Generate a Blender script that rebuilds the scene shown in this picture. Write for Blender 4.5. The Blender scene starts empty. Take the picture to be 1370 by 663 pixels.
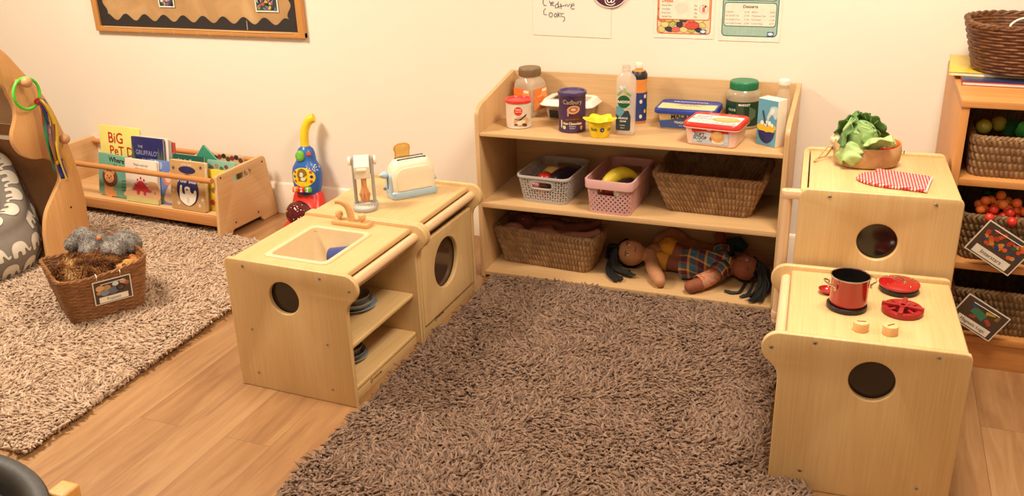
import bpy, bmesh, math, random
import numpy as np
from mathutils import Vector, Matrix
from mathutils.geometry import tessellate_polygon
random.seed(7)
RNG = np.random.default_rng(11)
C = bpy.context.scene.collection
PI = math.pi
def R(d): return math.radians(d)

# ------------------------------------------------------------------ materials
def lin(h):
    h = h.lstrip('#')
    v = [int(h[i:i+2], 16)/255 for i in (0, 2, 4)]
    return tuple((c/12.92 if c <= .04045 else ((c+.055)/1.055)**2.4) for c in v) + (1,)
MC = {}
def base_mat(name):
    m = bpy.data.materials.new(name); m.use_nodes = True
    nt = m.node_tree; b = nt.nodes['Principled BSDF']
    return m, nt, b
def plain(hexc, rough=.5, spec=.5, metal=0, noise=.06, nscale=40, trans=0, alpha=1, coat=0, bump=0, bscale=200, sub=0, ior=None):
    key = ('plain', hexc, rough, spec, metal, noise, nscale, trans, alpha, coat, bump, bscale, sub)
    if key in MC: return MC[key]
    m, nt, b = base_mat('plain_'+hexc.strip('#'))
    c = lin(hexc)
    b.inputs['Roughness'].default_value = rough
    b.inputs['Specular IOR Level'].default_value = spec
    b.inputs['Metallic'].default_value = metal
    b.inputs['Transmission Weight'].default_value = trans
    b.inputs['Alpha'].default_value = alpha
    b.inputs['Coat Weight'].default_value = coat
    if ior: b.inputs['IOR'].default_value = ior
    tc = nt.nodes.new('ShaderNodeTexCoord')
    n = nt.nodes.new('ShaderNodeTexNoise'); n.inputs['Scale'].default_value = nscale; n.inputs['Detail'].default_value = 4
    nt.links.new(tc.outputs['Object'], n.inputs['Vector'])
    r = nt.nodes.new('ShaderNodeValToRGB')
    r.color_ramp.elements[0].position = .3; r.color_ramp.elements[1].position = .7
    r.color_ramp.elements[0].color = tuple(x*(1-noise) for x in c[:3])+(1,)
    r.color_ramp.elements[1].color = tuple(min(1, x*(1+noise)) for x in c[:3])+(1,)
    nt.links.new(n.outputs['Fac'], r.inputs['Fac']); nt.links.new(r.outputs['Color'], b.inputs['Base Color'])
    if bump:
        n2 = nt.nodes.new('ShaderNodeTexNoise'); n2.inputs['Scale'].default_value = bscale; n2.inputs['Detail'].default_value = 3
        nt.links.new(tc.outputs['Object'], n2.inputs['Vector'])
        bp = nt.nodes.new('ShaderNodeBump'); bp.inputs['Strength'].default_value = bump; bp.inputs['Distance'].default_value = .004
        nt.links.new(n2.outputs['Fac'], bp.inputs['Height']); nt.links.new(bp.outputs['Normal'], b.inputs['Normal'])
    MC[key] = m
    return m
def wood(c1, c2, axis='z', rough=.45, freq=9, dist=1.2, off=0, fine=.5, coat=0):
    """procedural timber, grain running along a local axis"""
    key = ('wood', c1, c2, axis, rough, freq, dist, off, fine, coat)
    if key in MC: return MC[key]
    m, nt, b = base_mat('wood_'+axis)
    L = nt.links.new
    tc = nt.nodes.new('ShaderNodeTexCoord'); mp = nt.nodes.new('ShaderNodeMapping')
    s = {'x': (.12, 1, 1), 'y': (1, .12, 1), 'z': (1, 1, .12)}[axis]
    mp.inputs['Scale'].default_value = s; mp.inputs['Location'].default_value = (off, off*1.7, off*.6)
    L(tc.outputs['Object'], mp.inputs['Vector'])
    n = nt.nodes.new('ShaderNodeTexNoise'); n.inputs['Scale'].default_value = freq; n.inputs['Detail'].default_value = 6
    n.inputs['Distortion'].default_value = dist
    L(mp.outputs['Vector'], n.inputs['Vector'])
    mp2 = nt.nodes.new('ShaderNodeMapping'); s2 = tuple(.35 if v < 1 else 14 for v in s); mp2.inputs['Scale'].default_value = s2
    L(tc.outputs['Object'], mp2.inputs['Vector'])
    n2 = nt.nodes.new('ShaderNodeTexNoise'); n2.inputs['Scale'].default_value = 14; n2.inputs['Detail'].default_value = 3
    L(mp2.outputs['Vector'], n2.inputs['Vector'])
    mx = nt.nodes.new('ShaderNodeMix'); mx.data_type = 'FLOAT'; mx.inputs[0].default_value = fine
    L(n.outputs['Fac'], mx.inputs[2]); L(n2.outputs['Fac'], mx.inputs[3])
    r = nt.nodes.new('ShaderNodeValToRGB')
    r.color_ramp.elements[0].position = .33; r.color_ramp.elements[1].position = .66
    r.color_ramp.elements[0].color = lin(c1); r.color_ramp.elements[1].color = lin(c2)
    L(mx.outputs[0], r.inputs['Fac']); L(r.outputs['Color'], b.inputs['Base Color'])
    b.inputs['Roughness'].default_value = rough; b.inputs['Coat Weight'].default_value = coat
    MC[key] = m
    return m
def uv_mat(name, build):
    if name in MC: return MC[name]
    m, nt, b = base_mat(name); build(nt, b); MC[name] = m
    return m
def math_node(nt, op, a, b=None, c=None):
    n = nt.nodes.new('ShaderNodeMath'); n.operation = op
    for i, v in enumerate((a, b, c)):
        if v is None: continue
        if isinstance(v, (int, float)): n.inputs[i].default_value = v
        else: nt.links.new(v, n.inputs[i])
    return n.outputs[0]
def ramp(nt, fac, stops, interp='LINEAR'):
    r = nt.nodes.new('ShaderNodeValToRGB'); cr = r.color_ramp; cr.interpolation = interp
    while len(cr.elements) < len(stops): cr.elements.new(.5)
    for e, (p, c) in zip(cr.elements, stops): e.position = p; e.color = lin(c)
    nt.links.new(fac, r.inputs['Fac'])
    return r.outputs['Color']

# ------------------------------------------------------------------ mesh builder
def circ(r, n=32, cx=0, cy=0, a0=0, cw=False):
    pts = [(cx+r*math.cos(a0+2*PI*i/n), cy+r*math.sin(a0+2*PI*i/n)) for i in range(n)]
    return pts[::-1] if cw else pts
def rpoly(pts, rad, n=6):
    """polygon with rounded corners; rad one value or one per corner"""
    out = []; N = len(pts)
    for i in range(N):
        r = rad[i] if isinstance(rad, (list, tuple)) else rad
        p = Vector(pts[i]); a = Vector(pts[i-1])-p; b = Vector(pts[(i+1) % N])-p
        if r <= 0 or a.length < 1e-9 or b.length < 1e-9: out.append(tuple(p)); continue
        la, lb = a.length, b.length; a.normalize(); b.normalize()
        ang = a.angle(b); d = min(r/math.tan(ang/2), la*.49, lb*.49); rr = d*math.tan(ang/2)
        if abs(ang-PI) < .01: out.append(tuple(p)); continue
        cen = p+(a+b).normalized()*(rr/math.sin(ang/2)); p0 = p+a*d; p1 = p+b*d
        v0 = p0-cen; v1 = p1-cen; t = v0.angle_signed(v1) if hasattr(v0, 'angle_signed') else 0
        a0 = math.atan2(v0.y, v0.x); a1 = math.atan2(v1.y, v1.x); da = (a1-a0+PI) % (2*PI)-PI
        for k in range(n+1):
            t = a0+da*k/n; out.append((cen.x+rr*math.cos(t), cen.y+rr*math.sin(t)))
    return out
def bez(p0, p1, p2, p3, n=8):
    o = []
    for i in range(n+1):
        t = i/n; s = 1-t
        o.append(tuple(s**3*a+3*s*s*t*b+3*s*t*t*c+t**3*d for a, b, c, d in zip(p0, p1, p2, p3)))
    return o
def spline(pts, n=8, closed=False):
    """Catmull-Rom through points"""
    P = [Vector(p) for p in pts]; N = len(P); out = []
    rng = range(N) if closed else range(N-1)
    for i in rng:
        if closed: a, b, c, d = P[i-1], P[i], P[(i+1) % N], P[(i+2) % N]
        else: a, b, c, d = P[max(i-1, 0)], P[i], P[i+1], P[min(i+2, N-1)]
        for k in range(n):
            t = k/n
            out.append(.5*((2*b)+(c-a)*t+(2*a-5*b+4*c-d)*t*t+(3*b-a-3*c+d)*t**3))
    if not closed: out.append(P[-1])
    return [tuple(v) for v in out]
def poly_area(p): return .5*sum(p[i-1][0]*p[i][1]-p[i][0]*p[i-1][1] for i in range(len(p)))
def inset(loop, d):
    N = len(loop); out = []
    for i in range(N):
        a = Vector(loop[i-1]); p = Vector(loop[i]); b = Vector(loop[(i+1) % N])
        e0 = (p-a); e1 = (b-p)
        if e0.length < 1e-9: e0 = e1
        if e1.length < 1e-9: e1 = e0
        e0 = e0.normalized(); e1 = e1.normalized()
        n0 = Vector((-e0.y, e0.x)); n1 = Vector((-e1.y, e1.x)); m = n0+n1
        if m.length < 1e-6: m = n0
        m.normalize(); k = d/max(.4, m.dot(n0)); out.append((p.x+m.x*k, p.y+m.y*k))
    return out
AX = {'xy': Matrix.Identity(4),
      'xz': Matrix(((1, 0, 0, 0), (0, 0, -1, 0), (0, 1, 0, 0), (0, 0, 0, 1))),   # 2D (a,b)->x,z ; extrude -> -y
      'yz': Matrix(((0, 0, 1, 0), (1, 0, 0, 0), (0, 1, 0, 0), (0, 0, 0, 1)))}    # 2D (a,b)->y,z ; extrude -> +x
def T(x=0, y=0, z=0): return Matrix.Translation((x, y, z))
def RZ(d): return Matrix.Rotation(R(d), 4, 'Z')
def RX(d): return Matrix.Rotation(R(d), 4, 'X')
def RY(d): return Matrix.Rotation(R(d), 4, 'Y')
def S(x, y=None, z=None):
    return Matrix.Diagonal((x, x if y is None else y, x if z is None else z, 1))

class MB:
    def __init__(s):
        s.V = []; s.F = []; s.FM = []; s.FS = []; s.UV = {}; s.mats = []
    def mi(s, m):
        if m not in s.mats: s.mats.append(m)
        return s.mats.index(m)
    def add(s, verts, faces, m, M=None, smooth=True, uvs=None):
        o = len(s.V); i = s.mi(m)
        if M is not None: verts = [M @ Vector(v) for v in verts]
        flip = M is not None and M.to_3x3().determinant() < 0
        s.V.extend([tuple(v) for v in verts])
        for f in faces:
            f = [o+k for k in f]
            if flip: f = f[::-1]
            if uvs is not None: s.UV[len(s.F)] = [uvs[k-o] for k in f]
            s.F.append(f); s.FM.append(i); s.FS.append(smooth)
        return s
    def box(s, a, b, m, bev=.003, M=None, seg=2):
        bm = bmesh.new(); bmesh.ops.create_cube(bm, size=1)
        d = [b[i]-a[i] for i in range(3)]; c = [(b[i]+a[i])/2 for i in range(3)]
        for v in bm.verts: v.co = Vector((v.co.x*d[0]+c[0], v.co.y*d[1]+c[1], v.co.z*d[2]+c[2]))
        if bev: bmesh.ops.bevel(bm, geom=list(bm.edges), offset=min(bev, min(abs(x) for x in d)*.49), segments=seg, affect='EDGES', profile=.6)
        bm.verts.index_update()
        s.add([v.co.copy() for v in bm.verts], [[v.index for v in f.verts] for f in bm.faces], m, M, True)
        bm.free(); return s
    def prism(s, outer, h, m, holes=(), M=None, bev=.002, seg=2, uv=False, smooth=True):
        """outline in local xy, extruded z 0..h, edges chamfered; M places it"""
        loops = [list(outer)] + [list(q) for q in holes]
        loops = [([tuple(p) for p in l] if (poly_area(l) > 0) == (k == 0) else [tuple(p) for p in l][::-1]) for k, l in enumerate(loops)]
        bev = min(bev, h*.49)
        prof = [(0, 0)]
        if bev > 0:
            prof = [(bev*(1-math.sin(PI/2*k/seg)), bev*(1-math.cos(PI/2*k/seg))) for k in range(seg+1)]
        rows = [(i, z) for i, z in prof] + [(i, h-z) for i, z in prof[::-1]]
        V = []; F = []; st = []
        for l in loops:
            n = len(l); base = len(V); st.append((base, n))
            for i, z in rows:
                li = inset(l, i) if i > 1e-9 else l
                V += [(x, y, z) for x, y in li]
            for k in range(len(rows)-1):
                for j in range(n):
                    j2 = (j+1) % n
                    F.append([base+k*n+j, base+k*n+j2, base+(k+1)*n+j2, base+(k+1)*n+j])
        for top in (0, 1):
            ls = []; idx = []
            for base, n in st:
                o = base+(len(rows)-1)*n if top else base
                ls.append([Vector(V[o+j]) for j in range(n)]); idx += [o+j for j in range(n)]
            if len(ls) == 1 and len(ls[0]) <= 4: tris = [list(range(len(ls[0])))]
            else: tris = [list(t) for t in tessellate_polygon([[Vector((v.x, v.y, 0)) for v in l] for l in ls])]
            for t in tris:
                q = [idx[k] for k in t]
                ar = poly_area([V[k][:2] for k in q])
                if (ar > 0) != bool(top): q = q[::-1]
                F.append(q)
        s.add(V, F, m, M, smooth, [(v[0], v[1]) for v in V] if uv else None); return s
    def flat(s, outer, m, M=None, holes=(), uv=False):
        loops = [list(outer)] + [list(q) for q in holes]
        V = [(p[0], p[1], 0) for l in loops for p in l]
        F = []
        for t in tessellate_polygon([[Vector((p[0], p[1], 0)) for p in l] for l in loops]):
            t = list(t)
            if poly_area([V[k][:2] for k in t]) < 0: t = t[::-1]
            F.append(t)
        s.add(V, F, m, M, False, [(v[0], v[1]) for v in V] if uv else None); return s
    def loft(s, rings, m, M=None, closed=True, cap0=False, cap1=False, smooth=True, uvs=None):
        n = len(rings[0]); V = [p for r in rings for p in r]; F = []
        for k in range(len(rings)-1):
            for j in range(n if closed else n-1):
                j2 = (j+1) % n
                F.append([k*n+j, k*n+j2, (k+1)*n+j2, (k+1)*n+j])
        if cap0: F.append(list(range(n))[::-1])
        if cap1: F.append([(len(rings)-1)*n+j for j in range(n)])
        s.add(V, F, m, M, smooth, uvs); return s
    def lathe(s, prof, m, M=None, n=32, a0=0, a1=2*PI, smooth=True, uv=False):
        full = abs(a1-a0-2*PI) < 1e-6; k = n if full else n+1
        rings = [[(r*math.cos(a0+(a1-a0)*j/n), r*math.sin(a0+(a1-a0)*j/n), z) for j in range(k)] for r, z in prof]
        rr = [[(max(r, 1e-5)*(c[0]/r if r > 1e-5 else 0) if False else c[0], c[1], c[2]) for c in ring] for (r, z), ring in zip(prof, rings)]
        s.loft(rr, m, M, closed=full, smooth=smooth); return s
    def tube(s, path, r, m, M=None, n=10, closed=False, caps=True, flat=None):
        P = [Vector(p) for p in path]; N = len(P)
        rad = r if isinstance(r, (list, tuple)) else [r]*N
        rings = []; up = None
        for i in range(N):
            if closed: t = P[(i+1) % N]-P[i-1]
            else: t = P[min(i+1, N-1)]-P[max(i-1, 0)]
            t = t.normalized() if t.length > 1e-9 else Vector((0, 0, 1))
            if up is None:
                up = Vector((0, 0, 1)) if abs(t.z) < .9 else Vector((1, 0, 0))
            u = (up-t*up.dot(t))
            if u.length < 1e-6: u = t.orthogonal()
            u.normalize(); w = t.cross(u); up = u
            fu, fw = flat if flat else (1, 1)
            rings.append([tuple(P[i]+rad[i]*(fu*u*math.cos(2*PI*j/n)+fw*w*math.sin(2*PI*j/n))) for j in range(n)])
        if closed: rings.append(rings[0])
        s.loft(rings, m, M, cap0=caps and not closed, cap1=caps and not closed); return s
    def cyl(s, r, h, m, M=None, n=32, bev=.002, r2=None):
        r2 = r if r2 is None else r2
        s.lathe([(0, 0), (r-bev, 0), (r-bev*.3, bev*.3), (r, bev), (r2, h-bev), (r2-bev*.3, h-bev*.3), (r2-bev, h), (0, h)], m, M, n); return s
    def ball(s, r, m, M=None, n=20, k=12):
        s.lathe([(r*math.sin(PI*i/k), -r*math.cos(PI*i/k)) for i in range(k+1)], m, M, n); return s
    def grid(s, fn, nu, nv, m, M=None, uv=None, smooth=True, flip=False):
        V = [fn(i/nu, j/nv) for j in range(nv+1) for i in range(nu+1)]
        U = [uv(i/nu, j/nv) for j in range(nv+1) for i in range(nu+1)] if uv else None
        F = []
        for j in range(nv):
            for i in range(nu):
                q = [j*(nu+1)+i, j*(nu+1)+i+1, (j+1)*(nu+1)+i+1, (j+1)*(nu+1)+i]
                F.append(q[::-1] if flip else q)
        s.add(V, F, m, M, smooth, U); return s
    def text(s, t, size, m, M=None, align='CENTER', fn=None, bold=0, sx=1, spacing=1):
        V, F = text_geo(t, size, align, bold, spacing)
        V = [(x*sx, y, 0) for x, y in V]
        if fn: V = [fn(x, y) for x, y, _ in V]
        s.add(V, F, m, M, False); return s
    def build(s, name, parent=None, label=None, kind=None, loc=None):
        me = bpy.data.meshes.new(name); me.from_pydata(s.V, [], s.F)
        for m in s.mats: me.materials.append(m)
        me.polygons.foreach_set('material_index', s.FM); me.polygons.foreach_set('use_smooth', s.FS)
        if s.UV:
            uvl = me.uv_layers.new(name='uv')
            for p in me.polygons:
                q = s.UV.get(p.index)
                if q:
                    for li, w in zip(p.loop_indices, q): uvl.data[li].uv = w[:2]
        me.update()
        bm = bmesh.new(); bm.from_mesh(me)
        bmesh.ops.remove_doubles(bm, verts=bm.verts, dist=1e-6)
        bm.to_mesh(me); bm.free()
        try: me.set_sharp_from_angle(angle=R(38))
        except Exception: pass
        o = bpy.data.objects.new(name, me); C.objects.link(o)
        if parent is not None: o.parent = parent
        if label: o['label'] = label
        if kind: o['kind'] = kind
        if loc: o.location = loc
        return o
_TG = {}
def text_geo(t, size, align='CENTER', bold=0, spacing=1):
    key = (t, align, bold, spacing)
    if key not in _TG:
        cu = bpy.data.curves.new('t', 'FONT'); cu.body = t; cu.size = 1; cu.align_x = align; cu.align_y = 'CENTER'
        cu.offset = bold; cu.resolution_u = 3; cu.space_character = spacing
        ob = bpy.data.objects.new('t', cu); C.objects.link(ob)
        dg = bpy.context.evaluated_depsgraph_get(); me = bpy.data.meshes.new_from_object(ob.evaluated_get(dg))
        _TG[key] = ([(v.co.x, v.co.y) for v in me.vertices], [list(p.vertices) for p in me.polygons])
        bpy.data.objects.remove(ob); bpy.data.curves.remove(cu); bpy.data.meshes.remove(me)
    V, F = _TG[key]
    return [(x*size, y*size) for x, y in V], F
def tag(o, label, cat, group=None, kind=None):
    o['label'] = label; o['category'] = cat
    if group: o['group'] = group
    if kind: o['kind'] = kind
    return o
def thing(name, label, cat, loc=(0, 0, 0), rz=0, group=None):
    o = bpy.data.objects.new(name, None); C.objects.link(o); o.empty_display_size = .05
    o.location = loc; o.rotation_euler = (0, 0, R(rz))
    return tag(o, label, cat, group)
def copy_thing(o, loc=None, rz=None, label=None):
    r = o.copy(); C.objects.link(r)
    if loc: r.location = loc
    if rz is not None: r.rotation_euler = (0, 0, R(rz))
    if label: r['label'] = label
    for ch in list(o.children):
        c = ch.copy(); C.objects.link(c); c.parent = r
        for g in ch.children:
            d = g.copy(); C.objects.link(d); d.parent = c
    return r
def structure(name, mb, label=None):
    o = mb.build(name); o['kind'] = 'structure'
    if label: o['label'] = label
    return o
def smooth_mod(o, lv=1):
    m = o.modifiers.new('sub', 'SUBSURF'); m.levels = lv; m.render_levels = lv
    return o
# ------------------------------------------------------------------ soft shapes
def organic(shapes, voxel=.006, smooth=6, noise=0, nscale=30, seed=0):
    """one continuous skin over overlapping balls ('b',c,(rx,ry,rz)[,rot]) and tapered limbs ('c',[(p,r),...])"""
    bm = bmesh.new()
    def ball(c, r, M3=None):
        m = T(*c)
        if M3 is not None: m = m @ M3
        m = m @ Matrix.Diagonal((*r, 1)); bmesh.ops.create_icosphere(bm, subdivisions=3, radius=1, matrix=m)
    for s_ in shapes:
        if s_[0] == 'b': ball(s_[1], s_[2], s_[3] if len(s_) > 3 else None)
        else:
            L_ = s_[1]
            for (p0, r0), (p1, r1) in zip(L_[:-1], L_[1:]):
                d = (Vector(p1)-Vector(p0)).length; k = max(2, int(d/(min(r0, r1)*.35)))
                for i in range(k+1):
                    f = i/k; ball(Vector(p0).lerp(Vector(p1), f), (r0+(r1-r0)*f,)*3)
    me = bpy.data.meshes.new('t'); bm.to_mesh(me); bm.free()
    ob = bpy.data.objects.new('t', me); C.objects.link(ob)
    r = ob.modifiers.new('r', 'REMESH'); r.mode = 'VOXEL'; r.voxel_size = voxel
    s2 = ob.modifiers.new('s', 'SMOOTH'); s2.iterations = smooth; s2.factor = .5
    dg = bpy.context.evaluated_depsgraph_get(); dg.update()
    out = bpy.data.meshes.new_from_object(ob.evaluated_get(dg))
    V = [v.co.copy() for v in out.vertices]; N = [v.normal.copy() for v in out.vertices]; F = [list(p.vertices) for p in out.polygons]
    bpy.data.objects.remove(ob); bpy.data.meshes.remove(me); bpy.data.meshes.remove(out)
    if noise:
        from mathutils import noise as ns
        V = [v+n*noise*ns.noise(v*nscale+Vector((seed, 0, 0))) for v, n in zip(V, N)]
    return V, N, F
def fur_into(mb, V, N, F, mat, count, length, rad, seed=0, droop=.5, comb=(0, 0, -.4)):
    g = random.Random(seed); areas = []; tot = 0
    for f in F:
        a = ((V[f[1]]-V[f[0]]).cross(V[f[2]]-V[f[0]])).length; tot += a; areas.append(tot)
    import bisect
    vs, fs = [], []
    for _ in range(count):
        f = F[bisect.bisect(areas, g.random()*tot) % len(F)]
        w = [g.random() for _ in f]; s_ = sum(w); p = sum((V[i]*(k/s_) for i, k in zip(f, w)), Vector()); n = sum((N[i] for i in f), Vector()).normalized()
        t = (n.orthogonal() @ Matrix.Identity(3)); t.rotate(Matrix.Rotation(g.uniform(0, 6.28), 3, n))
        d = (n*.75+t*g.uniform(.1, .7)+Vector(comb)*.5).normalized(); l = length*g.uniform(.6, 1.2)
        q = p+d*l*.5; d2 = (d+t*.4+Vector((0, 0, -droop))).normalized(); e = q+d2*l*.5
        s = d.cross(n); s = s.normalized() if s.length > 1e-5 else n.orthogonal().normalized(); r = rad*g.uniform(.7, 1.2); u = s.cross(d).normalized()
        b = len(vs)
        vs += [p+s*r, p-s*r*.5+u*r*.8, p-s*r*.5-u*r*.8, q+s*r*.8, q-s*r*.4+u*r*.65, q-s*r*.4-u*r*.65, e]
        fs += [[b, b+1, b+4, b+3], [b+1, b+2, b+5, b+4], [b+2, b, b+3, b+5], [b+3, b+4, b+6], [b+4, b+5, b+6], [b+5, b+3, b+6]]
    mb.add(vs, fs, mat)
def tri_subdiv(pts, levels=2):
    V = [Vector((p[0], p[1])) for p in pts]; F = []
    for t in tessellate_polygon([[Vector((p[0], p[1], 0)) for p in pts]]):
        t = list(t); F.append(t if poly_area([pts[i] for i in t]) > 0 else t[::-1])
    for _ in range(levels):
        cache = {}; F2 = []
        def mid(a, b):
            k = (min(a, b), max(a, b))
            if k not in cache: V.append((V[a]+V[b])/2); cache[k] = len(V)-1
            return cache[k]
        for a, b, c in F: ab, bc, ca = mid(a, b), mid(b, c), mid(c, a); F2 += [[a, ab, ca], [ab, b, bc], [ca, bc, c], [ab, bc, ca]]
        F = F2
    return V, F
# ------------------------------------------------------------------ shared woods
BEECH = ('#cca56d', '#dbb984'); PLY = ('#c39a68', '#d4ae7d'); OAK = ('#b9793c', '#cc8f52'); BIRCH = ('#cfa06a', '#dfb684')
def beech(ax, off=0): return wood(*BEECH, axis=ax, off=off, rough=.38)
def beech_round(ax): return wood('#d9b083', '#e5c39b', axis=ax, rough=.5)
def ply(ax, off=0): return wood(*PLY, axis=ax, off=off, rough=.42)
METAL = plain('#b9b4aa', rough=.28, metal=1)
DARKM = plain('#4a443c', rough=.4, metal=.8)
ACRYL = plain('#1c1410', rough=.12, spec=.6)
WALLC = '#f1e5d2'

# ------------------------------------------------------------------ room
def floor_mat():
    def b(nt, bs):
        L = nt.links.new
        tc = nt.nodes.new('ShaderNodeTexCoord'); mp = nt.nodes.new('ShaderNodeMapping')
        mp.inputs['Rotation'].default_value = (0, 0, R(-89.6)); mp.inputs['Location'].default_value = (FL[0], FL[1], 0)
        L(tc.outputs['Object'], mp.inputs['Vector'])
        br = nt.nodes.new('ShaderNodeTexBrick'); br.offset = .37; br.offset_frequency = 2
        for k, v in dict(Scale=1, **{'Mortar Size': .0007, 'Mortar Smooth': .2, 'Bias': 0, 'Brick Width': 1.25, 'Row Height': .165}).items(): br.inputs[k].default_value = v
        br.inputs['Color1'].default_value = (0, 0, 0, 1); br.inputs['Color2'].default_value = (1, 1, 1, 1); br.inputs['Mortar'].default_value = (.5, .5, .5, 1)
        L(mp.outputs['Vector'], br.inputs['Vector'])
        mp2 = nt.nodes.new('ShaderNodeMapping'); mp2.inputs['Scale'].default_value = (.9, 9, 1); L(mp.outputs['Vector'], mp2.inputs['Vector'])
        ad = nt.nodes.new('ShaderNodeVectorMath'); ad.operation = 'ADD'; L(mp2.outputs['Vector'], ad.inputs[0])
        sc = nt.nodes.new('ShaderNodeVectorMath'); sc.operation = 'SCALE'; L(br.outputs['Color'], sc.inputs[0]); sc.inputs['Scale'].default_value = 7
        L(sc.outputs['Vector'], ad.inputs[1])
        n = nt.nodes.new('ShaderNodeTexNoise'); n.inputs['Scale'].default_value = 2.4; n.inputs['Detail'].default_value = 7; n.inputs['Distortion'].default_value = .9
        n.inputs['Roughness'].default_value = .62
        L(ad.outputs['Vector'], n.inputs['Vector'])
        col = ramp(nt, n.outputs['Fac'], [(.28, '#8c6440'), (.5, '#a2784e'), (.74, '#b28a5e')])
        mx = nt.nodes.new('ShaderNodeMix'); mx.data_type = 'RGBA'; mx.blend_type = 'MULTIPLY'; mx.inputs[0].default_value = 1
        tint = ramp(nt, br.outputs['Color'], [(0, '#ece4dc'), (1, '#ffffff')])
        L(col, mx.inputs[6]); L(tint, mx.inputs[7])
        mx2 = nt.nodes.new('ShaderNodeMix'); mx2.data_type = 'RGBA'; L(br.outputs['Fac'], mx2.inputs[0]); L(mx.outputs[2], mx2.inputs[6])
        mx2.inputs[7].default_value = lin('#6a4a30')
        L(mx2.outputs[2], bs.inputs['Base Color']); bs.inputs['Roughness'].default_value = .42
    return uv_mat('floor_boards', b)
FL = (1.78, .045)
mb = MB(); mb.box((-4.2, -6, -.05), (4.6, .06, 0), floor_mat(), 0); structure('floor', mb)
def wall_mat():
    m = plain(WALLC, rough=.75, spec=.25, noise=.012, nscale=3, bump=.06, bscale=260)
    return m
mb = MB(); mb.box((-4.2, 0, 0), (4.6, .1, 2.7), wall_mat(), 0); structure('wall_back', mb)
mb = MB(); mb.box((-4.3, -6, 0), (-4.2, .1, 2.7), wall_mat(), 0); structure('wall_left', mb)
mb = MB(); mb.box((4.6, -6, 0), (4.7, .1, 2.7), wall_mat(), 0); structure('wall_right', mb)
mb = MB(); mb.box((-4.3, -6, 2.7), (4.7, .1, 2.76), plain('#f2ead8', rough=.9, noise=.01), 0); structure('ceiling', mb)
mb = MB()
sk = [(0, 0), (-.018, 0), (-.018, .105), (-.015, .112), (-.0145, .128), (-.011, .134), (-.0105, .148), (-.005, .158), (0, .163)]
mb.prism([(-a, z) for a, z in sk], 8.7, plain('#efe2cc', rough=.4, noise=.01), M=T(-4.15, 0, 0) @ Matrix(((0, 0, 1, 0), (-1, 0, 0, 0), (0, 1, 0, 0), (0, 0, 0, 1))), bev=0)
structure('baseboard_back', mb)

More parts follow.
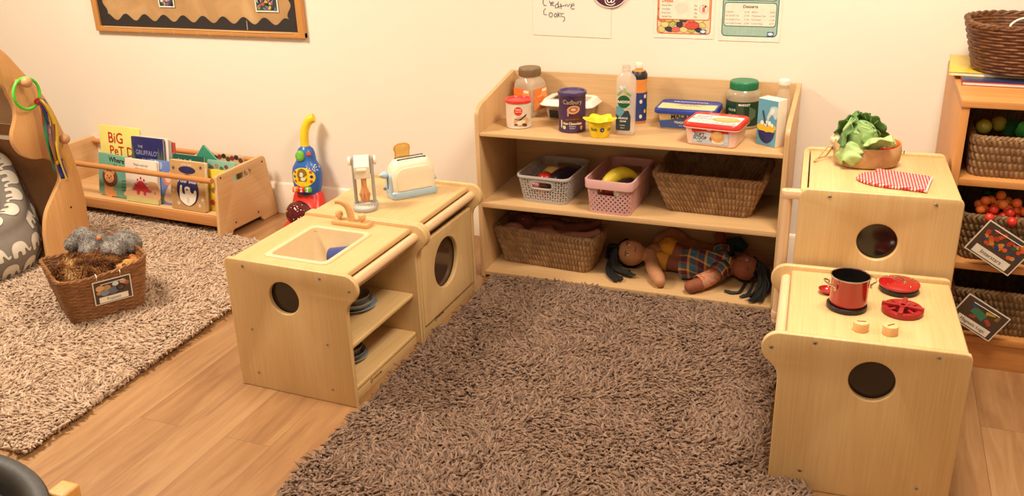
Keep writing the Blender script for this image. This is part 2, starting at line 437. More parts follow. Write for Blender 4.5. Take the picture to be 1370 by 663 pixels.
# ------------------------------------------------------------------ shaggy rugs
def strand_mat(name, stops):
    def b(nt, bs):
        g = nt.nodes.new('ShaderNodeNewGeometry')
        nt.links.new(ramp(nt, g.outputs['Random Per Island'], stops), bs.inputs['Base Color'])
        bs.inputs['Roughness'].default_value = .9; bs.inputs['Specular IOR Level'].default_value = .12
        bs.inputs['Sheen Weight'].default_value = .15
    return uv_mat(name, b)
def pile_mesh(name, inside, box, step, length, rad, mat, seed, lean=.8, z0=.009, cond=None):
    g = np.random.default_rng(seed)
    x0, x1, y0, y1 = box
    xs = np.arange(x0, x1, step); ys = np.arange(y0, y1, step)
    X, Y = np.meshgrid(xs, ys); X = X.ravel()+g.uniform(-.5, .5, X.size)*step; Y = Y.ravel()+g.uniform(-.5, .5, Y.size)*step
    k = inside(X, Y); X = X[k]; Y = Y[k]; N = X.size
    # slowly varying lay of the pile + random scatter
    ph = [g.uniform(0, 6.28) for _ in range(6)]
    lay = 1.6*np.sin(7*X+ph[0])+1.4*np.sin(6*Y+ph[1]+3*X)+1.2*np.sin(13*X-11*Y+ph[2])+.9*np.sin(23*Y+9*X+ph[3])
    a = lay+g.normal(0, .75, N)
    ln = length*g.uniform(.7, 1.2, N); out = lean*g.uniform(.55, 1.15, N)
    curl = g.normal(0, .5, N); r = rad*g.uniform(.75, 1.25, N)
    S_ = 5; K = 4
    t = np.linspace(0, 1, S_)
    rr = np.array([.75, 1.0, 1.0, .85, .3])
    V = np.zeros((N, S_, K, 3))
    px = X.copy(); py = Y.copy(); pz = np.full(N, z0)
    H = np.zeros((N, S_, 3)); ang = a.copy(); el = np.full(N, 1.25)
    for s_ in range(S_):
        H[:, s_] = np.stack([px, py, pz], 1)
        d = ln/(S_-1)
        px = px+np.cos(ang)*np.cos(el)*d; py = py+np.sin(ang)*np.cos(el)*d; pz = pz+np.sin(el)*d
        el = el-out*(.62 if s_ < 3 else .3); ang = ang+curl*.5
    H[:, :, 2] = np.maximum(H[:, :, 2], z0-.004)
    for s_ in range(S_):
        tan = H[:, min(s_+1, S_-1)]-H[:, max(s_-1, 0)]; tan /= np.linalg.norm(tan, axis=1)[:, None]+1e-9
        side = np.stack([-np.sin(a), np.cos(a), np.zeros(N)], 1); side -= tan*(side*tan).sum(1)[:, None]; side /= np.linalg.norm(side, axis=1)[:, None]+1e-9
        up = np.cross(tan, side)
        for q in range(K):
            c_, s2 = math.cos(2*PI*q/K), math.sin(2*PI*q/K)
            V[:, s_, q] = H[:, s_]+(side*c_+up*s2)*(r*rr[s_])[:, None]
    V = V.reshape(-1, 3)
    basei = (np.arange(N)*S_*K)[:, None, None]
    s_i = np.arange(S_-1)[None, :, None]; q_i = np.arange(K)[None, None, :]; q2 = (q_i+1) % K
    F = np.stack([basei+s_i*K+q_i, basei+s_i*K+q2, basei+(s_i+1)*K+q2, basei+(s_i+1)*K+q_i], -1).reshape(-1, 4)
    cap = np.stack([basei[:, 0, 0]+(S_-1)*K+q for q in range(K)], -1)
    F = np.concatenate([F, cap])
    me = bpy.data.meshes.new(name)
    me.vertices.add(len(V)); me.vertices.foreach_set('co', V.ravel())
    me.loops.add(F.size); me.loops.foreach_set('vertex_index', F.ravel().astype(np.int32))
    me.polygons.add(len(F)); me.polygons.foreach_set('loop_start', np.arange(0, F.size, 4, dtype=np.int32))
    me.polygons.foreach_set('use_smooth', np.ones(len(F), bool))
    me.materials.append(mat); me.update(calc_edges=True); me.validate()
    o = bpy.data.objects.new(name, me); C.objects.link(o)
    return o
def rug(label, poly, step, length, rad, mat, backc, seed, lean, skip=None):
    r = MB(); r.prism(inset(poly, .016), .012, plain(backc, rough=.95, bump=.5, bscale=300), bev=.003)
    o = tag(r.build('shaggy_rug'), label, 'rug')
    P = [Vector(p) for p in poly]
    def inside(X, Y):
        ok = np.zeros(X.shape, bool); far = np.ones(X.shape, bool)
        for i in range(len(P)):
            a, b = P[i-1], P[i]
            cr = ((a.y > Y) != (b.y > Y)) & (X < (b.x-a.x)*(Y-a.y)/((b.y-a.y) if abs(b.y-a.y) > 1e-12 else 1e-12)+a.x)
            ok ^= cr
            t = np.clip(((X-a.x)*(b.x-a.x)+(Y-a.y)*(b.y-a.y))/(b-a).length_squared, 0, 1)
            far &= np.hypot(X-a.x-t*(b.x-a.x), Y-a.y-t*(b.y-a.y)) > .002
        ok &= far
        if skip is not None: ok &= ~skip(X, Y)
        return ok
    xs = [p[0] for p in poly]; ys = [p[1] for p in poly]
    p = pile_mesh('pile', inside, (min(xs), max(xs), min(ys), max(ys)), step, length, rad, mat, seed, lean)
    p.parent = o; p['kind'] = 'stuff'
    return o
BROWN = strand_mat('brown_pile', [(0, '#6c5241'), (.4, '#7f6350'), (.75, '#8b6f5b'), (1, '#9a7e69')])
BEIGE = strand_mat('beige_pile', [(0, '#a0846b'), (.4, '#b4977d'), (.75, '#c2a68c'), (1, '#d0b69d')])
# ------------------------------------------------------------------ play kitchen units
UH, UD, UL, PT = .4655, .449, .462, .018      # panel height, depth, unit length, panel thickness
def end_outline():
    pts = [(0, 0), (UD, 0), (UD, .325)]
    pts += bez((UD, .325), (UD, .362), (UD+.012, .367), (UD+.034, .3865), 7)[1:]
    cx, cy, r = UD+.0, .4195, .046
    for k in range(0, 15): 
        a = R(-46+136*k/14); pts.append((cx+r*math.cos(a), cy+r*math.sin(a)))
    pts += [(.016, UH), (.005, UH-.005), (0, UH-.016)]
    return pts
def panel_M(v): return Matrix(((1, 0, 0, 0), (0, 0, 1, v), (0, 1, 0, 0), (0, 0, 0, 1)))   # outline (u,z), thickness along +v
def screw(mb, u, v, z, d=-1):
    mb.lathe([(0, .0018), (.0035, .0018), (.0058, .0005), (.0058, -.0005)], METAL, T(u, v, z) @ RX(90 if d < 0 else -90), 12)
    mb.lathe([(0, .0019), (.002, .0019)], DARKM, T(u, v, z) @ RX(90 if d < 0 else -90), 6)
def end_panel(mb, v, hole=None, mir=1, off=0):
    M = S(1) @ panel_M(v)
    holes = [circ(.056, 40, hole[0], hole[1])] if hole else []
    mb.prism(end_outline(), PT, beech('z', off), holes, M, bev=.004, seg=3)
def kitchen_unit(name, label, loc, rz, mirror, hole, screws, far_hole=False, off=0):
    """local: x = depth towards the open front (mirrored through scale for right-hand units), y = length, z up"""
    t = thing(name, label, 'play kitchen unit', loc, rz)
    sx = -1 if mirror else 1
    def part(nm, fn, lab=None):
        mb = MB(); fn(mb)
        if mirror:
            mb.V = [(-x, y, z) for x, y, z in mb.V]; mb.F = [f[::-1] for f in mb.F]
            mb.UV = {k: q[::-1] for k, q in mb.UV.items()}
        return mb.build(nm, t, lab)
    def near(mb):
        end_panel(mb, 0, hole, off=off)
        for u, z in screws: screw(mb, u, 0, z)
    part('end_panel', near)
    part('end_panel', lambda mb: end_panel(mb, UL-PT, None, off=off+.7))
    if hole:
        def w(mb):
            mb.prism(circ(.0605, 40, hole[0], hole[1]), .003, ACRYL, M=panel_M(PT+.0005), bev=0)
        part('porthole_window', w, 'dark acrylic porthole window')
    return t, part
def counter_top(mb, cut=None, off=0):
    """worktop between the panels, bull-nosed at the front"""
    z0, z1 = UH-.034, UH-.012
    o = [(.004, PT), (UD-.012, PT), (UD-.012, UL-PT), (.004, UL-PT)]
    mb.prism(o, z1-z0, beech('y', off), [cut] if cut else [], T(0, 0, z0), bev=.008, seg=4)
def apron(mb, off=0):
    mb.box((UD-.05, PT, UH-.1), (UD-.032, UL-PT, UH-.034), beech('y', off+.3), .002)
def rail(mb):
    mb.tube([(UD, PT-.002, .4195), (UD, UL-PT+.002, .4195)], .0165, beech_round('y'), n=20)
def back_panel(mb, off=0):
    mb.box((.006, PT, .01), (.014, UL-PT, UH-.034), beech('z', off+.9), .001)
def logo(mb, y0, z, u):
    red = plain('#5e1d16', rough=.5)
    M = T(u+.0006, y0, z) @ Matrix(((0, 0, 1, 0), (1, 0, 0, 0), (0, 1, 0, 0), (0, 0, 0, 1)))
    o = [(-.007, -.004), (-.004, -.007), (.004, -.007), (.007, -.004), (.007, .007), (-.007, .007)]
    mb.flat(o, red, M, [[(p[0]*.6, p[1]*.6) for p in o[::-1]]])
    mb.text('WISDOM', .013, red, M @ T(.012, 0, 0), 'LEFT', bold=.012)

A0 = (-.4389, -1.4956, 0); AR = -1.847
va = Vector((-math.sin(R(AR)), math.cos(R(AR)), 0))
SCR = [(.073, .443), (.363, .441), (.466, .414), (.074, .219), (.364, .214), (.076, .057), (.365, .05)]
# --- sink unit
sink, part = kitchen_unit('sink_unit', 'wooden play sink unit with sunken basin, tap and open shelves, porthole in its end', A0, AR, False, (.218, .352), SCR, off=.1)
ba, bb, bc, bd = .099, .345, .068, .356      # basin outer u0,u1,v0,v1
basin_o = rpoly([(ba+.018, bc+.018), (bb-.018, bc+.018), (bb-.018, bd-.018), (ba+.018, bd-.018)], .03)
part('worktop', lambda mb: counter_top(mb, basin_o, .2))
def basin(mb):
    pl = plain('#dcc196', rough=.5, noise=.02)
    zt = UH-.012
    def ring(i, z, r): return [(x, y, z) for x, y in rpoly([(ba+i, bc+i), (bb-i, bc+i), (bb-i, bd-i), (ba+i, bd-i)], r, 6)]
    mb.loft([ring(0, zt, .022), ring(.001, zt+.004, .022), ring(.004, zt+.0065, .022), ring(.014, zt+.0065, .02), ring(.018, zt+.004, .02), ring(.02, zt-.004, .02),
             ring(.032, zt-.1, .03), ring(.04, zt-.114, .03), ring(.055, zt-.118, .03)], pl, cap1=True)
part('basin', basin, 'beige plastic sink basin')
tapw = wood('#cf9a5f', '#e0b47c', axis='z', rough=.4)
def tap(mb):
    mb.box((.155, .385, UH-.012), (.3, .43, UH+.003), wood('#cf9a5f', '#e0b47c', axis='x', rough=.4), .004)
tp = part('tap', tap, 'wooden toy tap on a block')
mb = MB()
prof = [(.214+.0, UH), (.206, UH+.02), (.201, UH+.045), (.19, UH+.064), (.172, UH+.075), (.16, UH+.072), (.163, UH+.06)]
path = [(.225, .41, UH+.002), (.222, .409, UH+.03), (.214, .405, UH+.056), (.198, .396, UH+.073), (.18, .385, UH+.077)]
mb.tube(spline(path, 6), [.014-.004*i/24 for i in range(25)], tapw, n=14, flat=(1, .8))
mb.build('spout', tp)
for u in (.177, .27):
    mb = MB(); mb.lathe([(0, 0), (.007, 0), (.007, .008), (.012, .012), (.0145, .02), (.012, .029), (.006, .033), (0, .033)], tapw, T(u, .4075, UH+.002), 16); mb.build('tap_knob', tp)
part('apron', lambda mb: apron(mb)); part('rail', rail); part('back_panel', back_panel)
def shelf_board(mb, z, u1=.43):
    mb.box((.014, PT, z-.018), (u1, UL-PT, z), beech('y', z), .007, seg=3)
part('shelf', lambda mb: shelf_board(mb, .205)); part('shelf', lambda mb: shelf_board(mb, .052))
def plinth(mb, label_y=.13):
    mb.box((UD-.04, PT, 0), (UD-.0205, UL-PT, .0335), beech('y', .5), .002); logo(mb, label_y, .024, UD-.0205)
part('plinth', plinth)
# --- washing / oven unit
B0 = Vector(A0)+va*(UL+.0012)
wash, part = kitchen_unit('oven_unit', 'wooden play oven unit with round dark window in its door, beside the sink unit', tuple(B0), AR, False, None, [], off=.4)
part('worktop', lambda mb: counter_top(mb, None, .6)); part('apron', lambda mb: apron(mb, .3)); part('rail', rail); part('back_panel', lambda mb: back_panel(mb, .3))
def door(mb):
    o = rpoly([(PT+.004, .052), (UL-PT-.004, .052), (UL-PT-.004, .372), (PT+.004, .372)], .004, 2)
    mb.prism(o, .018, beech('z', 1.3), [circ(.096, 48, .214, .233)], M=Matrix(((0, 0, 1, UD-.02), (1, 0, 0, 0), (0, 1, 0, 0), (0, 0, 0, 1))), bev=.004, seg=3)
dr = part('door', door)
mb = MB(); mb.prism(circ(.1, 48, .214, .233), .003, plain('#3a241a', rough=.1, spec=.6), M=Matrix(((0, 0, 1, UD-.024), (1, 0, 0, 0), (0, 1, 0, 0), (0, 0, 0, 1))), bev=0); mb.build('window', dr, 'round dark acrylic window')
part('plinth', lambda mb: (mb.box((UD-.04, PT, 0), (UD-.012, UL-PT, .048), beech('y', .5), .002), logo(mb, .12, .036, UD-.012)))
# --- stove
D0 = (1.7333, -1.4658, 0); DR = 2.762
stove, part = kitchen_unit('stove_unit', 'wooden play cooker with red pot on top and round porthole in its front', D0, DR, True, (.22, .357), [(.469, .422), (.364, .448), (.076, .447), (.368, .06), (.079, .061)], off=1.9)
part('worktop', lambda mb: counter_top(mb, None, 1.1)); part('apron', lambda mb: apron(mb, .7)); part('rail', rail); part('back_panel', lambda mb: back_panel(mb, 1.7))
part('oven_door', lambda mb: mb.box((UD-.02, PT+.004, .052), (UD-.002, UL-PT-.004, .36), beech('z', 2.2), .004))
part('plinth', lambda mb: mb.box((UD-.04, PT, 0), (UD-.012, UL-PT, .048), beech('y', .5), .002))
ZT = UH-.012
def burner(mb):
    blk = plain('#1d1817', rough=.35)
    return blk
def black_burner(u, v):
    def f(mb):
        mb.lathe([(0, 0), (.05, 0), (.0525, .003), (.0525, .012), (.05, .0145), (.02, .0145), (0, .012)], plain('#1d1817', rough=.32), T(u, v, ZT), 40)
    return f
part('burner', black_burner(.287, .22), 'black hotplate disc')
part('burner', black_burner(.146, .368), 'black hotplate disc')
def trivet(mb):
    rd = plain('#9e1f22', rough=.3, noise=.05)
    M = T(.146, .226, ZT)
    mb.lathe([(.034, .0), (.05, 0), (.0525, .003), (.0525, .013), (.05, .016), (.04, .016), (.034, .012), (.034, 0)], rd, M, 40)
    mb.lathe([(0, .001), (.034, .001)], plain('#8a1a1d', rough=.4), M, 24)
    for k in range(4):
        a = 12+90*k
        mb.box((.008, -.006, .008), (.053, .006, .022), rd, .002, M @ RZ(a))
        mb.box((.022, -.004, .008), (.046, .004, .018), rd, .002, M @ RZ(a+45))
    mb.lathe([(.006, .01), (.014, .01), (.014, .023), (.006, .023), (.006, .01)], rd, M, 20)
part('gas_ring', trivet, 'red plastic gas ring with cross bars')
def knob(u, v, ang):
    def f(mb):
        w = wood('#dba667', '#e9bd85', axis='z', rough=.45)
        mb.cyl(.0195, .025, w, T(u, v, ZT), 28, .002)
        mb.box((-.011, -.002, .0), (.011, .002, .0006), plain('#7c1c12', rough=.5), 0, T(u, v, ZT+.025) @ RZ(ang))
    return f
part('control_knob', knob(.2545, .092, -5), 'round wooden knob with red mark'); part('control_knob', knob(.184, .09, -42), 'round wooden knob with red mark')
# --- fridge (taller)
E0 = (1.716, -.9845, 0); EW, EH, EL = .4408, .6962, .458
fr = thing('fridge_unit', 'tall wooden play fridge unit behind the cooker, hessian bowl of vegetables on top', 'play kitchen unit', E0, DR)
def fpart(nm, fn, lab=None, par=None):
    mb = MB(); fn(mb); mb.V = [(-x, y, z) for x, y, z in mb.V]; mb.F = [f[::-1] for f in mb.F]
    return mb.build(nm, par or fr, lab)
fo = rpoly([(0, 0), (EW, 0), (EW, EH), (0, EH)], [.003, .003, .026, .02], 6)
def fnear(mb):
    mb.prism(fo, PT, beech('z', 3.1), [circ(.056, 40, .2145, .548)], panel_M(0), bev=.004, seg=3)
    for u, z in [(.357, .68), (.073, .678), (.36, .06), (.075, .06)]: screw(mb, u, 0, z-.004)
fpart('end_panel', fnear)
fpart('end_panel', lambda mb: mb.prism(fo, PT, beech('z', 3.6), (), panel_M(EL-PT), bev=.004, seg=3))
fpart('porthole_window', lambda mb: mb.prism(circ(.0605, 40, .2145, .548), .003, ACRYL, M=panel_M(PT+.0005), bev=0), 'dark acrylic porthole window')
fpart('top_board', lambda mb: mb.box((.004, PT, EH-.03), (EW-.024, EL-PT, EH-.01), beech('y', 3.3), .003))
fpart('back_panel', lambda mb: mb.box((.006, PT, .01), (.014, EL-PT, EH-.03), beech('z', 3.9), .001))
fd = fpart('door', lambda mb: mb.box((EW-.02, PT+.003, .05), (EW-.001, EL-PT-.003, EH-.008), beech('z', 4.4), .004))
def fh(mb):
    w = beech_round('z'); w2 = beech_round('x')
    for z in (EH-.058, .24):
        mb.prism(rpoly([(EW-.004, .002), (EW+.052, .002), (EW+.052, .034), (EW-.004, .034)], [.002, .016, .016, .002], 6), .024, w2, M=T(0, 0, z+.022), bev=.002)
    mb.tube([(EW+.034, .018, .25), (EW+.034, .018, EH-.03)], .0155, w, n=18)
    mb.lathe([(0, .001), (.004, .001), (.005, 0)], METAL, T(EW+.034, .018, EH-.0115), 10)
fpart('handle', fh, 'vertical round wooden handle bar', fd)

# ------------------------------------------------------------------ open shelf unit
SW, SD, SZ1, SZ2, SZ3 = 1.2, .425, .03, .3343, .628
SX, SY = 0.0, -.4472
sh = thing('shelf_unit', 'long low plywood shelf unit with raised back against the wall, stocked with play food packs', 'shelf unit', (SX, SY, 0))
def side_out():
    return rpoly([(0, .0), (SD, .0), (SD, .7946), (.3, .7946), (.0, .712)], [.003, .003, .004, .1, .05], 8)
so = rpoly([(0, 0), (SD, 0), (SD, .7946), (SD-.012, .7946), (0, .73)], [.002, .002, .003, .003, .06], 8)
# top edge runs straight from the back corner down to a rounded front corner
so = [(0, .004), (.004, 0), (SD, 0), (SD, .7946), (SD-.02, .7946)] + [(.055, .7365)] + bez((.055, .7365), (.02, .729), (0, .716), (0, .69), 8)[1:]
YZ = lambda x: Matrix(((0, 0, 1, x), (1, 0, 0, 0), (0, 1, 0, 0), (0, 0, 0, 1)))
for x in (0, SW-.018):
    mb = MB(); mb.prism(so, .018, ply('z', x), M=YZ(x), bev=.002); mb.build('side_panel', sh)
mb = MB(); mb.box((.018, SD-.014, .012), (SW-.018, SD, .7946), ply('x', 2), .0015); mb.build('back_panel', sh)
for z, th, f in ((SZ3, .014, .002), (SZ2, .02, .001), (SZ1, .018, .001)):
    mb = MB(); mb.box((.018, f, z-th), (SW-.018, SD-.014, z), ply('x', z*3), .002); mb.build('shelf', sh)
# ------------------------------------------------------------------ right-hand cupboard
CUPX, CUPF, CUPH, CUPW = 1.703, -.645, .9, .9
cu = thing('storage_cubby', 'oak veneered open storage cubby on the right holding baskets of bricks', 'cabinet', (CUPX, CUPF, 0))
ok = lambda ax, o=0: wood(*OAK, axis=ax, off=o, rough=.45)
CD = -CUPF-.006
for x in (0, CUPW-.024):
    mb = MB(); mb.box((x, 0, 0), (x+.024, CD, CUPH-.022), ok('z', x), .0015); mb.build('side_panel', cu)
mb = MB(); mb.box((-.002, -.004, CUPH-.022), (CUPW+.002, CD, CUPH), ok('x', 1), .003); mb.build('top_board', cu)
CZ = (.115, .372, .652)
for z in CZ:
    mb = MB(); mb.box((.024, .003, z-.022), (CUPW-.024, CD-.01, z), ok('x', z*4), .002); mb.build('shelf', cu)
mb = MB(); mb.box((.024, .012, 0), (CUPW-.024, .03, CZ[0]-.022), ok('x', 5), .002); mb.build('plinth', cu)
mb = MB(); mb.box((.024, CD-.01, .02), (CUPW-.024, CD-.002, CUPH-.022), ok('z', 6), .001); mb.build('back_panel', cu)
# ------------------------------------------------------------------ packs and jars on the top shelf
ZS3 = SZ3+.0007
def cyl_patch(mb, r, a_c, half, z0, z1, m, n=14, eps=.0006, M=None, rtop=None):
    """label wrapped round a jar: angle a_c (deg), half width (deg)"""
    rt = r if rtop is None else rtop
    def fn(u, v):
        a = R(a_c-half+2*half*u); rr = (r+(rt-r)*v)+eps
        return (rr*math.cos(a), rr*math.sin(a), z0+(z1-z0)*v)
    mb.grid(fn, n, 1, m, M)
def cyl_fn(r, a_c, z, eps=.0011, r2=None, h=1):
    def fn(x, y):
        rr = r+eps if r2 is None else r+(r2-r)*(y/h)+eps
        a = R(a_c)+x/rr
        return (rr*math.cos(a), rr*math.sin(a), z+y)
    return fn
def blob(mb, pts, fn, m, k=1):
    """small filled outline mapped on a curved label"""
    ex = max(max(p[i] for p in pts)-min(p[i] for p in pts) for i in (0, 1))
    V, F = tri_subdiv(pts, 2 if ex > .008 else 1 if ex > .005 else 0)
    mb.add([fn(v.x, v.y) for v in V], F, m, None, False)
def ell(rx, ry, cx=0, cy=0, n=20, rot=0):
    c, s = math.cos(R(rot)), math.sin(R(rot))
    return [(cx+rx*math.cos(2*PI*i/n)*c-ry*math.sin(2*PI*i/n)*s, cy+rx*math.cos(2*PI*i/n)*s+ry*math.sin(2*PI*i/n)*c) for i in range(n)]
def rect(x0, y0, x1, y1, r=0):
    p = [(x0, y0), (x1, y0), (x1, y1), (x0, y1)]
    return rpoly(p, r, 4) if r else p
def clear(tint='#e9dcc6', a=.32): return plain(tint, rough=.12, spec=.6, noise=.02, alpha=a)
def sqring(w, d, z, r, n=5): return [(x, y, z) for x, y in rpoly([(-w/2, -d/2), (w/2, -d/2), (w/2, d/2), (-w/2, d/2)], r, n)]
WHITE = plain('#f2ead9', rough=.4, noise=.01); INK = plain('#26201d', rough=.5)
FRONT = Matrix(((1, 0, 0, 0), (0, 0, -1, 0), (0, 1, 0, 0), (0, 0, 0, 1)))      # 2D drawn on a face looking to -y
GPACK = 'empty food packs on the top shelf'

# 1 brown-lidded clear jar with an orange label
t = thing('plastic_jar', 'clear square jar with brown lid and orange label, back left of the top shelf', 'jar', (.117, -.115, ZS3), -20, GPACK)
mb = MB()
mb.loft([sqring(*a) for a in [(.09, .09, 0, .02), (.106, .106, .006, .022), (.108, .108, .02, .024), (.108, .108, .13, .024), (.1, .1, .148, .03), (.084, .084, .158, .04), (.08, .08, .17, .0399)]], clear('#efdcc0', .38), cap0=True)
pb_ = mb.build('body', t)
mb = MB()
oc = plain('#e8792f', rough=.45); oc2 = plain('#ef9a52', rough=.45)
for s_, rot in ((1, 0), (1, 90), (1, -90)):
    M = RZ(rot) @ T(0, -.0546, 0) @ FRONT
    mb.prism(rect(-.043, .028, .043, .118), .0006, oc, M=M, bev=0)
    mb.flat([(-.043, .028), (.0, .028), (-.02, .07), (-.043, .06)], oc2, M @ T(0, 0, .0009)); mb.flat([(.0, .09), (.043, .07), (.043, .118), (.02, .118)], oc2, M @ T(0, 0, .0009))
    mb.flat(rect(.01, .103, .038, .113), WHITE, M @ T(0, 0, .0012)); mb.text('CHEESE', .0085, WHITE, M @ T(-.004, .085, .0012), bold=.01); mb.text('PUFFS', .0095, WHITE, M @ T(-.004, .052, .0012), bold=.02)
mb.build('label', pb_, 'orange paper label')
mb = MB()
br = plain('#7d6443', rough=.45)
pr = [(0, .2), (.043, .2), (.046, .197), (.0468, .193), (.0468, .168), (.0455, .166), (0, .166)]
mb.lathe(pr[::-1], br, None, 48); 
for k in range(40): mb.box((.0462, -.0012, .169), (.0474, .0012, .191), br, 0, RZ(9*k))
mb.build('lid', t, 'brown ridged screw lid')

# 2 red-lidded tin
t = thing('frosting_tub', 'small round tub with red lid, red circle and chocolate swirl print, front left', 'tub', (.136, -.308, ZS3), 0, GPACK)
mb = MB(); mb.lathe([(0, 0), (.049, 0), (.052, .002), (.0525, .005), (.051, .008), (.051, .1), (.0525, .103)], plain('#e2d2bd', rough=.35, noise=.03), None, 48); pb_ = mb.build('body', t)
mb = MB(); a = -65
cyl_patch(mb, .0512, a, 75, .01, .098, plain('#dccab2', rough=.35), 24)
f = cyl_fn(.0515, a, .0)
blob(mb, ell(.0175, .0175, -.006, .072), f, plain('#d8341f', rough=.4)); f2 = cyl_fn(.052, a, 0)
mb.text('THICK', .008, WHITE, T(0, 0, 0), fn=lambda x, y: f2(x-.006, y+.078), bold=.02); mb.text('FROSTING', .0055, WHITE, fn=lambda x, y: f2(x-.006, y+.069), bold=.01)
blob(mb, ell(.034, .02, .008, .03), f, plain('#c9a27c', rough=.4)); blob(mb, [(x, y) for x, y in bez((-.024, .044), (0, .03), (.01, .05), (.03, .06), 8)]+[(.028, .052), (.004, .036), (-.016, .038)], f2, plain('#3a211a', rough=.35))
f3 = cyl_fn(.0524, a, 0)
blob(mb, ell(.02, .009, .004, .026, rot=15), f3, plain('#e9d3b6', rough=.4)); blob(mb, ell(.012, .006, .02, .016, rot=-20), f3, plain('#5b3524', rough=.4)); blob(mb, ell(.008, .004, -.016, .018, rot=10), f3, plain('#5b3524', rough=.4))
mb.build('label', pb_, 'printed label with chocolate swirl')
mb = MB(); mb.lathe([(0, .108), (.044, .108), (.0465, .113), (.052, .1135), (.0545, .111), (.0548, .104), (.0535, .1015), (0, .1015)][::-1], plain('#dd3b33', rough=.3), None, 48); mb.build('lid', t, 'red plastic lid')

# 3 white-lidded square tub behind
t = thing('spread_tub', 'low clear tub with a flanged white lid, behind the purple drinks tin', 'tub', (.3, -.125, ZS3), -3, GPACK)
mb = MB(); mb.loft([sqring(.17, .1, 0, .02), sqring(.176, .106, .003, .022), sqring(.2, .13, .06, .026), sqring(.2, .13, .064, .026)], plain('#cbb598', rough=.25, alpha=.75), cap0=True)
mb.flat(rect(-.07, .01, -.03, .045), INK, T(0, -.0625, 0) @ RX(13) @ FRONT); pb_ = mb.build('body', t)
mb = MB(); mb.loft([sqring(.215, .145, .06, .03), sqring(.232, .16, .0605, .034), sqring(.234, .162, .064, .034), sqring(.222, .15, .069, .032), sqring(.205, .133, .082, .028), sqring(.198, .126, .084, .026), sqring(.19, .118, .081, .024), ], WHITE, cap0=True, cap1=True)
mb.prism(rect(-.08, -.045, .08, .045, .012), .0008, plain('#b9ad9a', rough=.4), M=T(0, 0, .081), bev=0)
mb.flat(rect(-.07, -.03, -.02, .03, .006), INK, T(0, 0, .0824)); mb.flat(ell(.03, .018, .03, 0), plain('#4a4038'), T(0, 0, .0824)); mb.text('soft', .02, WHITE, T(.03, 0, .0829))
mb.build('lid', t, 'white plastic lid')

# 4 purple drinks tin
t = thing('chocolate_tin', 'tall purple hot chocolate tub with purple lid, front of the top shelf', 'tub', (.363, -.312, ZS3), 0, GPACK)
pu = plain('#43284f', rough=.38); brn = plain('#5a2c1e', rough=.4)
mb = MB(); mb.lathe([(0, 0), (.052, 0), (.054, .002), (.054, .006), (.0528, .008), (.0528, .143), (.054, .146)], pu, None, 48)
a = -72; f = cyl_fn(.0533, a, 0); f2 = cyl_fn(.0537, a, 0)
blob(mb, [(-.045, .03), (.045, .03), (.045, .055), (.03, .07), (.008, .075), (-.012, .06), (-.045, .05)], f, brn)
mb.text('Cadbury', .024, plain('#d6b878', rough=.35, metal=.3), fn=lambda x, y: f2(x, y+.122), sx=.95)
blob(mb, ell(.026, .0165, .004, .093, rot=8), f2, plain('#d79a6f', rough=.4)); f3 = cyl_fn(.0541, a, 0)
blob(mb, ell(.018, .010, .004, .094, rot=8), f3, plain('#a5623d')); blob(mb, ell(.01, .005, .004, .094), cyl_fn(.0544, a, 0), plain('#e4b48c'))
blob(mb, [(-.02, .092), (-.014, .084), (-.015, .068), (-.019, .065), (-.021, .075)], f2, plain('#c98a60'))
mb.text('Hot Chocolate', .0135, WHITE, fn=lambda x, y: f3(x, y+.038), bold=.025, sx=.95); mb.text('DRINKING', .0058, WHITE, fn=lambda x, y: f3(x, y+.027)); mb.text('INSTANT', .0055, WHITE, fn=lambda x, y: f3(x, y+.019))
blob(mb, ell(.0075, .0075, -.034, .022), f2, plain('#c9cf87')); blob(mb, ell(.006, .009, .037, .02), f2, plain('#dfa35e')); blob(mb, rect(-.05, .02, -.045, .05), f2, WHITE)
pb_ = mb.build('body', t)
mb = MB(); mb.lathe([(0, .152), (.046, .152), (.0485, .158), (.0535, .159), (.0562, .156), (.0565, .147), (.055, .144), (0, .144)][::-1], plain('#4b3a66', rough=.35), None, 48); mb.build('lid', t, 'purple plastic lid')

# 5 yellow cup with petal rim
t = thing('yellow_cup', 'small bright yellow plastic cup with wavy petal rim, in front of the shampoo bottle', 'cup', (.492, -.372, ZS3), 10, GPACK)
mb = MB(); ye = plain('#efd21e', rough=.35, noise=.03)
def petal(r, z, amp, zamp, n=96): return [((r+amp*(.5+.5*math.cos(6*2*PI*j/n)))*math.cos(2*PI*j/n), (r+amp*(.5+.5*math.cos(6*2*PI*j/n)))*math.sin(2*PI*j/n), z+zamp*math.cos(6*2*PI*j/n)) for j in range(n)]
mb.loft([petal(.001, .001, 0, 0), petal(.034, 0, 0, 0), petal(.036, .003, 0, 0), petal(.047, .06, 0, 0), petal(.049, .062, .006, .001), petal(.054, .068, .012, .003), petal(.0525, .0705, .012, .003), petal(.047, .066, .007, .002), petal(.0455, .06, 0, 0), petal(.034, .004, 0, 0), petal(.001, .004, 0, 0)], ye)
f = cyl_fn(.0385, -62, .0, .0014, .0475, .06)
def f(x, y): rr = .0365+.0112*(y/.06)+.0012; q = R(-72)+x/rr; return (rr*math.cos(q), rr*math.sin(q), y)
nb = plain('#2a2c6b', rough=.4)
blob(mb, ell(.0085, .0085, 0, .034), f, nb)
mb.text('Bolt', .017, plain('#2f4a2c'), fn=lambda x, y: f(x-.034, y+.035), bold=.02); mb.text('3.8', .016, plain('#4a3a1a'), fn=lambda x, y: f(x+.032, y+.033), bold=.03)
mb.text('o', .012, plain('#e8e2d2'), fn=lambda x, y: tuple(c*1.01 if i < 2 else c for i, c in enumerate(f(x, y+.035))))
mb.build('cup_body', t)

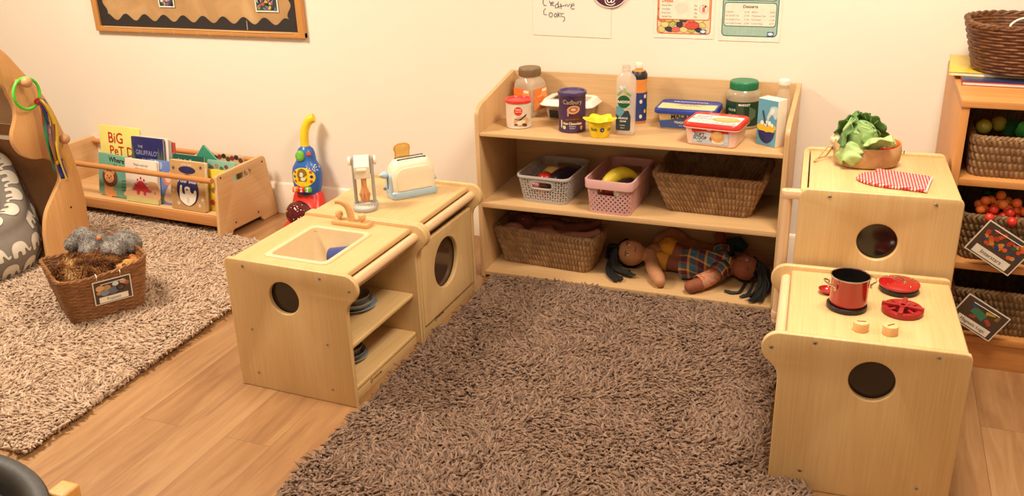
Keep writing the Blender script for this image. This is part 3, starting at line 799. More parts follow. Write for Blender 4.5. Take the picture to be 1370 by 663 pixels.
# 6 clear shampoo bottle
t = thing('shampoo_bottle', 'tall empty clear bottle without a cap, round green label above a dark one', 'bottle', (.58, -.318, ZS3), 4, GPACK)
mb = MB()
rr_ = [(.066, .04, 0, .012), (.072, .045, .004, .014), (.073, .046, .02, .016), (.074, .047, .1, .017), (.077, .048, .17, .018), (.076, .048, .205, .02), (.07, .044, .222, .0215), (.05, .036, .234, .0175), (.036, .0355, .239, .0177), (.0345, .0345, .242, .0172), (.0345, .0345, .248, .0172), (.037, .037, .2495, .0184), (.037, .037, .2525, .0184), (.034, .034, .254, .0169), (.033, .033, .266, .0164), (.028, .028, .266, .0139), (.028, .028, .25, .0139)]
mb.loft([sqring(*q) for q in rr_], clear('#e6d6c4', .5), cap0=True); pb_ = mb.build('body', t)
mb = MB(); M = T(-.004, -.0245, 0) @ FRONT
gr = plain('#15552f', rough=.4); dk = plain('#2a3a40', rough=.4)
mb.flat([(x, y) for x, y in rpoly([(-.03, .02), (.026, .02), (.027, .075), (.018, .1), (.004, .095), (-.012, .12), (-.03, .11)], .006, 3)], dk, M @ T(0, 0, .0003))
mb.flat([(-.03, .085), (-.012, .07), (.004, .095), (-.012, .12), (-.03, .11)], plain('#5f8fa0'), M @ T(0, 0, .0006))
mb.flat(ell(.0245, .0245, .0, .132, 32), gr, M @ T(0, 0, .0009)); mb.text('RADOX', .0135, WHITE, M @ T(0, .131, .0014), bold=.03)
for x, y, rx, ry, rot, c in [(-.016, .165, .014, .005, 40, '#8aa65a'), (.004, .172, .014, .005, 110, '#9db26a'), (.018, .162, .012, .0045, 150, '#7e9c50'), (.0, .185, .01, .006, 70, '#c9cdd0'), (-.01, .186, .009, .006, 130, '#d9dcdd'), (.02, .112, .009, .004, 30, '#a9c08a')]: mb.flat(ell(rx, ry, x, y, 14, rot), plain(c), M @ T(0, 0, .0012+.0001*rot/40))
mb.text('MUSCLE', .0098, WHITE, M @ T(-.002, .068, .0012), bold=.02); mb.text('SOAK', .0098, WHITE, M @ T(-.002, .056, .0012), bold=.02); mb.text('HERBAL', .006, WHITE, M @ T(-.004, .04, .0012)); mb.text('500 ml', .006, WHITE, M @ T(-.004, .03, .0012))
mb.build('label', pb_, 'dark green printed label')

# 7 orange and blue bottle behind it
t = thing('squash_bottle', 'slim orange bottle with white cap and blue patterned sleeve, hidden behind the clear bottle', 'bottle', (.583, -.125, ZS3), 0, GPACK)
mb = MB(); mb.lathe([(0, 0), (.03, 0), (.033, .004), (.0335, .1), (.034, .13), (.0305, .15), (.034, .17), (.033, .19), (.024, .208), (.014, .215), (.0135, .222)], plain('#e08b3f', rough=.3), None, 32)
mb.lathe([(.0339, .01), (.0345, .1), (.0348, .125)], plain('#273a78', rough=.35), None, 32)
for k in range(5): 
    f = cyl_fn(.0348, -60+30*(k % 3), 0); blob(mb, ell(.006, .008, 0, .03+.02*k), f, plain(['#e9d9b4', '#d9b83a', '#8fa83e', '#e9d9b4', '#e9d9b4'][k]))
mb.lathe([(.0334, .175), (.0345, .185), (.034, .195), (.026, .208)], plain('#26242a', rough=.4), None, 32); pb_ = mb.build('body', t)
mb = MB(); mb.cyl(.0165, .022, WHITE, T(0, 0, .218), 28, .003); mb.build('cap', t, 'white screw cap')

# 8 blue-lidded ice cream tub
t = thing('ice_cream_tub', 'cream ice cream tub with royal blue lid and blue wave print', 'tub', (.79, -.142, ZS3), -1, GPACK)
cr = plain('#e2cf9a', rough=.4); bl = plain('#2b3f94', rough=.32)
mb = MB(); mb.loft([sqring(.19, .118, 0, .016), sqring(.196, .124, .003, .018), sqring(.22, .146, .072, .02)], cr, cap0=True)
M = T(0, -.063, .003) @ RX(9) @ FRONT @ T(0, 0, .0008)
wv = [(-.096, .002), (.096, .002), (.103, .03)]+[(-.0+.103*(1-k/10*2) if False else .103-.206*k/20, .03+.016*math.exp(-((k-10)/6)**2)) for k in range(21)]
mb.prism(wv[:2]+wv[3:], .0006, plain('#3a5591', rough=.4), M=M, bev=0)
f = lambda x, y: tuple(M @ Vector((x, y+.046+.0045*math.cos(x*30)*1, .0006)))
mb.text("MACKIE'S", .024, INK, fn=lambda x, y: f(x-.005, y+.002), bold=.02); mb.text('TRADITIONAL', .013, WHITE, M @ T(0, .027, .0012), bold=.02); mb.text('dairy ice cream', .008, plain('#c9d0da'), M @ T(0, .015, .0012))
pb_ = mb.build('body', t)
mb = MB(); mb.loft([sqring(.226, .152, .064, .022), sqring(.244, .168, .0645, .026), sqring(.246, .17, .067, .026), sqring(.242, .166, .082, .026), sqring(.236, .16, .085, .024), sqring(.228, .152, .0852, .022), sqring(.224, .148, .083, .02)], bl, cap0=True, cap1=True)
M = T(0, 0, .0836)
mb.prism(rpoly([(-.11, -.068), (.11, -.068), (.11, .02)] + [(.11-.22*k/16, .02-.012*math.exp(-((k-8)/5)**2)) for k in range(17)][1:], .001, 1), .0005, cr, M=M, bev=0)
mb.text('TRADITIONAL', .022, plain('#d8d6e0'), M @ T(.0, .045, .001), bold=.02); mb.text('ice cream', .018, plain('#6b5d74'), M @ T(0, -.01, .001))
for k in range(9): mb.flat(ell(.011, .0022, -.04+.012*k, -.004-.018*math.cos(k*1.9)*.5, 10, 20*k), plain('#8a7480'), M @ T(0, 0, .0008))
mb.build('lid', t, 'royal blue lid')

# 9 soft scoop tub
t = thing('ice_cream_tub', 'pale pink ice cream tub with red rimmed lid and yellow scoop picture', 'tub', (.929, -.335, ZS3), -8, GPACK)
pk = plain('#efc6b4', rough=.35, noise=.02); rd = plain('#d8352b', rough=.32)
mb = MB(); mb.loft([sqring(.172, .135, 0, .016), sqring(.18, .142, .003, .018), sqring(.198, .162, .076, .022)], pk, cap0=True)
M = T(0, -.0715, .003) @ RX(7.5) @ FRONT @ T(0, 0, .0006)
mb.prism(rect(-.068, .006, .068, .068, .003), .0006, plain('#cdd3d6', rough=.4), M=M, bev=0)
mb.flat([(-.068, .047), (-.02, .053), (.03, .049), (.068, .052), (.068, .068), (-.068, .068)], rd, M @ T(0, 0, .001)); mb.flat(rect(-.068, .006, .068, .02), plain('#b5c4cc'), M @ T(0, 0, .0009))
mb.text('SOFT', .0185, plain('#42332f'), M @ T(-.04, .041, .0016), bold=.015, sx=.9); mb.text('SCOOP', .017, plain('#42332f'), M @ T(-.038, .0275, .0016), bold=.015, sx=.9); mb.text('vanilla', .008, plain('#42332f'), M @ T(-.04, .014, .0016))
mb.flat(ell(.024, .008, .028, .018), plain('#e9e4d8'), M @ T(0, 0, .0013)); mb.flat(ell(.024, .022, .028, .037, 28), plain('#e0a25a'), M @ T(0, 0, .0016)); mb.flat(ell(.018, .014, .026, .042, 20), plain('#e9b672'), M @ T(0, 0, .0019))
mb.flat([(.006, .03), (.0, .036), (-.002, .026), (.006, .016)], plain('#c14334'), M @ T(0, 0, .0018)); mb.text('2 LITRE', .008, plain('#f5efe2'), M @ T(.03, .0105, .0018), bold=.02)
for q in (ell(.0045, .004, -.008, .061), ell(.0045, .004, .0, .061)): mb.flat(q, WHITE, M @ T(0, 0, .0016), [ell(.0022, .002, (-.008 if q[0][0] < -.001 else 0), .061, 12)])
pb_ = mb.build('body', t)
mb = MB(); mb.loft([sqring(.2, .164, .069, .024), sqring(.21, .174, .0692, .027), sqring(.211, .175, .072, .027), sqring(.208, .172, .083, .027), sqring(.202, .166, .086, .025), sqring(.193, .157, .086, .022), sqring(.19, .154, .0845, .02)], rd, cap0=True, cap1=True)
mb.loft([sqring(.2115, .1755, .066, .027), sqring(.2118, .1758, .0695, .027)], pk)
M = T(0, 0, .0848)
mb.prism(rect(-.092, -.072, .092, .05, .01), .0004, plain('#d5d8d8', rough=.4), M=M, bev=0)
mb.text('SOFT', .026, plain('#8a98a5'), M @ T(-.05, .018, .001), bold=.02); mb.text('SCOOP', .026, plain('#8a98a5'), M @ T(-.048, -.012, .001), bold=.02); mb.text('vanilla flavour', .012, plain('#b05a4a'), M @ T(-.045, -.04, .001))
mb.flat(ell(.052, .034, .036, -.004, 28), plain('#e0a25a'), M @ T(0, 0, .0011)); mb.flat(ell(.04, .022, .034, .004, 24), plain('#e9b672'), M @ T(0, 0, .0014)); mb.flat(rect(-.005, -.062, .085, -.04, .004), plain('#9cc0cf'), M @ T(0, 0, .0012))
for k in range(4): mb.flat(rect(.0+.02*k, -.058, .012+.02*k, -.044, .002), WHITE, M @ T(0, 0, .0016))
mb.text('WALLS', .012, WHITE, M @ T(-.03, .064, .0008), bold=.03); mb.text('ICE CREAM', .009, WHITE, M @ T(.04, .066, .0008), bold=.02)
mb.build('lid', t, 'red rimmed lid')

# 10 green-lidded jar
t = thing('plastic_jar', 'wide clear jar with green screw lid and dark green label', 'jar', (.99, -.085, ZS3), 0, GPACK)
mb = MB(); mb.lathe([(0, 0), (.058, 0), (.063, .005), (.064, .02), (.064, .112), (.066, .125), (.063, .14), (.052, .15), (.05, .155)], clear('#e8d5b4', .42), None, 48); pb_ = mb.build('body', t)
mb = MB(); gk = plain('#123a22', rough=.4)
cyl_patch(mb, .0642, -100, 130, .014, .108, gk, 36)
f = cyl_fn(.0646, -78, 0); f2 = cyl_fn(.065, -78, 0)
blob(mb, [(-.03, .02), (.004, .03), (-.004, .1), (-.03, .104)], f, plain('#3b4a35')); blob(mb, [(.02, .03), (.05, .05), (.05, .075), (.02, .09)], f, plain('#4f6a4c'))
mb.text('MARKET', .012, WHITE, fn=lambda x, y: f2(x, y+.097), bold=.02); mb.text('OLIVE', .013, plain('#c9cfb0'), fn=lambda x, y: f2(x-.05, y+.075), bold=.02); mb.text('SPREAD', .01, plain('#c9cfb0'), fn=lambda x, y: f2(x-.05, y+.055))
mb.build('label', pb_, 'dark green wrap label')
mb = MB(); gl = plain('#1f7a50', rough=.4); mb.lathe([(0, .18), (.051, .18), (.0535, .1775), (.054, .174), (.054, .15), (.0525, .148), (0, .148)][::-1], gl, None, 48)
for k in range(48): mb.box((.0534, -.0012, .152), (.0546, .0012, .173), gl, 0, RZ(7.5*k))
mb.build('lid', t, 'green ridged screw lid')

# 11 milk bottle, 11b amber bottle
t = thing('milk_bottle', 'small clear empty milk bottle with white cap at the right end', 'bottle', (1.143, -.125, ZS3), 0, GPACK)
mb = MB(); mb.lathe([(0, 0), (.028, 0), (.0315, .004), (.032, .03), (.0305, .05), (.032, .07), (.0315, .11), (.027, .14), (.0205, .16), (.0185, .165), (.0185, .172), (.021, .173), (.021, .176), (.018, .177), (.0175, .185)], clear('#e3cfae', .4), None, 32); pb_ = mb.build('body', t)
mb = MB(); mb.cyl(.0205, .022, WHITE, T(0, 0, .178), 32, .003)
for k in range(30): mb.box((.02, -.0009, .18), (.0212, .0009, .196), WHITE, 0, RZ(12*k))
mb.build('cap', t, 'white ridged cap')
t = thing('spice_jar', 'small amber jar with brown cap peeping out behind the cereal carton', 'jar', (1.1, -.235, ZS3), 0, GPACK)
mb = MB(); mb.lathe([(0, 0), (.021, 0), (.023, .003), (.023, .11), (.018, .122), (.0165, .128)], plain('#a8713a', rough=.2, alpha=.75), None, 28); pb_ = mb.build('body', t)
mb = MB(); mb.cyl(.019, .024, plain('#8c5a2a', rough=.4), T(0, 0, .126), 28, .003); mb.build('cap', t)

# 12 cereal carton
t = thing('cereal_carton', 'upright white and blue carton picturing milk poured over a bowl of cereal', 'carton', (1.123, -.325, ZS3), -31, GPACK)
mb = MB(); cw, cd_, ch = .086, .052, .172
mb.box((-cw/2, -cd_/2, 0), (cw/2, cd_/2, ch), plain('#efe4cf', rough=.45, noise=.02), .0025)
M = T(0, -cd_/2-.0004, 0) @ FRONT
mb.prism(rect(-.042, .002, .042, ch-.002), .0004, plain('#5f9cb4', rough=.42, noise=.03), M=M, bev=0)
bo = [(-.036, .058), (.036, .058)] + [(.036*math.cos(a), .058-.048*math.sin(a)) for a in [PI*k/14 for k in range(1, 14)]]
mb.flat(bo, plain('#26275f', rough=.4), M @ T(0, 0, .0008))
yl = plain('#e3b830', rough=.45); wm = plain('#efeadf', rough=.4)
for k in range(9): mb.flat(ell(.0115, .0095, -.03+.0075*k, .062+.012*math.sin(k*1.1)*.6+.006, 12), yl if k % 3 != 9 else wm, M @ T(0, 0, .001+.00004*k))
mb.flat(rect(-.034, .055, .034, .066, .003), yl, M @ T(0, 0, .0016))
for x, y, r_ in [(-.02, .084, .007), (-.004, .08, .006), (.012, .086, .0075), (.024, .08, .006), (.0, .09, .004)]: mb.flat(ell(r_, r_*1.2, x, y, 14), wm, M @ T(0, 0, .0019+.0001*x*100))
mb.flat([(-.0065, .08), (-.002, .08), (-.016, .128), (-.021, .132), (-.022, .124)], plain('#3f2d35'), M @ T(0, 0, .0022))
mb.flat(spline([(.0, .108), (.008, .128), (.014, .146), (.03, .15), (.042, .146), (.042, .112), (.034, .104), (.022, .118), (.01, .104), (.006, .092), (.002, .094)], 4, True), plain('#c2d2cf'), M @ T(0, 0, .0014))
mb.flat(spline([(.012, .12), (.018, .138), (.03, .14), (.026, .124)], 4, True), plain('#e6e3d6'), M @ T(0, 0, .0017))
M2 = T(cw/2+.0004, 0, 0) @ Matrix(((0, 0, 1, 0), (1, 0, 0, 0), (0, 1, 0, 0), (0, 0, 0, 1)))
mb.build('carton_body', t)
# ------------------------------------------------------------------ baskets
def weave_mat(name, stops, rough=.75):
    def b(nt, bs):
        uvn = nt.nodes.new('ShaderNodeUVMap'); uvn.uv_map = 'uv'
        wn = nt.nodes.new('ShaderNodeTexWhiteNoise'); wn.noise_dimensions = '2D'
        fl = nt.nodes.new('ShaderNodeVectorMath'); fl.operation = 'FLOOR'
        nt.links.new(uvn.outputs['UV'], fl.inputs[0]); nt.links.new(fl.outputs['Vector'], wn.inputs['Vector'])
        n = nt.nodes.new('ShaderNodeTexNoise'); n.inputs['Scale'].default_value = 1.6; n.inputs['Detail'].default_value = 5
        mp = nt.nodes.new('ShaderNodeMapping'); mp.inputs['Scale'].default_value = (3, .6, 1); nt.links.new(uvn.outputs['UV'], mp.inputs['Vector']); nt.links.new(mp.outputs['Vector'], n.inputs['Vector'])
        m = nt.nodes.new('ShaderNodeMix'); m.data_type = 'FLOAT'; m.inputs[0].default_value = .72
        nt.links.new(wn.outputs['Value'], m.inputs[2]); nt.links.new(n.outputs['Fac'], m.inputs[3])
        nt.links.new(ramp(nt, m.outputs[0], stops), bs.inputs['Base Color']); bs.inputs['Roughness'].default_value = rough
        bs.inputs['Specular IOR Level'].default_value = .3
    return uv_mat(name, b)
SEAG = weave_mat('seagrass', [(.2, '#72533a'), (.45, '#8c6a48'), (.65, '#a07d58'), (.85, '#b6966e')])
SEAD = weave_mat('seagrass_dark', [(.2, '#5c452e'), (.45, '#715638'), (.65, '#866a48'), (.85, '#a08258')])
WICK = weave_mat('wicker_brown', [(.2, '#4a2c1a'), (.5, '#6c4328'), (.8, '#8a5c3a')], .5)
WICO = weave_mat('wicker_honey', [(.2, '#64401f'), (.5, '#865832'), (.8, '#a3713f')], .5)
def woven(mb, bot, top, h, rad, mat, pu=.0145, pv=.026, amp=.008, th=.011, style='cord', hole=None, res=6, wavy=0.0, hfun=None):
    """tapered basket shell: outer + inner skin with relief of the weave, base plate and plaited rim.
    style cord: upright seagrass cords; rows: horizontal willow rows over stakes"""
    N0 = 40
    def outline(w, d, r): return [Vector(p) for p in rpoly([(-w/2, -d/2), (w/2, -d/2), (w/2, d/2), (-w/2, d/2)], r, 8)]
    mid = outline((bot[0]+top[0])/2, (bot[1]+top[1])/2, rad)
    n = len(mid); cum = [0]
    for i in range(n): cum.append(cum[-1]+(mid[(i+1) % n]-mid[i]).length)
    per = cum[-1]; nu_c = max(8, int(round(per/pu/2))*2); NU = nu_c*res
    nv_c = max(3, int(round(h/pv))); NV = nv_c*res
    # resampled unit outline (index + fraction)
    idx = []
    for k in range(NU):
        s_ = per*k/NU; j = 0
        lo = 0
        while cum[lo+1] < s_ - 1e-9: lo += 1
        idx.append((lo, (s_-cum[lo])/(cum[lo+1]-cum[lo]+1e-12)))
    def ring(v, off, disp, sgn=1):
        w = bot[0]+(top[0]-bot[0])*v; d = bot[1]+(top[1]-bot[1])*v
        o = outline(w-2*off, d-2*off, max(.004, rad-off)); pts = []
        for k, (i, f) in enumerate(idx):
            a, b_ = o[i], o[(i+1) % n]; p = a+(b_-a)*f; t_ = (b_-a)
            if t_.length < 1e-9: t_ = o[(i+2) % n]-a
            nn = Vector((t_.y, -t_.x)).normalized(); q = disp(k/res, v)*sgn
            hh = h if hfun is None else hfun(p.x/(top[0]/2), p.y/(top[1]/2))
            pts.append((p.x+nn.x*q, p.y+nn.y*q, hh*v))
        return pts
    if style == 'cord':
        def disp(u, v):
            V_ = v*nv_c; row = int(V_)
            return amp*abs(math.sin(PI*(u+.45*(V_-row)+(row % 2)*.5)))**1.15*(.4+.6*abs(math.sin(PI*V_))**.5)
    else:
        def disp(u, v):
            V_ = v*nv_c; row = int(V_)
            return amp*(.5+.5*math.sin(PI*u*.5+PI*(row % 2)))*.9*(.3+.7*abs(math.sin(PI*V_))) + amp*.6*abs(math.sin(PI*V_))
    vs_ = [j/NV for j in range(NV+1)]
    R_o = [ring(v, 0, disp) for v in vs_]; R_i = [ring(v, th, disp, -.6) for v in vs_]
    uvr = [[(k/res+(.45*(v*nv_c % 1)+(int(v*nv_c) % 2)*.5 if style == 'cord' else 0), v*nv_c) for k in range(NU)] for v in vs_]
    skip = set()
    if hole:
        for j in range(NV):
            for k in range(NU):
                p = R_o[j][k]
                for hx, hz, hw, hh_, sy in hole:
                    if p[1]*sy > 0 and abs(p[1]) > .6*bot[1]/2 and ((p[0]-hx)/hw)**4+((p[2]-hz)/hh_)**4 < 1: skip.add((j, k))
    for Rr, flip in ((R_o, False), (R_i, True)):
        V = [p for r in Rr for p in r]; U = [u for r in uvr for u in r]; F = []
        for j in range(NV):
            for k in range(NU):
                if (j, k) in skip: continue
                k2 = (k+1) % NU; q = [j*NU+k, j*NU+k2, (j+1)*NU+k2, (j+1)*NU+k]
                F.append(q[::-1] if flip else q)
        mb.add(V, F, mat, None, True, U)
    # base
    o = [(p.x, p.y) for p in outline(bot[0]-.004, bot[1]-.004, rad)]
    mb.prism(o, .006, mat, bev=.002, uv=True, M=T(0, 0, .0005))
    # plaited rim: two twisted ropes
    hr = th*.62
    for s_ in (0, 1):
        path = []
        NR = NU//2
        for k in range(NR):
            p = R_o[-1][k*2 % NU]; q = R_i[-1][k*2 % NU]; c = [(p[i]+q[i])/2 for i in range(3)]
            a = PI*s_+2*PI*k*2/res/(2 if style == 'cord' else 3)
            dx, dy = p[0]-q[0], p[1]-q[1]; l = math.hypot(dx, dy)+1e-9
            path.append((c[0]+dx/l*hr*.6*math.cos(a), c[1]+dy/l*hr*.6*math.cos(a), c[2]+hr*.6*math.sin(a)))
        o0 = len(mb.V); f0 = len(mb.F)
        mb.tube(path, hr, mat, n=6, closed=True)
        for fi in range(f0, len(mb.F)): mb.UV[fi] = [((i-o0)//6/res*2, .5+s_) for i in mb.F[fi]]
    if hole:
        for hx, hz, hw, hh_, sy in hole:
            path = []
            for k in range(28):
                a = 2*PI*k/28; cx = math.copysign(abs(math.cos(a))**.5, math.cos(a))*hw; cz = math.copysign(abs(math.sin(a))**.5, math.sin(a))*hh_
                v = (hz+cz)/h; y = sy*((bot[1]+(top[1]-bot[1])*v)/2-th*.4); path.append((hx+cx, y, hz+cz))
            o0 = len(mb.V); f0 = len(mb.F); mb.tube(path, th*.62, mat, n=6, closed=True)
            for fi in range(f0, len(mb.F)): mb.UV[fi] = [((i-o0)//6*1.3, .5) for i in mb.F[fi]]
def perforated(mb, bot, top, h, rad, mat, cell, holefn, th=.0022, band=(0, 1)):
    """thin plastic basket wall with real punched holes; holefn(s, z, i, j, per, nu, nv) -> None or list of 8 offsets in the cell (-1..1)"""
    def outline(w, d, r): return [Vector(p) for p in rpoly([(-w/2, -d/2), (w/2, -d/2), (w/2, d/2), (-w/2, d/2)], r, 10)]
    mid = outline((bot[0]+top[0])/2, (bot[1]+top[1])/2, rad); n = len(mid); cum = [0]
    for i in range(n): cum.append(cum[-1]+(mid[(i+1) % n]-mid[i]).length)
    per = cum[-1]; nu = int(round(per/cell)); nv = int(round(h/cell))
    cache = {}
    def P(s_, v, off):
        s_ = s_ % per; lo = 0
        while cum[lo+1] < s_-1e-9: lo += 1
        f = (s_-cum[lo])/(cum[lo+1]-cum[lo]+1e-12); key = (round(v, 5), off)
        if key not in cache: cache[key] = outline(bot[0]+(top[0]-bot[0])*v-2*off, bot[1]+(top[1]-bot[1])*v-2*off, max(.003, rad-off))
        o = cache[key]; a, b_ = o[lo], o[(lo+1) % n]; p = a+(b_-a)*f
        return (p.x, p.y, h*v)
    B = [(-1, -1), (0, -1), (1, -1), (1, 0), (1, 1), (0, 1), (-1, 1), (-1, 0)]
    du, dv = per/nu, 1/nv
    for j in range(nv):
        for i in range(nu):
            sc_, vc = (i+.5)*du, (j+.5)*dv
            x, y, z = P(sc_, vc, 0)
            hl = holefn(x, y, z, i, j, nu, nv)
            if hl == 'cut': continue
            for off, fl in ((0, False), (th, True)):
                if hl is None:
                    V = [P(sc_+a*du/2, vc+b_*dv/2, off) for a, b_ in B]; F = [list(range(8))]
                else:
                    V = [P(sc_+a*du/2, vc+b_*dv/2, off) for a, b_ in B]+[P(sc_+a*du/2, vc+b_*dv/2, off) for a, b_ in hl]
                    F = [[k, (k+1) % 8, 8+(k+1) % 8, 8+k] for k in range(8)]
                mb.add(V, [f[::-1] for f in F] if fl else F, mat, None, True)
            if hl is not None:
                V = [P(sc_+a*du/2, vc+b_*dv/2, off) for off in (0, th) for a, b_ in hl]
                mb.add(V, [[k, (k+1) % 8, 8+(k+1) % 8, 8+k] for k in range(8)], mat, None, True)
    mb.prism([(p.x, p.y) for p in outline(bot[0], bot[1], rad)], .003, mat, bev=.001)
def rimband(mb, wd, z0, z1, rad, mat, out, th=.0025, flare=0):
    w, d = wd
    mb.loft([sqring(w+2*out, d+2*out, z0, rad+out, 10), sqring(w+2*out+flare, d+2*out+flare, z1-.001, rad+out, 10), sqring(w+2*out+flare-.001, d+2*out+flare-.001, z1, rad+out, 10), sqring(w-2*th, d-2*th, z1, rad, 10), sqring(w-2*th, d-2*th, z0, rad, 10), sqring(w+2*out, d+2*out, z0, rad+out, 10)], mat)
OCT = [(-.7, -.7), (0, -1), (.7, -.7), (1, 0), (.7, .7), (0, 1), (-.7, .7), (-1, 0)]
# --- grey basket
GB = thing('storage_basket', 'grey plastic basket with triangle cut-outs holding toy vegetables, middle shelf left', 'basket', (.268, -.255, SZ2+.0006), -3)
gm = plain('#b0a7a0', rough=.42, noise=.02)
mb = MB(); bt, tp_, gh = (.19, .26), (.222, .295), .112
tri_up = [(-.62, -.6), (0, -.6), (.62, -.6), (.42, -.2), (.2, .25), (0, .62), (-.2, .25), (-.42, -.2)]
tri_dn = [(a, -b_) for a, b_ in tri_up[::-1]]; tri_dn = tri_dn[3:]+tri_dn[:3]
tri_dn = [(-.2, -.25), (0, -.62), (.2, -.25), (.42, .2), (.62, .6), (0, .6), (-.62, .6), (-.42, .2)]
def gh_fn(x, y, z, i, j, nu, nv):
    if z < .008 or z > .103: return None
    if abs(y) > .08 and ((x/.043)**4+((z-.079)/.0145)**4) < 1: return 'cut'
    if abs(y) > .08 and abs(x) < .05 and abs(z-.079) < .022: return None
    m = (i+2*(j % 2)) % 3
    if m == 2 and j % 2: return [(a*.6, b_*.6) for a, b_ in OCT]
    return [(a*1.32, b_*1.3) for a, b_ in (tri_up if (i+j) % 2 else tri_dn)]
perforated(mb, bt, tp_, gh, .03, gm, .0114, gh_fn)
mb.build('wall_mesh', GB)
mb = MB(); rimband(mb, tp_, gh-.006, gh+.003, .03, gm, .004); mb.build('rim', GB)
for sy in (1, -1):
    mb = MB(); yy = sy*(.13+.0175*.7+.0006)
    pth = [(math.copysign(abs(math.cos(a))**.45, math.cos(a))*.045, yy+sy*.0035*math.sin(a)*.4, .079+math.copysign(abs(math.sin(a))**.45, math.sin(a))*.0165) for a in [2*PI*k/40 for k in range(40)]]
    mb.tube(pth, .0034, gm, n=8, closed=True); mb.build('handle', GB)
# --- pink basket
PB = thing('storage_basket', 'dusty pink plastic basket with round holes holding a toy banana, middle shelf centre', 'basket', (.556, -.287, SZ2+.0006), -3)
pm = plain('#d2a09a', rough=.42, noise=.02); pt_ = (.186, .33); pb = (.165, .3); ph_ = .138
mb = MB()
def ph_fn(x, y, z, i, j, nu, nv):
    fr_ = abs(y) > .12
    if fr_ and abs(x) < .044 and .083 < z < .104: return 'cut'
    if z < .008 or z > .1: return None
    if fr_ and abs(x) < .05 and z > .074: return None
    if (i+j) % 2: return None
    k = .8 if fr_ else .62
    return [(a*k, b_*k) for a, b_ in OCT]
perforated(mb, pb, pt_, ph_, .022, pm, .0096, ph_fn); mb.build('wall_mesh', PB)
mb = MB(); rimband(mb, pt_, ph_-.032, ph_+.002, .022, pm, .0045, flare=.002); mb.build('rim', PB)
# --- contents
def tomato(name, loc, r, label, col='#c3231b', group=None, sq=.86):
    t = thing(name, label, 'toy tomato', loc, random.uniform(0, 360), group)
    mb = MB(); n = 28
    rings = []
    for k in range(13):
        a = PI*k/12; rings.append([(r*math.sin(a)*(1+.03*math.cos(5*2*PI*j/n))*math.cos(2*PI*j/n), r*math.sin(a)*(1+.03*math.cos(5*2*PI*j/n))*math.sin(2*PI*j/n), r*sq-(r*sq*math.cos(a))-(.12*r if k == 12 else 0)) for j in range(n)])
    mb.loft(rings, plain(col, rough=.28, noise=.04)); mb.build('fruit', t)
    mb = MB(); g = plain('#3f6b2c', rough=.5)
    for k in range(5):
        mb.add([(0, 0, r*sq*1.9), (.3*r*math.cos(1.26*k-.3), .3*r*math.sin(1.26*k-.3), r*sq*1.97), (.75*r*math.cos(1.26*k), .75*r*math.sin(1.26*k), r*sq*1.86), (.3*r*math.cos(1.26*k+.3), .3*r*math.sin(1.26*k+.3), r*sq*1.97)], [[0, 1, 2, 3]], g)
    mb.tube([(0, 0, r*sq*1.8), (.02*r, 0, r*sq*2.15)], r*.07, g, n=6); mb.build('stalk', t)
    return t
def longfruit(name, label, cat, path, radii, mat, tipm=None, group=None, flat=None):
    mb = MB(); P = spline(path, 8); Rr = []
    for i in range(len(P)):
        f = i/(len(P)-1)*(len(radii)-1); k = min(int(f), len(radii)-2); Rr.append(radii[k]+(radii[k+1]-radii[k])*(f-k))
    mb.tube(P, Rr, mat, n=16, flat=flat); o = tag(mb.build(name, None), label, cat, group)
    if tipm:
        mb = MB(); mb.ball(radii[-1]*1.25, tipm, T(*P[-1])); e = mb.build('stalk', o)
    return o
z = SZ2
GIN = 'toy food inside the grey basket'; PIN = 'toy food inside the pink basket'
tomato('toy_tomato', (.255, -.335, z+.062), .032, 'red toy tomato in the grey basket, between the onion and aubergine', group=GIN)
tomato('toy_pepper', (.237, -.33, z+.004), .027, 'small red toy tomato seen through the front handle of the grey basket', '#c8281e', GIN)
longfruit('toy_aubergine', 'dark purple toy aubergine lying across the right of the grey basket', 'toy aubergine', [(.275, -.36, z+.07), (.295, -.32, z+.085), (.32, -.25, z+.09), (.335, -.2, z+.088), (.34, -.16, z+.085)], [.012, .03, .034, .03, .022, .012], plain('#2f2230', rough=.25), plain('#4d6b35'), GIN)
longfruit('toy_bread_roll', 'pale yellow toy bread roll behind the tomato in the grey basket', 'toy bread', [(.225, -.275, z+.07), (.25, -.265, z+.088), (.28, -.265, z+.085), (.295, -.27, z+.07)], [.014, .03, .03, .014], plain('#d2a860', rough=.5), None, GIN)
longfruit('toy_sausage', 'pink toy sausage low at the left of the grey basket', 'toy sausage', [(.19, -.35, z+.062), (.215, -.355, z+.066), (.235, -.36, z+.062)], [.008, .015, .015, .008], plain('#c27a74', rough=.4), None, GIN)
longfruit('toy_mushroom', 'dark toy mushroom cap at the bottom of the grey basket behind its handle', 'toy mushroom', [(.275, -.345, z+.02), (.29, -.335, z+.03), (.31, -.335, z+.025)], [.012, .022, .012], plain('#33262c', rough=.4), None, GIN)
longfruit('toy_banana', 'big yellow toy banana arched across the pink basket', 'toy banana', [(.507, -.395, z+.075), (.53, -.37, z+.115), (.565, -.335, z+.136), (.605, -.305, z+.125), (.635, -.285, z+.095)], [.007, .024, .03, .026, .016, .006], plain('#d9bf2f', rough=.35, noise=.08, nscale=30), plain('#8a8a3a'), PIN)
longfruit('toy_aubergine', 'dark toy aubergine under the banana in the pink basket', 'toy aubergine', [(.55, -.415, z+.07), (.575, -.38, z+.098), (.61, -.34, z+.1), (.63, -.31, z+.09)], [.01, .022, .024, .012], plain('#2a1d22', rough=.3), None, PIN)
tomato('toy_orange', (.613, -.4, z+.06), .0255, 'small orange toy tangerine at the right front of the pink basket', '#d9622a', PIN, .95)
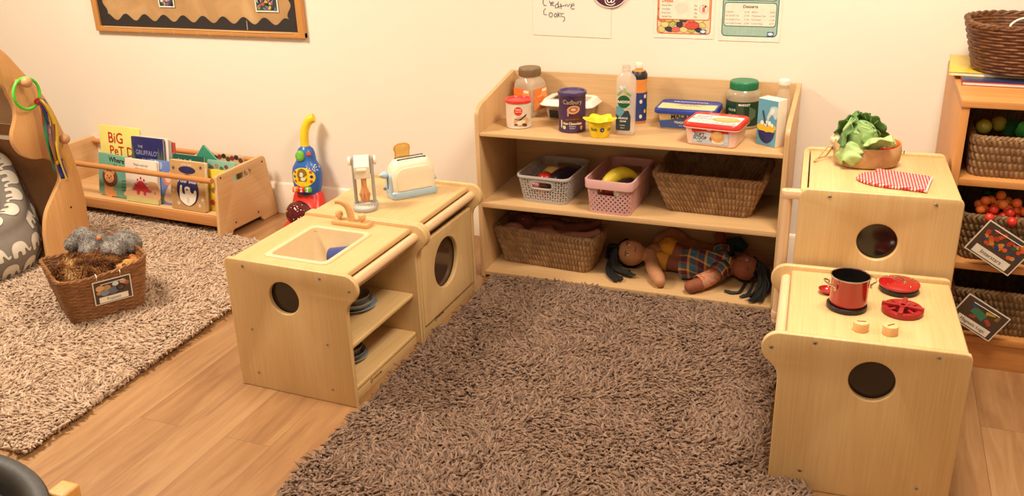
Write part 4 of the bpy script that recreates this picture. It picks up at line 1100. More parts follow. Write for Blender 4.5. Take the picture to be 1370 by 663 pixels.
longfruit('toy_chilli', 'dark red toy pepper behind the front slot of the pink basket', 'toy pepper', [(.515, -.415, z+.085), (.54, -.412, z+.088), (.57, -.41, z+.09)], [.01, .018, .018, .01], plain('#6e1a14', rough=.35), None, PIN)
mb = MB(); mb.lathe([(.02*math.sin(PI*k/12)*(1 if k < 7 else .94), -.025*math.cos(PI*k/12)) for k in range(13)], plain('#e4d8c4', rough=.35), RY(80), 20)
o = tag(mb.build('toy_egg'), 'white toy egg showing through the front slot of the pink basket', 'toy egg', PIN); o.location = (.588, -.425, z+.088)
# --- seagrass baskets on the shelf unit
mb = MB(); woven(mb, (.31, .24), (.425, .31), .152, .03, SEAG, pu=.0145, pv=.026)
o = tag(mb.build('seagrass_basket'), 'large empty flared seagrass basket on the right of the middle shelf', 'basket', 'seagrass baskets on the shelf unit'); o.location = (.912, -.207, SZ2+.0005); o.rotation_euler = (0, 0, R(-1))
mb = MB(); woven(mb, (.375, .13), (.46, .19), .158, .025, SEAG, pu=.0145, pv=.026)
o = tag(mb.build('seagrass_basket'), 'flared seagrass basket of baby dolls at the left of the bottom shelf', 'basket', 'seagrass baskets on the shelf unit'); o.location = (.252, -.268, SZ1+.0005); o.rotation_euler = (0, 0, R(-4))
# ------------------------------------------------------------------ book display
BD = thing('book_display', 'low wooden book trough with round rails and cut-out handle, holding picture books', 'book rack', (-1.332, -.452, 0), -3.5)
BX0 = -1.165
bw = lambda ax, o=0: wood(*BIRCH, axis=ax, off=o, rough=.45)
rw = lambda ax: wood('#b9773c', '#cd8f55', axis=ax, rough=.4)
po = rpoly([(0, 0), (.078, 0), (.1, .03), (.3, .028), (.318, 0), (.43, 0), (.384, .325), (.036, .318)], [.004, .004, .012, .012, .004, .01, .03, .012], 6)
slot = rpoly([(.15, .252), (.275, .252), (.275, .286), (.15, .286)], .0165, 6)
def yzM(x): return Matrix(((0, 0, 1, x), (1, 0, 0, 0), (0, 1, 0, 0), (0, 0, 0, 1)))
for x, dk in ((-.018, 1), (BX0, 2)):
    mb = MB(); mb.prism(po, .018, bw('y', dk), [slot] if dk == 1 else [], yzM(x), bev=.003, seg=2)
    s_ = 1 if x > -.5 else -1; xe = x+.018 if s_ > 0 else x
    for y, z_ in [(.062, .302), (.36, .295), (.12, .06), (.285, .056)]: mb.lathe([(0, .0008), (.005, .0008), (.0056, 0)], DARKM, T(xe, y, z_) @ RY(90*s_), 12)
    mb.build('end_panel', BD)
for y, z_, x1 in ((.018, .298, 0), (.366, .298, -.018)):
    mb = MB(); mb.tube([(BX0+.01, y, z_), (x1-.018+.004, y, z_)], .0135, rw('x'), n=16); mb.build('rail', BD)
mb = MB(); mb.box((BX0+.018, .035, .098), (-.018, .4, .114), bw('x', 3), .002); mb.build('shelf', BD)
mb = MB(); mb.box((BX0+.018, .024, .066), (-.018, .044, .114), rw('x'), .004); mb.build('front_lip', BD)
mb = MB(); mb.box((BX0+.018, .39, .098), (-.018, .4, .19), bw('x', 4), .002); mb.build('back_slat', BD)
cs, sn = math.cos(R(-3.5)), math.sin(R(-3.5))
def bd(x, y, z=0): return (-1.332+x*cs-y*sn, -.452+x*sn+y*cs, z)
def wx(x, y): return (x+1.332)*cs+(y+.452)*sn    # world x (at a given world y) -> local x
def book(label, x, y, w, h, cover, art=None, d=.014, tilt=-9, rz=-3.5, z=.1145, spine='#e9dcc4', roll=0):
    """standing picture book; front cover faces the room; base at local x,y of the display"""
    t = thing('picture_book', label, 'book', bd(x, y, z), rz, 'picture books in the display')
    M = RX(tilt) @ RY(roll)
    dz = .0008+w/2*abs(math.sin(R(roll)))
    t.location.z += dz
    mb = MB(); c = plain(cover, rough=.32, noise=.04, nscale=15)
    mb.box((-w/2, -d/2, 0), (w/2, -d/2+.002, h), c, .0008, M); mb.box((-w/2, d/2-.002, 0), (w/2, d/2, h), c, .0008, M)
    mb.box((-w/2, -d/2, 0), (-w/2+.002, d/2, h), plain(spine, rough=.4), .0006, M)
    if art: art(mb, M @ T(0, -d/2-.0004, 0) @ FRONT)
    mb.build('cover', t)
    mb = MB(); mb.box((-w/2+.003, -d/2+.002, .002), (w/2-.003, d/2-.002, h-.003), plain('#eadfc8', rough=.8), .0005, M); mb.build('pages', t)
    return t
P_ = plain
def a_lion(mb, M):
    w, h = .205, .215; L0 = M
    mb.flat(rect(-.06, .0, .02, .03), P_('#d98b4e'), M @ T(0, 0, .0004)); mb.flat(ell(.032, .05, -.03, .035), P_('#d9945a'), M @ T(0, 0, .0005))
    mb.flat(ell(.052, .05, -.022, .095, 30), P_('#6b4030'), M @ T(0, 0, .0008)); mb.flat(ell(.031, .03, -.026, .095, 24), P_('#dc9a62'), M @ T(0, 0, .0012))
    for sx in (-1, 1): mb.flat(ell(.011, .011, -.026+sx*.027, .122), P_('#c98752'), M @ T(0, 0, .001)); mb.flat(ell(.0035, .0045, -.026+sx*.012, .1), INK, M @ T(0, 0, .0016)); mb.flat(ell(.006, .004, -.026+sx*.016, .088), P_('#d9734a'), M @ T(0, 0, .0015))
    mb.flat([(-.034, .094), (-.018, .094), (-.026, .084)], P_('#3b241c'), M @ T(0, 0, .0017))
    mb.text("Where's", .036, INK, M @ T(.035, .187, .0006), bold=.02); mb.text("Mr Lion?", .028, INK, M @ T(.055, .155, .0006), bold=.02)
    for k in range(4): mb.text('peep', .012, P_('#27453a'), M @ T(.07, .09-.016*k, .0006))
def a_dino(mb, M):
    mb.flat(rect(-.105, .0, .105, .07), P_('#dcc58e'), M @ T(0, 0, .0004)); mb.flat(spline([(-.105, .05), (-.03, .075), (.05, .11), (.105, .1), (.105, .02), (-.105, .02)], 4, True), P_('#dba77a'), M @ T(0, 0, .0006)); mb.flat(rect(-.105, 0, .105, .025), P_('#c9c07a'), M @ T(0, 0, .0008))
    body = spline([(-.062, .06), (-.04, .085), (-.02, .105), (.0, .11), (.02, .1), (.036, .082), (.06, .066), (.066, .074), (.06, .056), (.03, .056), (.026, .04), (.012, .04), (.008, .056), (-.012, .056), (-.016, .04), (-.032, .04), (-.034, .056)], 3, True)
    mb.flat([(x*1.18, (y-.07)*1.22+.07) for x, y in body], P_('#b9ac98'), M @ T(0, 0, .001)); mb.flat(body, P_('#c7333a'), M @ T(0, 0, .0014))
    for k, (x, y, q) in enumerate([(-.042, .09, .011), (-.024, .113, .013), (-.003, .123, .014), (.018, .115, .013), (.034, .098, .011), (.046, .082, .009)]): mb.flat(ell(q*.8, q, x, y, 12), P_('#efe2d2'), M @ T(0, 0, .0012)); mb.flat(ell(q*.45, q*.6, x, y, 10), P_('#c7333a'), M @ T(0, 0, .0016))
    mb.text("That's not my", .017, P_('#6a4a44'), M @ T(.0, .188, .0006)); mb.text('dinosaur', .022, P_('#6a4a44'), M @ T(.0, .168, .0006))
    mb.flat([(.082, .05), (.09, .05), (.088, .064), (.084, .064)], P_('#b0483a'), M @ T(0, 0, .0011))
def a_blue(mb, M):
    mb.flat(spline([(0, .02), (.045, .01), (.085, .03), (.085, .16), (.05, .17), (.02, .14), (.03, .1), (.01, .06)], 4, True), P_('#dcb596'), M @ T(0, 0, .0005)); mb.flat(ell(.024, .03, .022, .125), P_('#d9806a'), M @ T(0, 0, .0008)); mb.flat(ell(.018, .02, .03, .13), P_('#e9c4a4'), M @ T(0, 0, .001)); mb.flat(ell(.03, .02, -.03, .025), P_('#7d9a5c'), M @ T(0, 0, .0006)); mb.flat(ell(.012, .03, -.04, .185, 12, 15), P_('#e9e4da'), M @ T(0, 0, .0006)); mb.flat(ell(.012, .02, -.015, .19, 12, -10), P_('#9fb5d8'), M @ T(0, 0, .0006))
def a_polar(mb, M):
    nv = P_('#2c2c55', rough=.35); cr_ = P_('#efe6d4')
    mb.flat(ell(.068, .078, .0, .098, 36), nv, M @ T(0, 0, .0005)); mb.flat(ell(.052, .018, .0, .196, 24), nv, M @ T(0, 0, .0006)); mb.text('Polar Bear', .028, P_('#c9c4dc'), M @ T(.0, .142, .001), bold=.02); mb.text('polar bear', .016, cr_, M @ T(0, .222, .0006))
    bear = spline([(-.045, .045), (-.052, .08), (-.046, .115), (-.036, .118), (-.034, .085), (-.018, .078), (-.02, .105), (-.008, .115), (.012, .112), (.018, .09), (.034, .085), (.04, .1), (.052, .098), (.05, .065), (.036, .04), (.0, .022)], 4, True)
    mb.flat(bear, cr_, M @ T(0, 0, .001)); mb.flat(ell(.006, .004, -.004, .1), nv, M @ T(0, 0, .0014)); mb.flat(ell(.009, .014, .0, .05), P_('#d8cdb9'), M @ T(0, 0, .0013))
    for x, y in [(-.085, .2), (.085, .215), (-.09, .09), (.088, .15), (.09, .06), (-.06, .03), (.07, .03)]:
        for a in range(3): mb.box((-.011, -.001, 0), (.011, .001, .0004), nv if y > .1 else P_('#f0e6d6'), 0, M @ T(x, y, .0005) @ RZ(60*a))
def a_yel(mb, M):
    for x, y in [(-.03, .04), (-.02, .1), (.0, .06), (-.04, .15)]: mb.flat(ell(.014, .014, x, y), P_('#c9453a' if y < .08 else '#8a6a2a'), M @ T(0, 0, .0006))
def a_big(mb, M):
    rd_ = P_('#c02a18'); mb.text('BiG', .078, rd_, M @ T(-.028, .262, .0006), bold=.012, sx=.9); mb.text('PeT D', .07, rd_, M @ T(.006, .196, .0006), bold=.012, sx=.9); mb.flat(ell(.03, .02, -.11, .15, 12, 20), rd_, M @ T(0, 0, .0005)); mb.flat(ell(.02, .012, -.07, .135), rd_, M @ T(0, 0, .0006))
def a_gruff(mb, M):
    g_ = P_('#55604f'); mb.text('THE', .018, P_('#b9b7c9'), M @ T(-.045, .252, .0006)); mb.text("GRUFFALO'S", .033, P_('#8f90b0'), M @ T(.0, .222, .0006), bold=.015, sx=.85); mb.text('CHILD', .028, P_('#8f90b0'), M @ T(.0, .185, .0006), bold=.015)
    for x, b in [(.075, .13), (.095, .12), (-.095, .13)]: mb.flat([(x-.022, b), (x+.022, b), (x+.012, b+.05), (x+.015, b+.05), (x, b+.13), (x-.015, b+.05), (x-.012, b+.05)], g_, M @ T(0, 0, .0007+.0001*(x > .08)))
    mb.flat(ell(.014, .01, -.0, .15), P_('#c9c7d0'), M @ T(0, 0, .0006))
def a_green(mb, M): mb.text('Little Frog', .03, P_('#e9dfc0'), M @ T(.0, .2, .0006), bold=.02); mb.flat(ell(.014, .018, -.07, .19), P_('#e9e2d0'), M @ T(0, 0, .0006))
def a_tri(mb, M): mb.flat(ell(.022, .026, .055, .16, 20), P_('#3a2a1e'), M @ T(0, 0, .0006)); mb.flat(ell(.017, .021, .055, .16, 20), P_('#d39a3a'), M @ T(0, 0, .0008)); mb.flat(ell(.012, .016, .055, .16, 20), P_('#57351f'), M @ T(0, 0, .001))
def a_teal(mb, M):
    for k in range(5): mb.flat(ell(.012, .01, -.06+.03*k, .17+.01*(k % 2)), P_(['#7d5a3a', '#b98a4a', '#5d7a3a', '#8d4a2a', '#c9a24a'][k]), M @ T(0, 0, .0006))
def a_berry(mb, M):
    for k in range(7): mb.flat(ell(.014, .012, -.08+.026*k, .205+.006*(k % 3)), P_(['#2c2226', '#8c2a28', '#2c2226', '#5a3a2a', '#8c2a28', '#3a2a2e', '#702a2a'][k]), M @ T(0, 0, .0006+.0001*k))
f1 = .06
book('teal picture book with a brown-maned lion, leaning front left in the display', wx(-2.085, -.36)+.02, .085, .2, .212, '#70a68c', a_lion, .016, roll=3)
book('cream picture book with a red spiny dinosaur, front row beside the lion book', wx(-1.875, -.375)+.02, .07, .208, .214, '#e6d6c2', a_dino, .018)
book('blue picture book half hidden behind the polar bear book', wx(-1.73, -.34)+.0, .09, .165, .215, '#6d84ba', a_blue, .012)
book('tan picture book with a white polar bear on a navy oval, front row', wx(-1.56, -.38)+.01, .066, .212, .238, '#bf9560', a_polar, .026)
book('narrow view of a bright yellow book at the right end of the front row', wx(-1.405, -.35)+.0, .1, .11, .2, '#e2c23a', a_yel, .012)
book('tall yellow book with big red lettering, back row left', wx(-2.13, -.24)+.02, .2, .28, .325, '#eddf7a', a_big, .012, tilt=-7)
book('navy book with silver lettering and fir trees, behind the dinosaur book', wx(-1.89, -.29)+.01, .15, .21, .3, '#2b2c62', a_gruff, .012, tilt=-8)
for k, (c, dx) in enumerate([('#e6dccb', .004), ('#b8ab98', .01), ('#c8433a', .022)]):
    book(['white paperback edge showing behind the navy book', 'grey paperback edge showing behind the navy book', 'red book edge showing rightmost behind the navy book'][k], wx(-1.885, -.29)+.012+dx, .168+.012*k, .215, .3-.012*k, c, None, .008, tilt=-8)
book('dark green book with pale title behind the polar bear book', wx(-1.64, -.28)+.01, .16, .2, .232, '#1f5a4a', a_green, .012)
book('green book tipped on its corner with a round yellow badge, back row', wx(-1.66, -.2)+.01, .24, .17, .2, '#3a8a6c', a_tri, .01, roll=38, z=.12)
book('white book tipped over beside the dark green book', wx(-1.59, -.2)+.02, .262, .13, .2, '#e6dccb', None, .008, roll=-24, z=.118)
book('pale teal book at the right of the back row', wx(-1.46, -.24)+.0, .215, .17, .205, '#8fb9a4', a_teal, .012, tilt=-6)
book('tan book with dark berries rearmost at the right of the display', wx(-1.46, -.2)+.01, .26, .18, .226, '#c8ab7d', a_berry, .012, tilt=-6)

# ------------------------------------------------------------------ toy vacuum cleaner
VC = thing('toy_vacuum', 'upright blue, red and yellow toy vacuum cleaner leaning by the wall', 'toy vacuum cleaner', (-1.04, -.135, 0), 10)
blu = P_('#2d62b0', rough=.3, noise=.03); redp = P_('#d8301f', rough=.28, noise=.03); yel = P_('#efcd28', rough=.3); grn = P_('#6fb53a', rough=.3)
def ering(w, d, z, cx=0, cy=0, n=36, p=1.0): return [(cx+w/2*math.copysign(abs(math.cos(a))**p, math.cos(a)), cy+d/2*math.copysign(abs(math.sin(a))**p, math.sin(a)), z) for a in [2*PI*k/n for k in range(n)]]
mb = MB(); TL = T(0, .0, .016) @ RX(-7) @ S(.87, 1, 1)
mb.loft([ering(.1, .06, .135), ering(.136, .082, .15), ering(.158, .1, .18), ering(.168, .108, .215), ering(.17, .108, .25), ering(.16, .102, .278), ering(.132, .09, .298), ering(.114, .08, .312), ering(.108, .076, .33), ering(.1, .072, .35), ering(.082, .062, .368), ering(.05, .044, .38)], blu, TL, cap0=True, cap1=True)
vcb = mb.build('motor_body', VC)
mb = MB(); mb.tube(spline([(.0, 0, .37), (-.003, 0, .395), (-.002, .0, .43), (.006, .003, .47), (.028, .008, .503), (.056, .012, .516)], 6), [.026]+[.0225]*29+[.019], yel, TL, n=16); mb.build('handle', VC)
def onbody(x, z, o=0):   # front surface of the body at x,z
    for (w0, d0, z0), (w1, d1, z1) in zip([(.136, .082, .15), (.158, .1, .18), (.168, .108, .215), (.17, .108, .25), (.16, .102, .278), (.132, .09, .298), (.114, .08, .312), (.108, .076, .33), (.1, .072, .35)], [(.158, .1, .18), (.168, .108, .215), (.17, .108, .25), (.16, .102, .278), (.132, .09, .298), (.114, .08, .312), (.108, .076, .33), (.1, .072, .35), (.082, .062, .368)]):
        if z <= z1 or z1 > .36:
            f = (z-z0)/(z1-z0); w = w0+(w1-w0)*f; d = d0+(d1-d0)*f
            return (x, -d/2*math.sqrt(max(.02, 1-(2*x/w)**2))-o, z)
def deco(mb, pts, m, o=.001, lv=2):
    V, F = tri_subdiv(pts, lv); mb.add([onbody(v.x, v.y, o) for v in V], F, m, TL, True)
mb = MB(); deco(mb, ell(.068, .046, -.002, .237, 36), yel, .0015, 3); deco(mb, [(x, y) for x, y in ell(.03, .03, -.004, .25, 24) if y > .222]+[(.022, .218), (-.03, .218)], P_('#8a6a1e', rough=.3), .003); deco(mb, ell(.011, .012, -.006, .25), P_('#d9d3c4'), .004); deco(mb, ell(.014, .009, .002, .229), P_('#d9d3c4'), .004)
for x, z_, c in [(-.048, .262, '#c9402a'), (-.052, .24, '#2d62b0'), (-.046, .218, '#c9402a'), (.044, .262, '#c9402a'), (.048, .24, '#2b2b6a'), (.046, .217, '#c9402a')]: deco(mb, ell(.008, .007, x, z_, 14), P_(c), .003, 1)
for k in range(24): deco(mb, ell(.0022, .0022, .05+.03*random.random()-.03*(k % 3 == 0), .265+.03*random.random(), 6), WHITE, .001, 0)
mb.build('display_panel', vcb, 'yellow panel with picture window and small symbols')
mb = MB()
for k, c in enumerate(['#e0762a', '#d8301f', '#6fb53a']):
    x0 = -.062+.036*k; mb.box((x0, -.068, .163), (x0+.036, -.04, .192), P_(c, rough=.28), .011, TL, 3); mb.text(str(k+1), .027, WHITE, TL @ T(x0+.018, -.0686, .1775) @ FRONT, bold=.03)
mb.build('number_buttons', vcb, 'orange, red and green buttons numbered 1 2 3')
mb = MB(); mb.lathe([(0, .018), (.014, .018), (.0235, .013), (.027, .004), (.0275, -.01)], grn, TL @ T(-.016, -.034, .337) @ RX(90), 28); mb.lathe([(0, .0185), (.011, .0185), (.012, .015)], P_('#7ec24a', rough=.3), TL @ T(-.016, -.034, .337) @ RX(90), 20); mb.lathe([(0, .012), (.007, .012), (.011, .006), (.012, -.01)], P_('#d8502a', rough=.3), TL @ T(.03, -.026, .346) @ RX(80), 16); mb.build('knob', vcb, 'round green knob with small red button')
mb = MB(); mb.loft([ering(.17, .22, 0, -.01, -.055, p=.7), ering(.178, .23, .006, -.01, -.055, p=.7), ering(.18, .23, .03, -.01, -.055, p=.75), ering(.16, .17, .06, 0, -.02, p=.8), ering(.165, .11, .11, 0, .01, p=.8), ering(.15, .085, .155, 0, .02, p=.8), ering(.12, .06, .18, 0, .02, p=.8)], redp, None, cap0=True, cap1=True)
mb.build('floor_head', VC, 'red plastic floor head')
mb = MB(); mb.ball(.06, P_('#5c1a1e', rough=.08, alpha=.88), T(-.012, -.092, .1), 32, 20); vcd = mb.build('dome', VC, 'dark red see-through dome')
mb = MB()
for k in range(12):
    a, b_ = random.uniform(-2.6, -.5), random.uniform(-.2, 1.2); q = (-.012+.0604*math.cos(b_)*math.cos(a), -.092+.0604*math.cos(b_)*math.sin(a), .1+.0604*math.sin(b_)); mb.ball(.0024 if k % 3 else .004, P_('#e6d6c4') if k % 4 else P_('#d9a03a'), T(*q), 8, 6)
mb.build('confetti', vcd)

# ------------------------------------------------------------------ curved wooden den with beanbag
DX = -1.85
DEN = thing('play_den', 'curved wooden den end with pegs and brown fabric backing, on the far left', 'play den', (DX, -.85, 0))
outer = [(-.955-.35, 1.25), (-1.12, 1.13), (-.955, .982), (-.889, .894), (-.795, .747), (-.745, .602), (-.712, .438), (-.699, .292), (-.706, .167), (-.716, .078), (-.72, .013)]
inner = [(-.965, .013), (-.957, .099), (-.946, .184), (-.917, .26), (-.863, .322), (-.809, .381), (-.805, .429), (-.823, .468), (-.865, .494), (-.92, .507), (-.969, .541), (-.994, .587), (-.992, .634), (-.961, .69), (-.952, .735), (-.966, .792), (-.993, .847), (-1.15, .96), (-1.3, 1.02)]
so_ = [(y+.85, z) for y, z in spline(outer, 5)][::-1]; si_ = [(y+.85, z) for y, z in spline(inner, 5)][::-1]
dp = so_+si_
dp = [(y+.85, z) for y, z in spline(outer, 5)]+[(y+.85, z) for y, z in spline(inner, 5)]
mb = MB(); mb.prism(dp, .022, wood('#c89055', '#dba86e', axis='z', off=5, rough=.38, freq=5), M=yzM(-.022), bev=.003)
for y, z_ in [(-.787, .243), (-.779, .462)]: mb.lathe([(0, .0008), (.005, .0008), (.0056, 0)], DARKM, T(0, y+.85, z_) @ RY(90), 10)
mb.build('end_panel', DEN)
pw = wood('#b98252', '#cd9b6b', axis='x', rough=.45)
def peg(y, z_):
    mb = MB(); mb.lathe([(0, 0), (.0095, 0), (.0095, .034), (.016, .038), (.0215, .047), (.0225, .056), (.02, .066), (.011, .073), (0, .074)], pw, T(0, y+.85, z_) @ RY(90), 24); mb.build('peg', DEN)
PEG1, PEG2 = (-.915, .84), (-.79, .565)
peg(*PEG1); peg(*PEG2)
def backing(nm, z0, z1, th, col, lab, off):
    oc = [(y+.85, z) for y, z in spline(outer, 10)]
    def yy(z): return min(oc, key=lambda p: abs(p[1]-z))[0]
    zs = [z0+(z1-z0)*k/12 for k in range(13)]
    pr_ = [(yy(z)-off, z) for z in zs]+[(yy(z)-off-th, z) for z in zs[::-1]]
    mb = MB(); mb.prism(pr_, 1.15, plain(col, rough=.85, bump=.4, bscale=500, noise=.08), M=yzM(-1.176), bev=.002); mb.build(nm, DEN, lab)
backing('fabric_backing', .02, .6, .012, '#94683f', 'brown fabric backing', .02)
backing('drape', .605, 1.1, .012, '#b08f6c', 'pale brown drape', .02)
mb = MB(); mb.box((-1.2, .075, .53), (-.024, .09, .55), WHITE, .003); mb.build('cross_rail', DEN, 'white cross rail')
# green hoop with ribbons
HP = thing('ribbon_hoop', 'bright green plastic hoop with coloured ribbons, hung on the upper den peg', 'ribbon ring', (DX, PEG1[0], PEG1[1]))
rr0 = .064; hc = (.042, .0, -rr0+.016)
mb = MB(); mb.tube([(hc[0], hc[1]+rr0*math.cos(a), hc[2]+rr0*math.sin(a)) for a in [2*PI*k/48 for k in range(48)]], .0062, P_('#53c936', rough=.3), n=12, closed=True); mb.build('ring', HP)
rib = [('#c0271f', (.0, .012), .28, .03), ('#2f7a4a', (-.012, -.004), .31, .026), ('#6a3f86', (.018, .026), .32, .032), ('#2a3f8e', (.022, .034), .35, .03), ('#d9a52a', (.01, .022), .28, .022), ('#8a5a36', (.004, .014), .26, .028), ('#d9b83a', (.02, .036), .36, .018)]
for k, (c, (dx, dy), ln, wd) in enumerate(rib):
    mb = MB(); y0 = hc[1]+rr0*math.cos(-.75); z0 = hc[2]+rr0*math.sin(-.75)
    x0 = hc[0]+.008+.003*k; W_ = wd/2
    ctr = spline([(hc[0]-.011, y0-.004, z0-.02), (hc[0], y0-.002, z0+.01), (x0+.004, y0+.002, z0-.004), (x0, y0+dy*.3+.004*k, z0-ln*.3), (x0-.004, y0+dy*.6, z0-ln*.65), (x0-.012+.002*k, y0+dy+.008*math.sin(k), z0-ln)], 6)
    Lr = []
    for i, p in enumerate(ctr):
        tw = .5*math.sin(i*.35+k*1.3); ww = W_*(.45 if i < 10 else 1)
        Lr.append([(p[0]+ww*math.sin(tw), p[1]+ww*math.cos(tw), p[2]), (p[0]-ww*math.sin(tw)+.0011, p[1]-ww*math.cos(tw), p[2])])
    V = [q for a in Lr for q in a]; F = [[2*i, 2*i+1, 2*i+3, 2*i+2] for i in range(len(Lr)-1)]
    mb.add(V, F, P_(c, rough=.35, noise=.06), None, True)
    o = mb.build('ribbon', HP); sm = o.modifiers.new('thick', 'SOLIDIFY'); sm.thickness = .0009
mb = MB(); mb.ball(.019, P_('#c0271f', rough=.4), T(hc[0]+.004, hc[1]+rr0*math.cos(-.75), hc[2]+rr0*math.sin(-.75)) @ S(.8, 1.2, .8), 16); mb.build('knot', HP, 'red ribbon knot')
YC = thing('yellow_ribbon', 'thin yellow ribbon loop hung on the lower den peg', 'ribbon', (DX, PEG2[0], PEG2[1]))
mb = MB(); yr = P_('#cfa23e', rough=.4)
mb.tube(spline([(.03, -.07, .02), (.028, -.02, .016), (.028, .0, .0125), (.028, .011, .002), (.028, .008, -.05), (.03, .02, -.13)], 6), .0022, yr, n=8)
mb.tube(spline([(.028, .004, -.03), (.03, .012, -.08), (.031, .02, -.15)], 6), [.003]*6+[.007]*7, yr, n=8, flat=(.3, 1.3)); mb.build('cord', YC)

# beanbag
BB = thing('beanbag_seat', 'grey beanbag tub seat printed with pale elephants, inside the den', 'beanbag', (-2.275, -1.115, 0))
def bb_h(a): return .275+.3*(.5+.5*math.cos(a-R(132)))**2
def bb(a, t):
    """t 0..1 floor to rim outside, 1..1.35 over the rolled rim, 1.35..2 inside down to the seat"""
    h = bb_h(a); Ro = .365+.012*math.sin(5*a)
    if t <= 1: r = Ro+.035*math.sin(PI*min(1, t*1.05))-.03*(1-t)**3; z_ = .004+(h-.06)*t
    elif t <= 1.35:
        f = (t-1)/.35; r = Ro-.055+.055*math.cos(PI*f)+.02*(1-f)*0+.0; z_ = h-.056+.056*math.sin(PI*f); r += .0
    else:
        f = (t-1.35)/.65; r = (Ro-.11)*(1-f*.96)-.02*math.sin(PI*f); z_ = (h-.056)*(1-f)+.16*f
        z_ = h-.056-(h-.056-.17)*math.sin(f*PI/2)
    return (r*math.cos(a), r*math.sin(a), z_)
gm_ = P_('#857b70', rough=.9, bump=.5, bscale=600, noise=.05)
mb = MB(); n = 72; ts = [i/14 for i in range(15)]+[1+.35*i/7 for i in range(1, 8)]+[1.35+.65*i/12 for i in range(1, 13)]
mb.loft([[bb(2*PI*k/n, t) for k in range(n)] for t in ts], gm_, cap0=True, cap1=True)
ele = spline([(0, 0), (-.02, .3), (.04, .6), (.25, .78), (.5, .8), (.75, .74), (.92, .56), (1.0, .3), (1.06, .16), (1.16, .2), (1.22, .14), (1.12, .02), (1.0, .04), (.9, .2), (.82, .32), (.76, .24), (.75, .0), (.52, .0), (.51, .22), (.4, .29), (.26, .22), (.24, .0)], 2, True)
em = P_('#d8ccb8', rough=.9, noise=.03)
def surf(a, t, o=.0022):
    p = Vector(bb(a, t)); e = 1e-3; n_ = (Vector(bb(a+e, t))-p).cross(Vector(bb(a, t+e))-p); n_ = n_.normalized() if n_.length > 0 else Vector((0, 0, 1)); return p+n_*o
EV, EF = tri_subdiv(ele, 2)
def put(a0, t0, sz, tscale, fl):
    r_ = math.hypot(*bb(a0, t0)[:2]); vs = []
    for v in EV:
        x = (v.x-.55)*sz*fl; y = (v.y-.4)*sz; vs.append(surf(a0+x/r_, t0+y*tscale))
    mb.add(vs, EF if fl > 0 else [f[::-1] for f in EF], em, None, True)
for row in range(5):
    for k in range(24):
        a0 = 2*PI*k/24+.5*(row % 2)*2*PI/24
        h = bb_h(a0); z0 = .06+.085*row
        if z0 > h-.075: continue
        put(a0, z0/(h-.06), .076, 1/(h-.06), 1)
for t0, cnt, sz in ((1.14, 20, .078), (1.44, 14, .084), (1.63, 9, .08)):
    for k in range(cnt): put(2*PI*(k+.5*(cnt % 2))/cnt, t0, sz, -2.2, -1)
mb.build('fabric_cover', BB)
# ------------------------------------------------------------------ puppet basket
PBC, PBR = (-1.327, -1.2, .014), 58
PBX = thing('puppet_basket', 'honey wicker basket of soft puppets with a picture label, on the beige rug', 'basket', PBC, PBR)
mb = MB(); woven(mb, (.265, .25), (.335, .33), .2, .04, WICO, pu=.017, pv=.0075, amp=.003, th=.008, style='rows', res=5, hfun=lambda x, y: .2+.018*x*x+.012*x); mb.build('woven_body', PBX)
def card(parent, M, w, h, title, art, tsize=.016):
    mb = MB(); mb.prism(rect(-w/2, -h/2, w/2, h/2, .002), .0012, plain('#e6dcc8', rough=.25), M=M, bev=0)
    mb.flat(rect(-w/2+.004, -h/2+.004, w/2-.004, h/2-.004), plain('#4a3a30', rough=.2), M @ T(0, 0, .0016)); art(mb, M @ T(0, 0, .0018))
    mb.flat(rect(-w*.38, -h/2+.007, w*.38, -h/2+.007+h*.24), plain('#efe6d4', rough=.25), M @ T(0, 0, .0026)); mb.text(title, tsize, INK, M @ T(0, -h/2+.007+h*.12, .003))
    mb.tube([(-w*.3, h*.34, .003), (w*.3, h*.36, .003)], .0012, WHITE, M, 6)
    return mb.build('label_card', parent, 'laminated picture label')
def a_pup(mb, M):
    for x, y, r_, c in [(-.045, .02, .016, '#d0a070'), (-.02, .018, .014, '#b88a5c'), (.0, .0, .02, '#5f6c7c'), (.03, .006, .018, '#2e2a2a'), (.03, .006, .01, '#c08a5a'), (-.03, -.004, .016, '#7d8896'), (.05, .02, .012, '#a8643a'), (.012, .026, .012, '#cfd3d4'), (.04, .03, .012, '#c2a07a'), (-.05, .0, .01, '#b88a5c')]:
        mb.flat(ell(r_, r_*.8, x, y, 16), plain(c, rough=.25), M @ T(0, 0, .0001*(abs(x*100) % 5)))
card(PBX, T(.02, -.156, .128) @ RX(11) @ FRONT, .14, .105, 'Puppets', a_pup)
for x in (-.03, .055):
    mb = MB(); mb.tube([(x, -.158, .178), (x, -.172, .2), (x, -.163, .207), (x, -.15, .205)], .0016, WHITE, n=6); mb.build('label_tie', PBX)
pcs, psn = math.cos(R(PBR)), math.sin(R(PBR))
def pb(x, y, z): return (PBC[0]+x*pcs-y*psn, PBC[1]+x*psn+y*pcs, PBC[2]+z)
BF = thing('furry_puppet', 'mottled brown furry animal puppet filling the front of the puppet basket', 'puppet', pb(0, 0, 0), PBR, 'soft puppets')
V, N, F = organic([('b', (-.09, -.06, .19), (.06, .07, .045)), ('b', (-.03, -.095, .192), (.075, .045, .04)), ('b', (-.06, -.08, .165), (.085, .06, .055)), ('b', (.0, -.065, .17), (.09, .055, .055)), ('b', (.07, -.06, .165), (.055, .05, .04)), ('b', (-.06, .0, .185), (.08, .07, .05)), ('b', (.03, .01, .17), (.1, .08, .06))], .008, 4, .012, 22, 1)
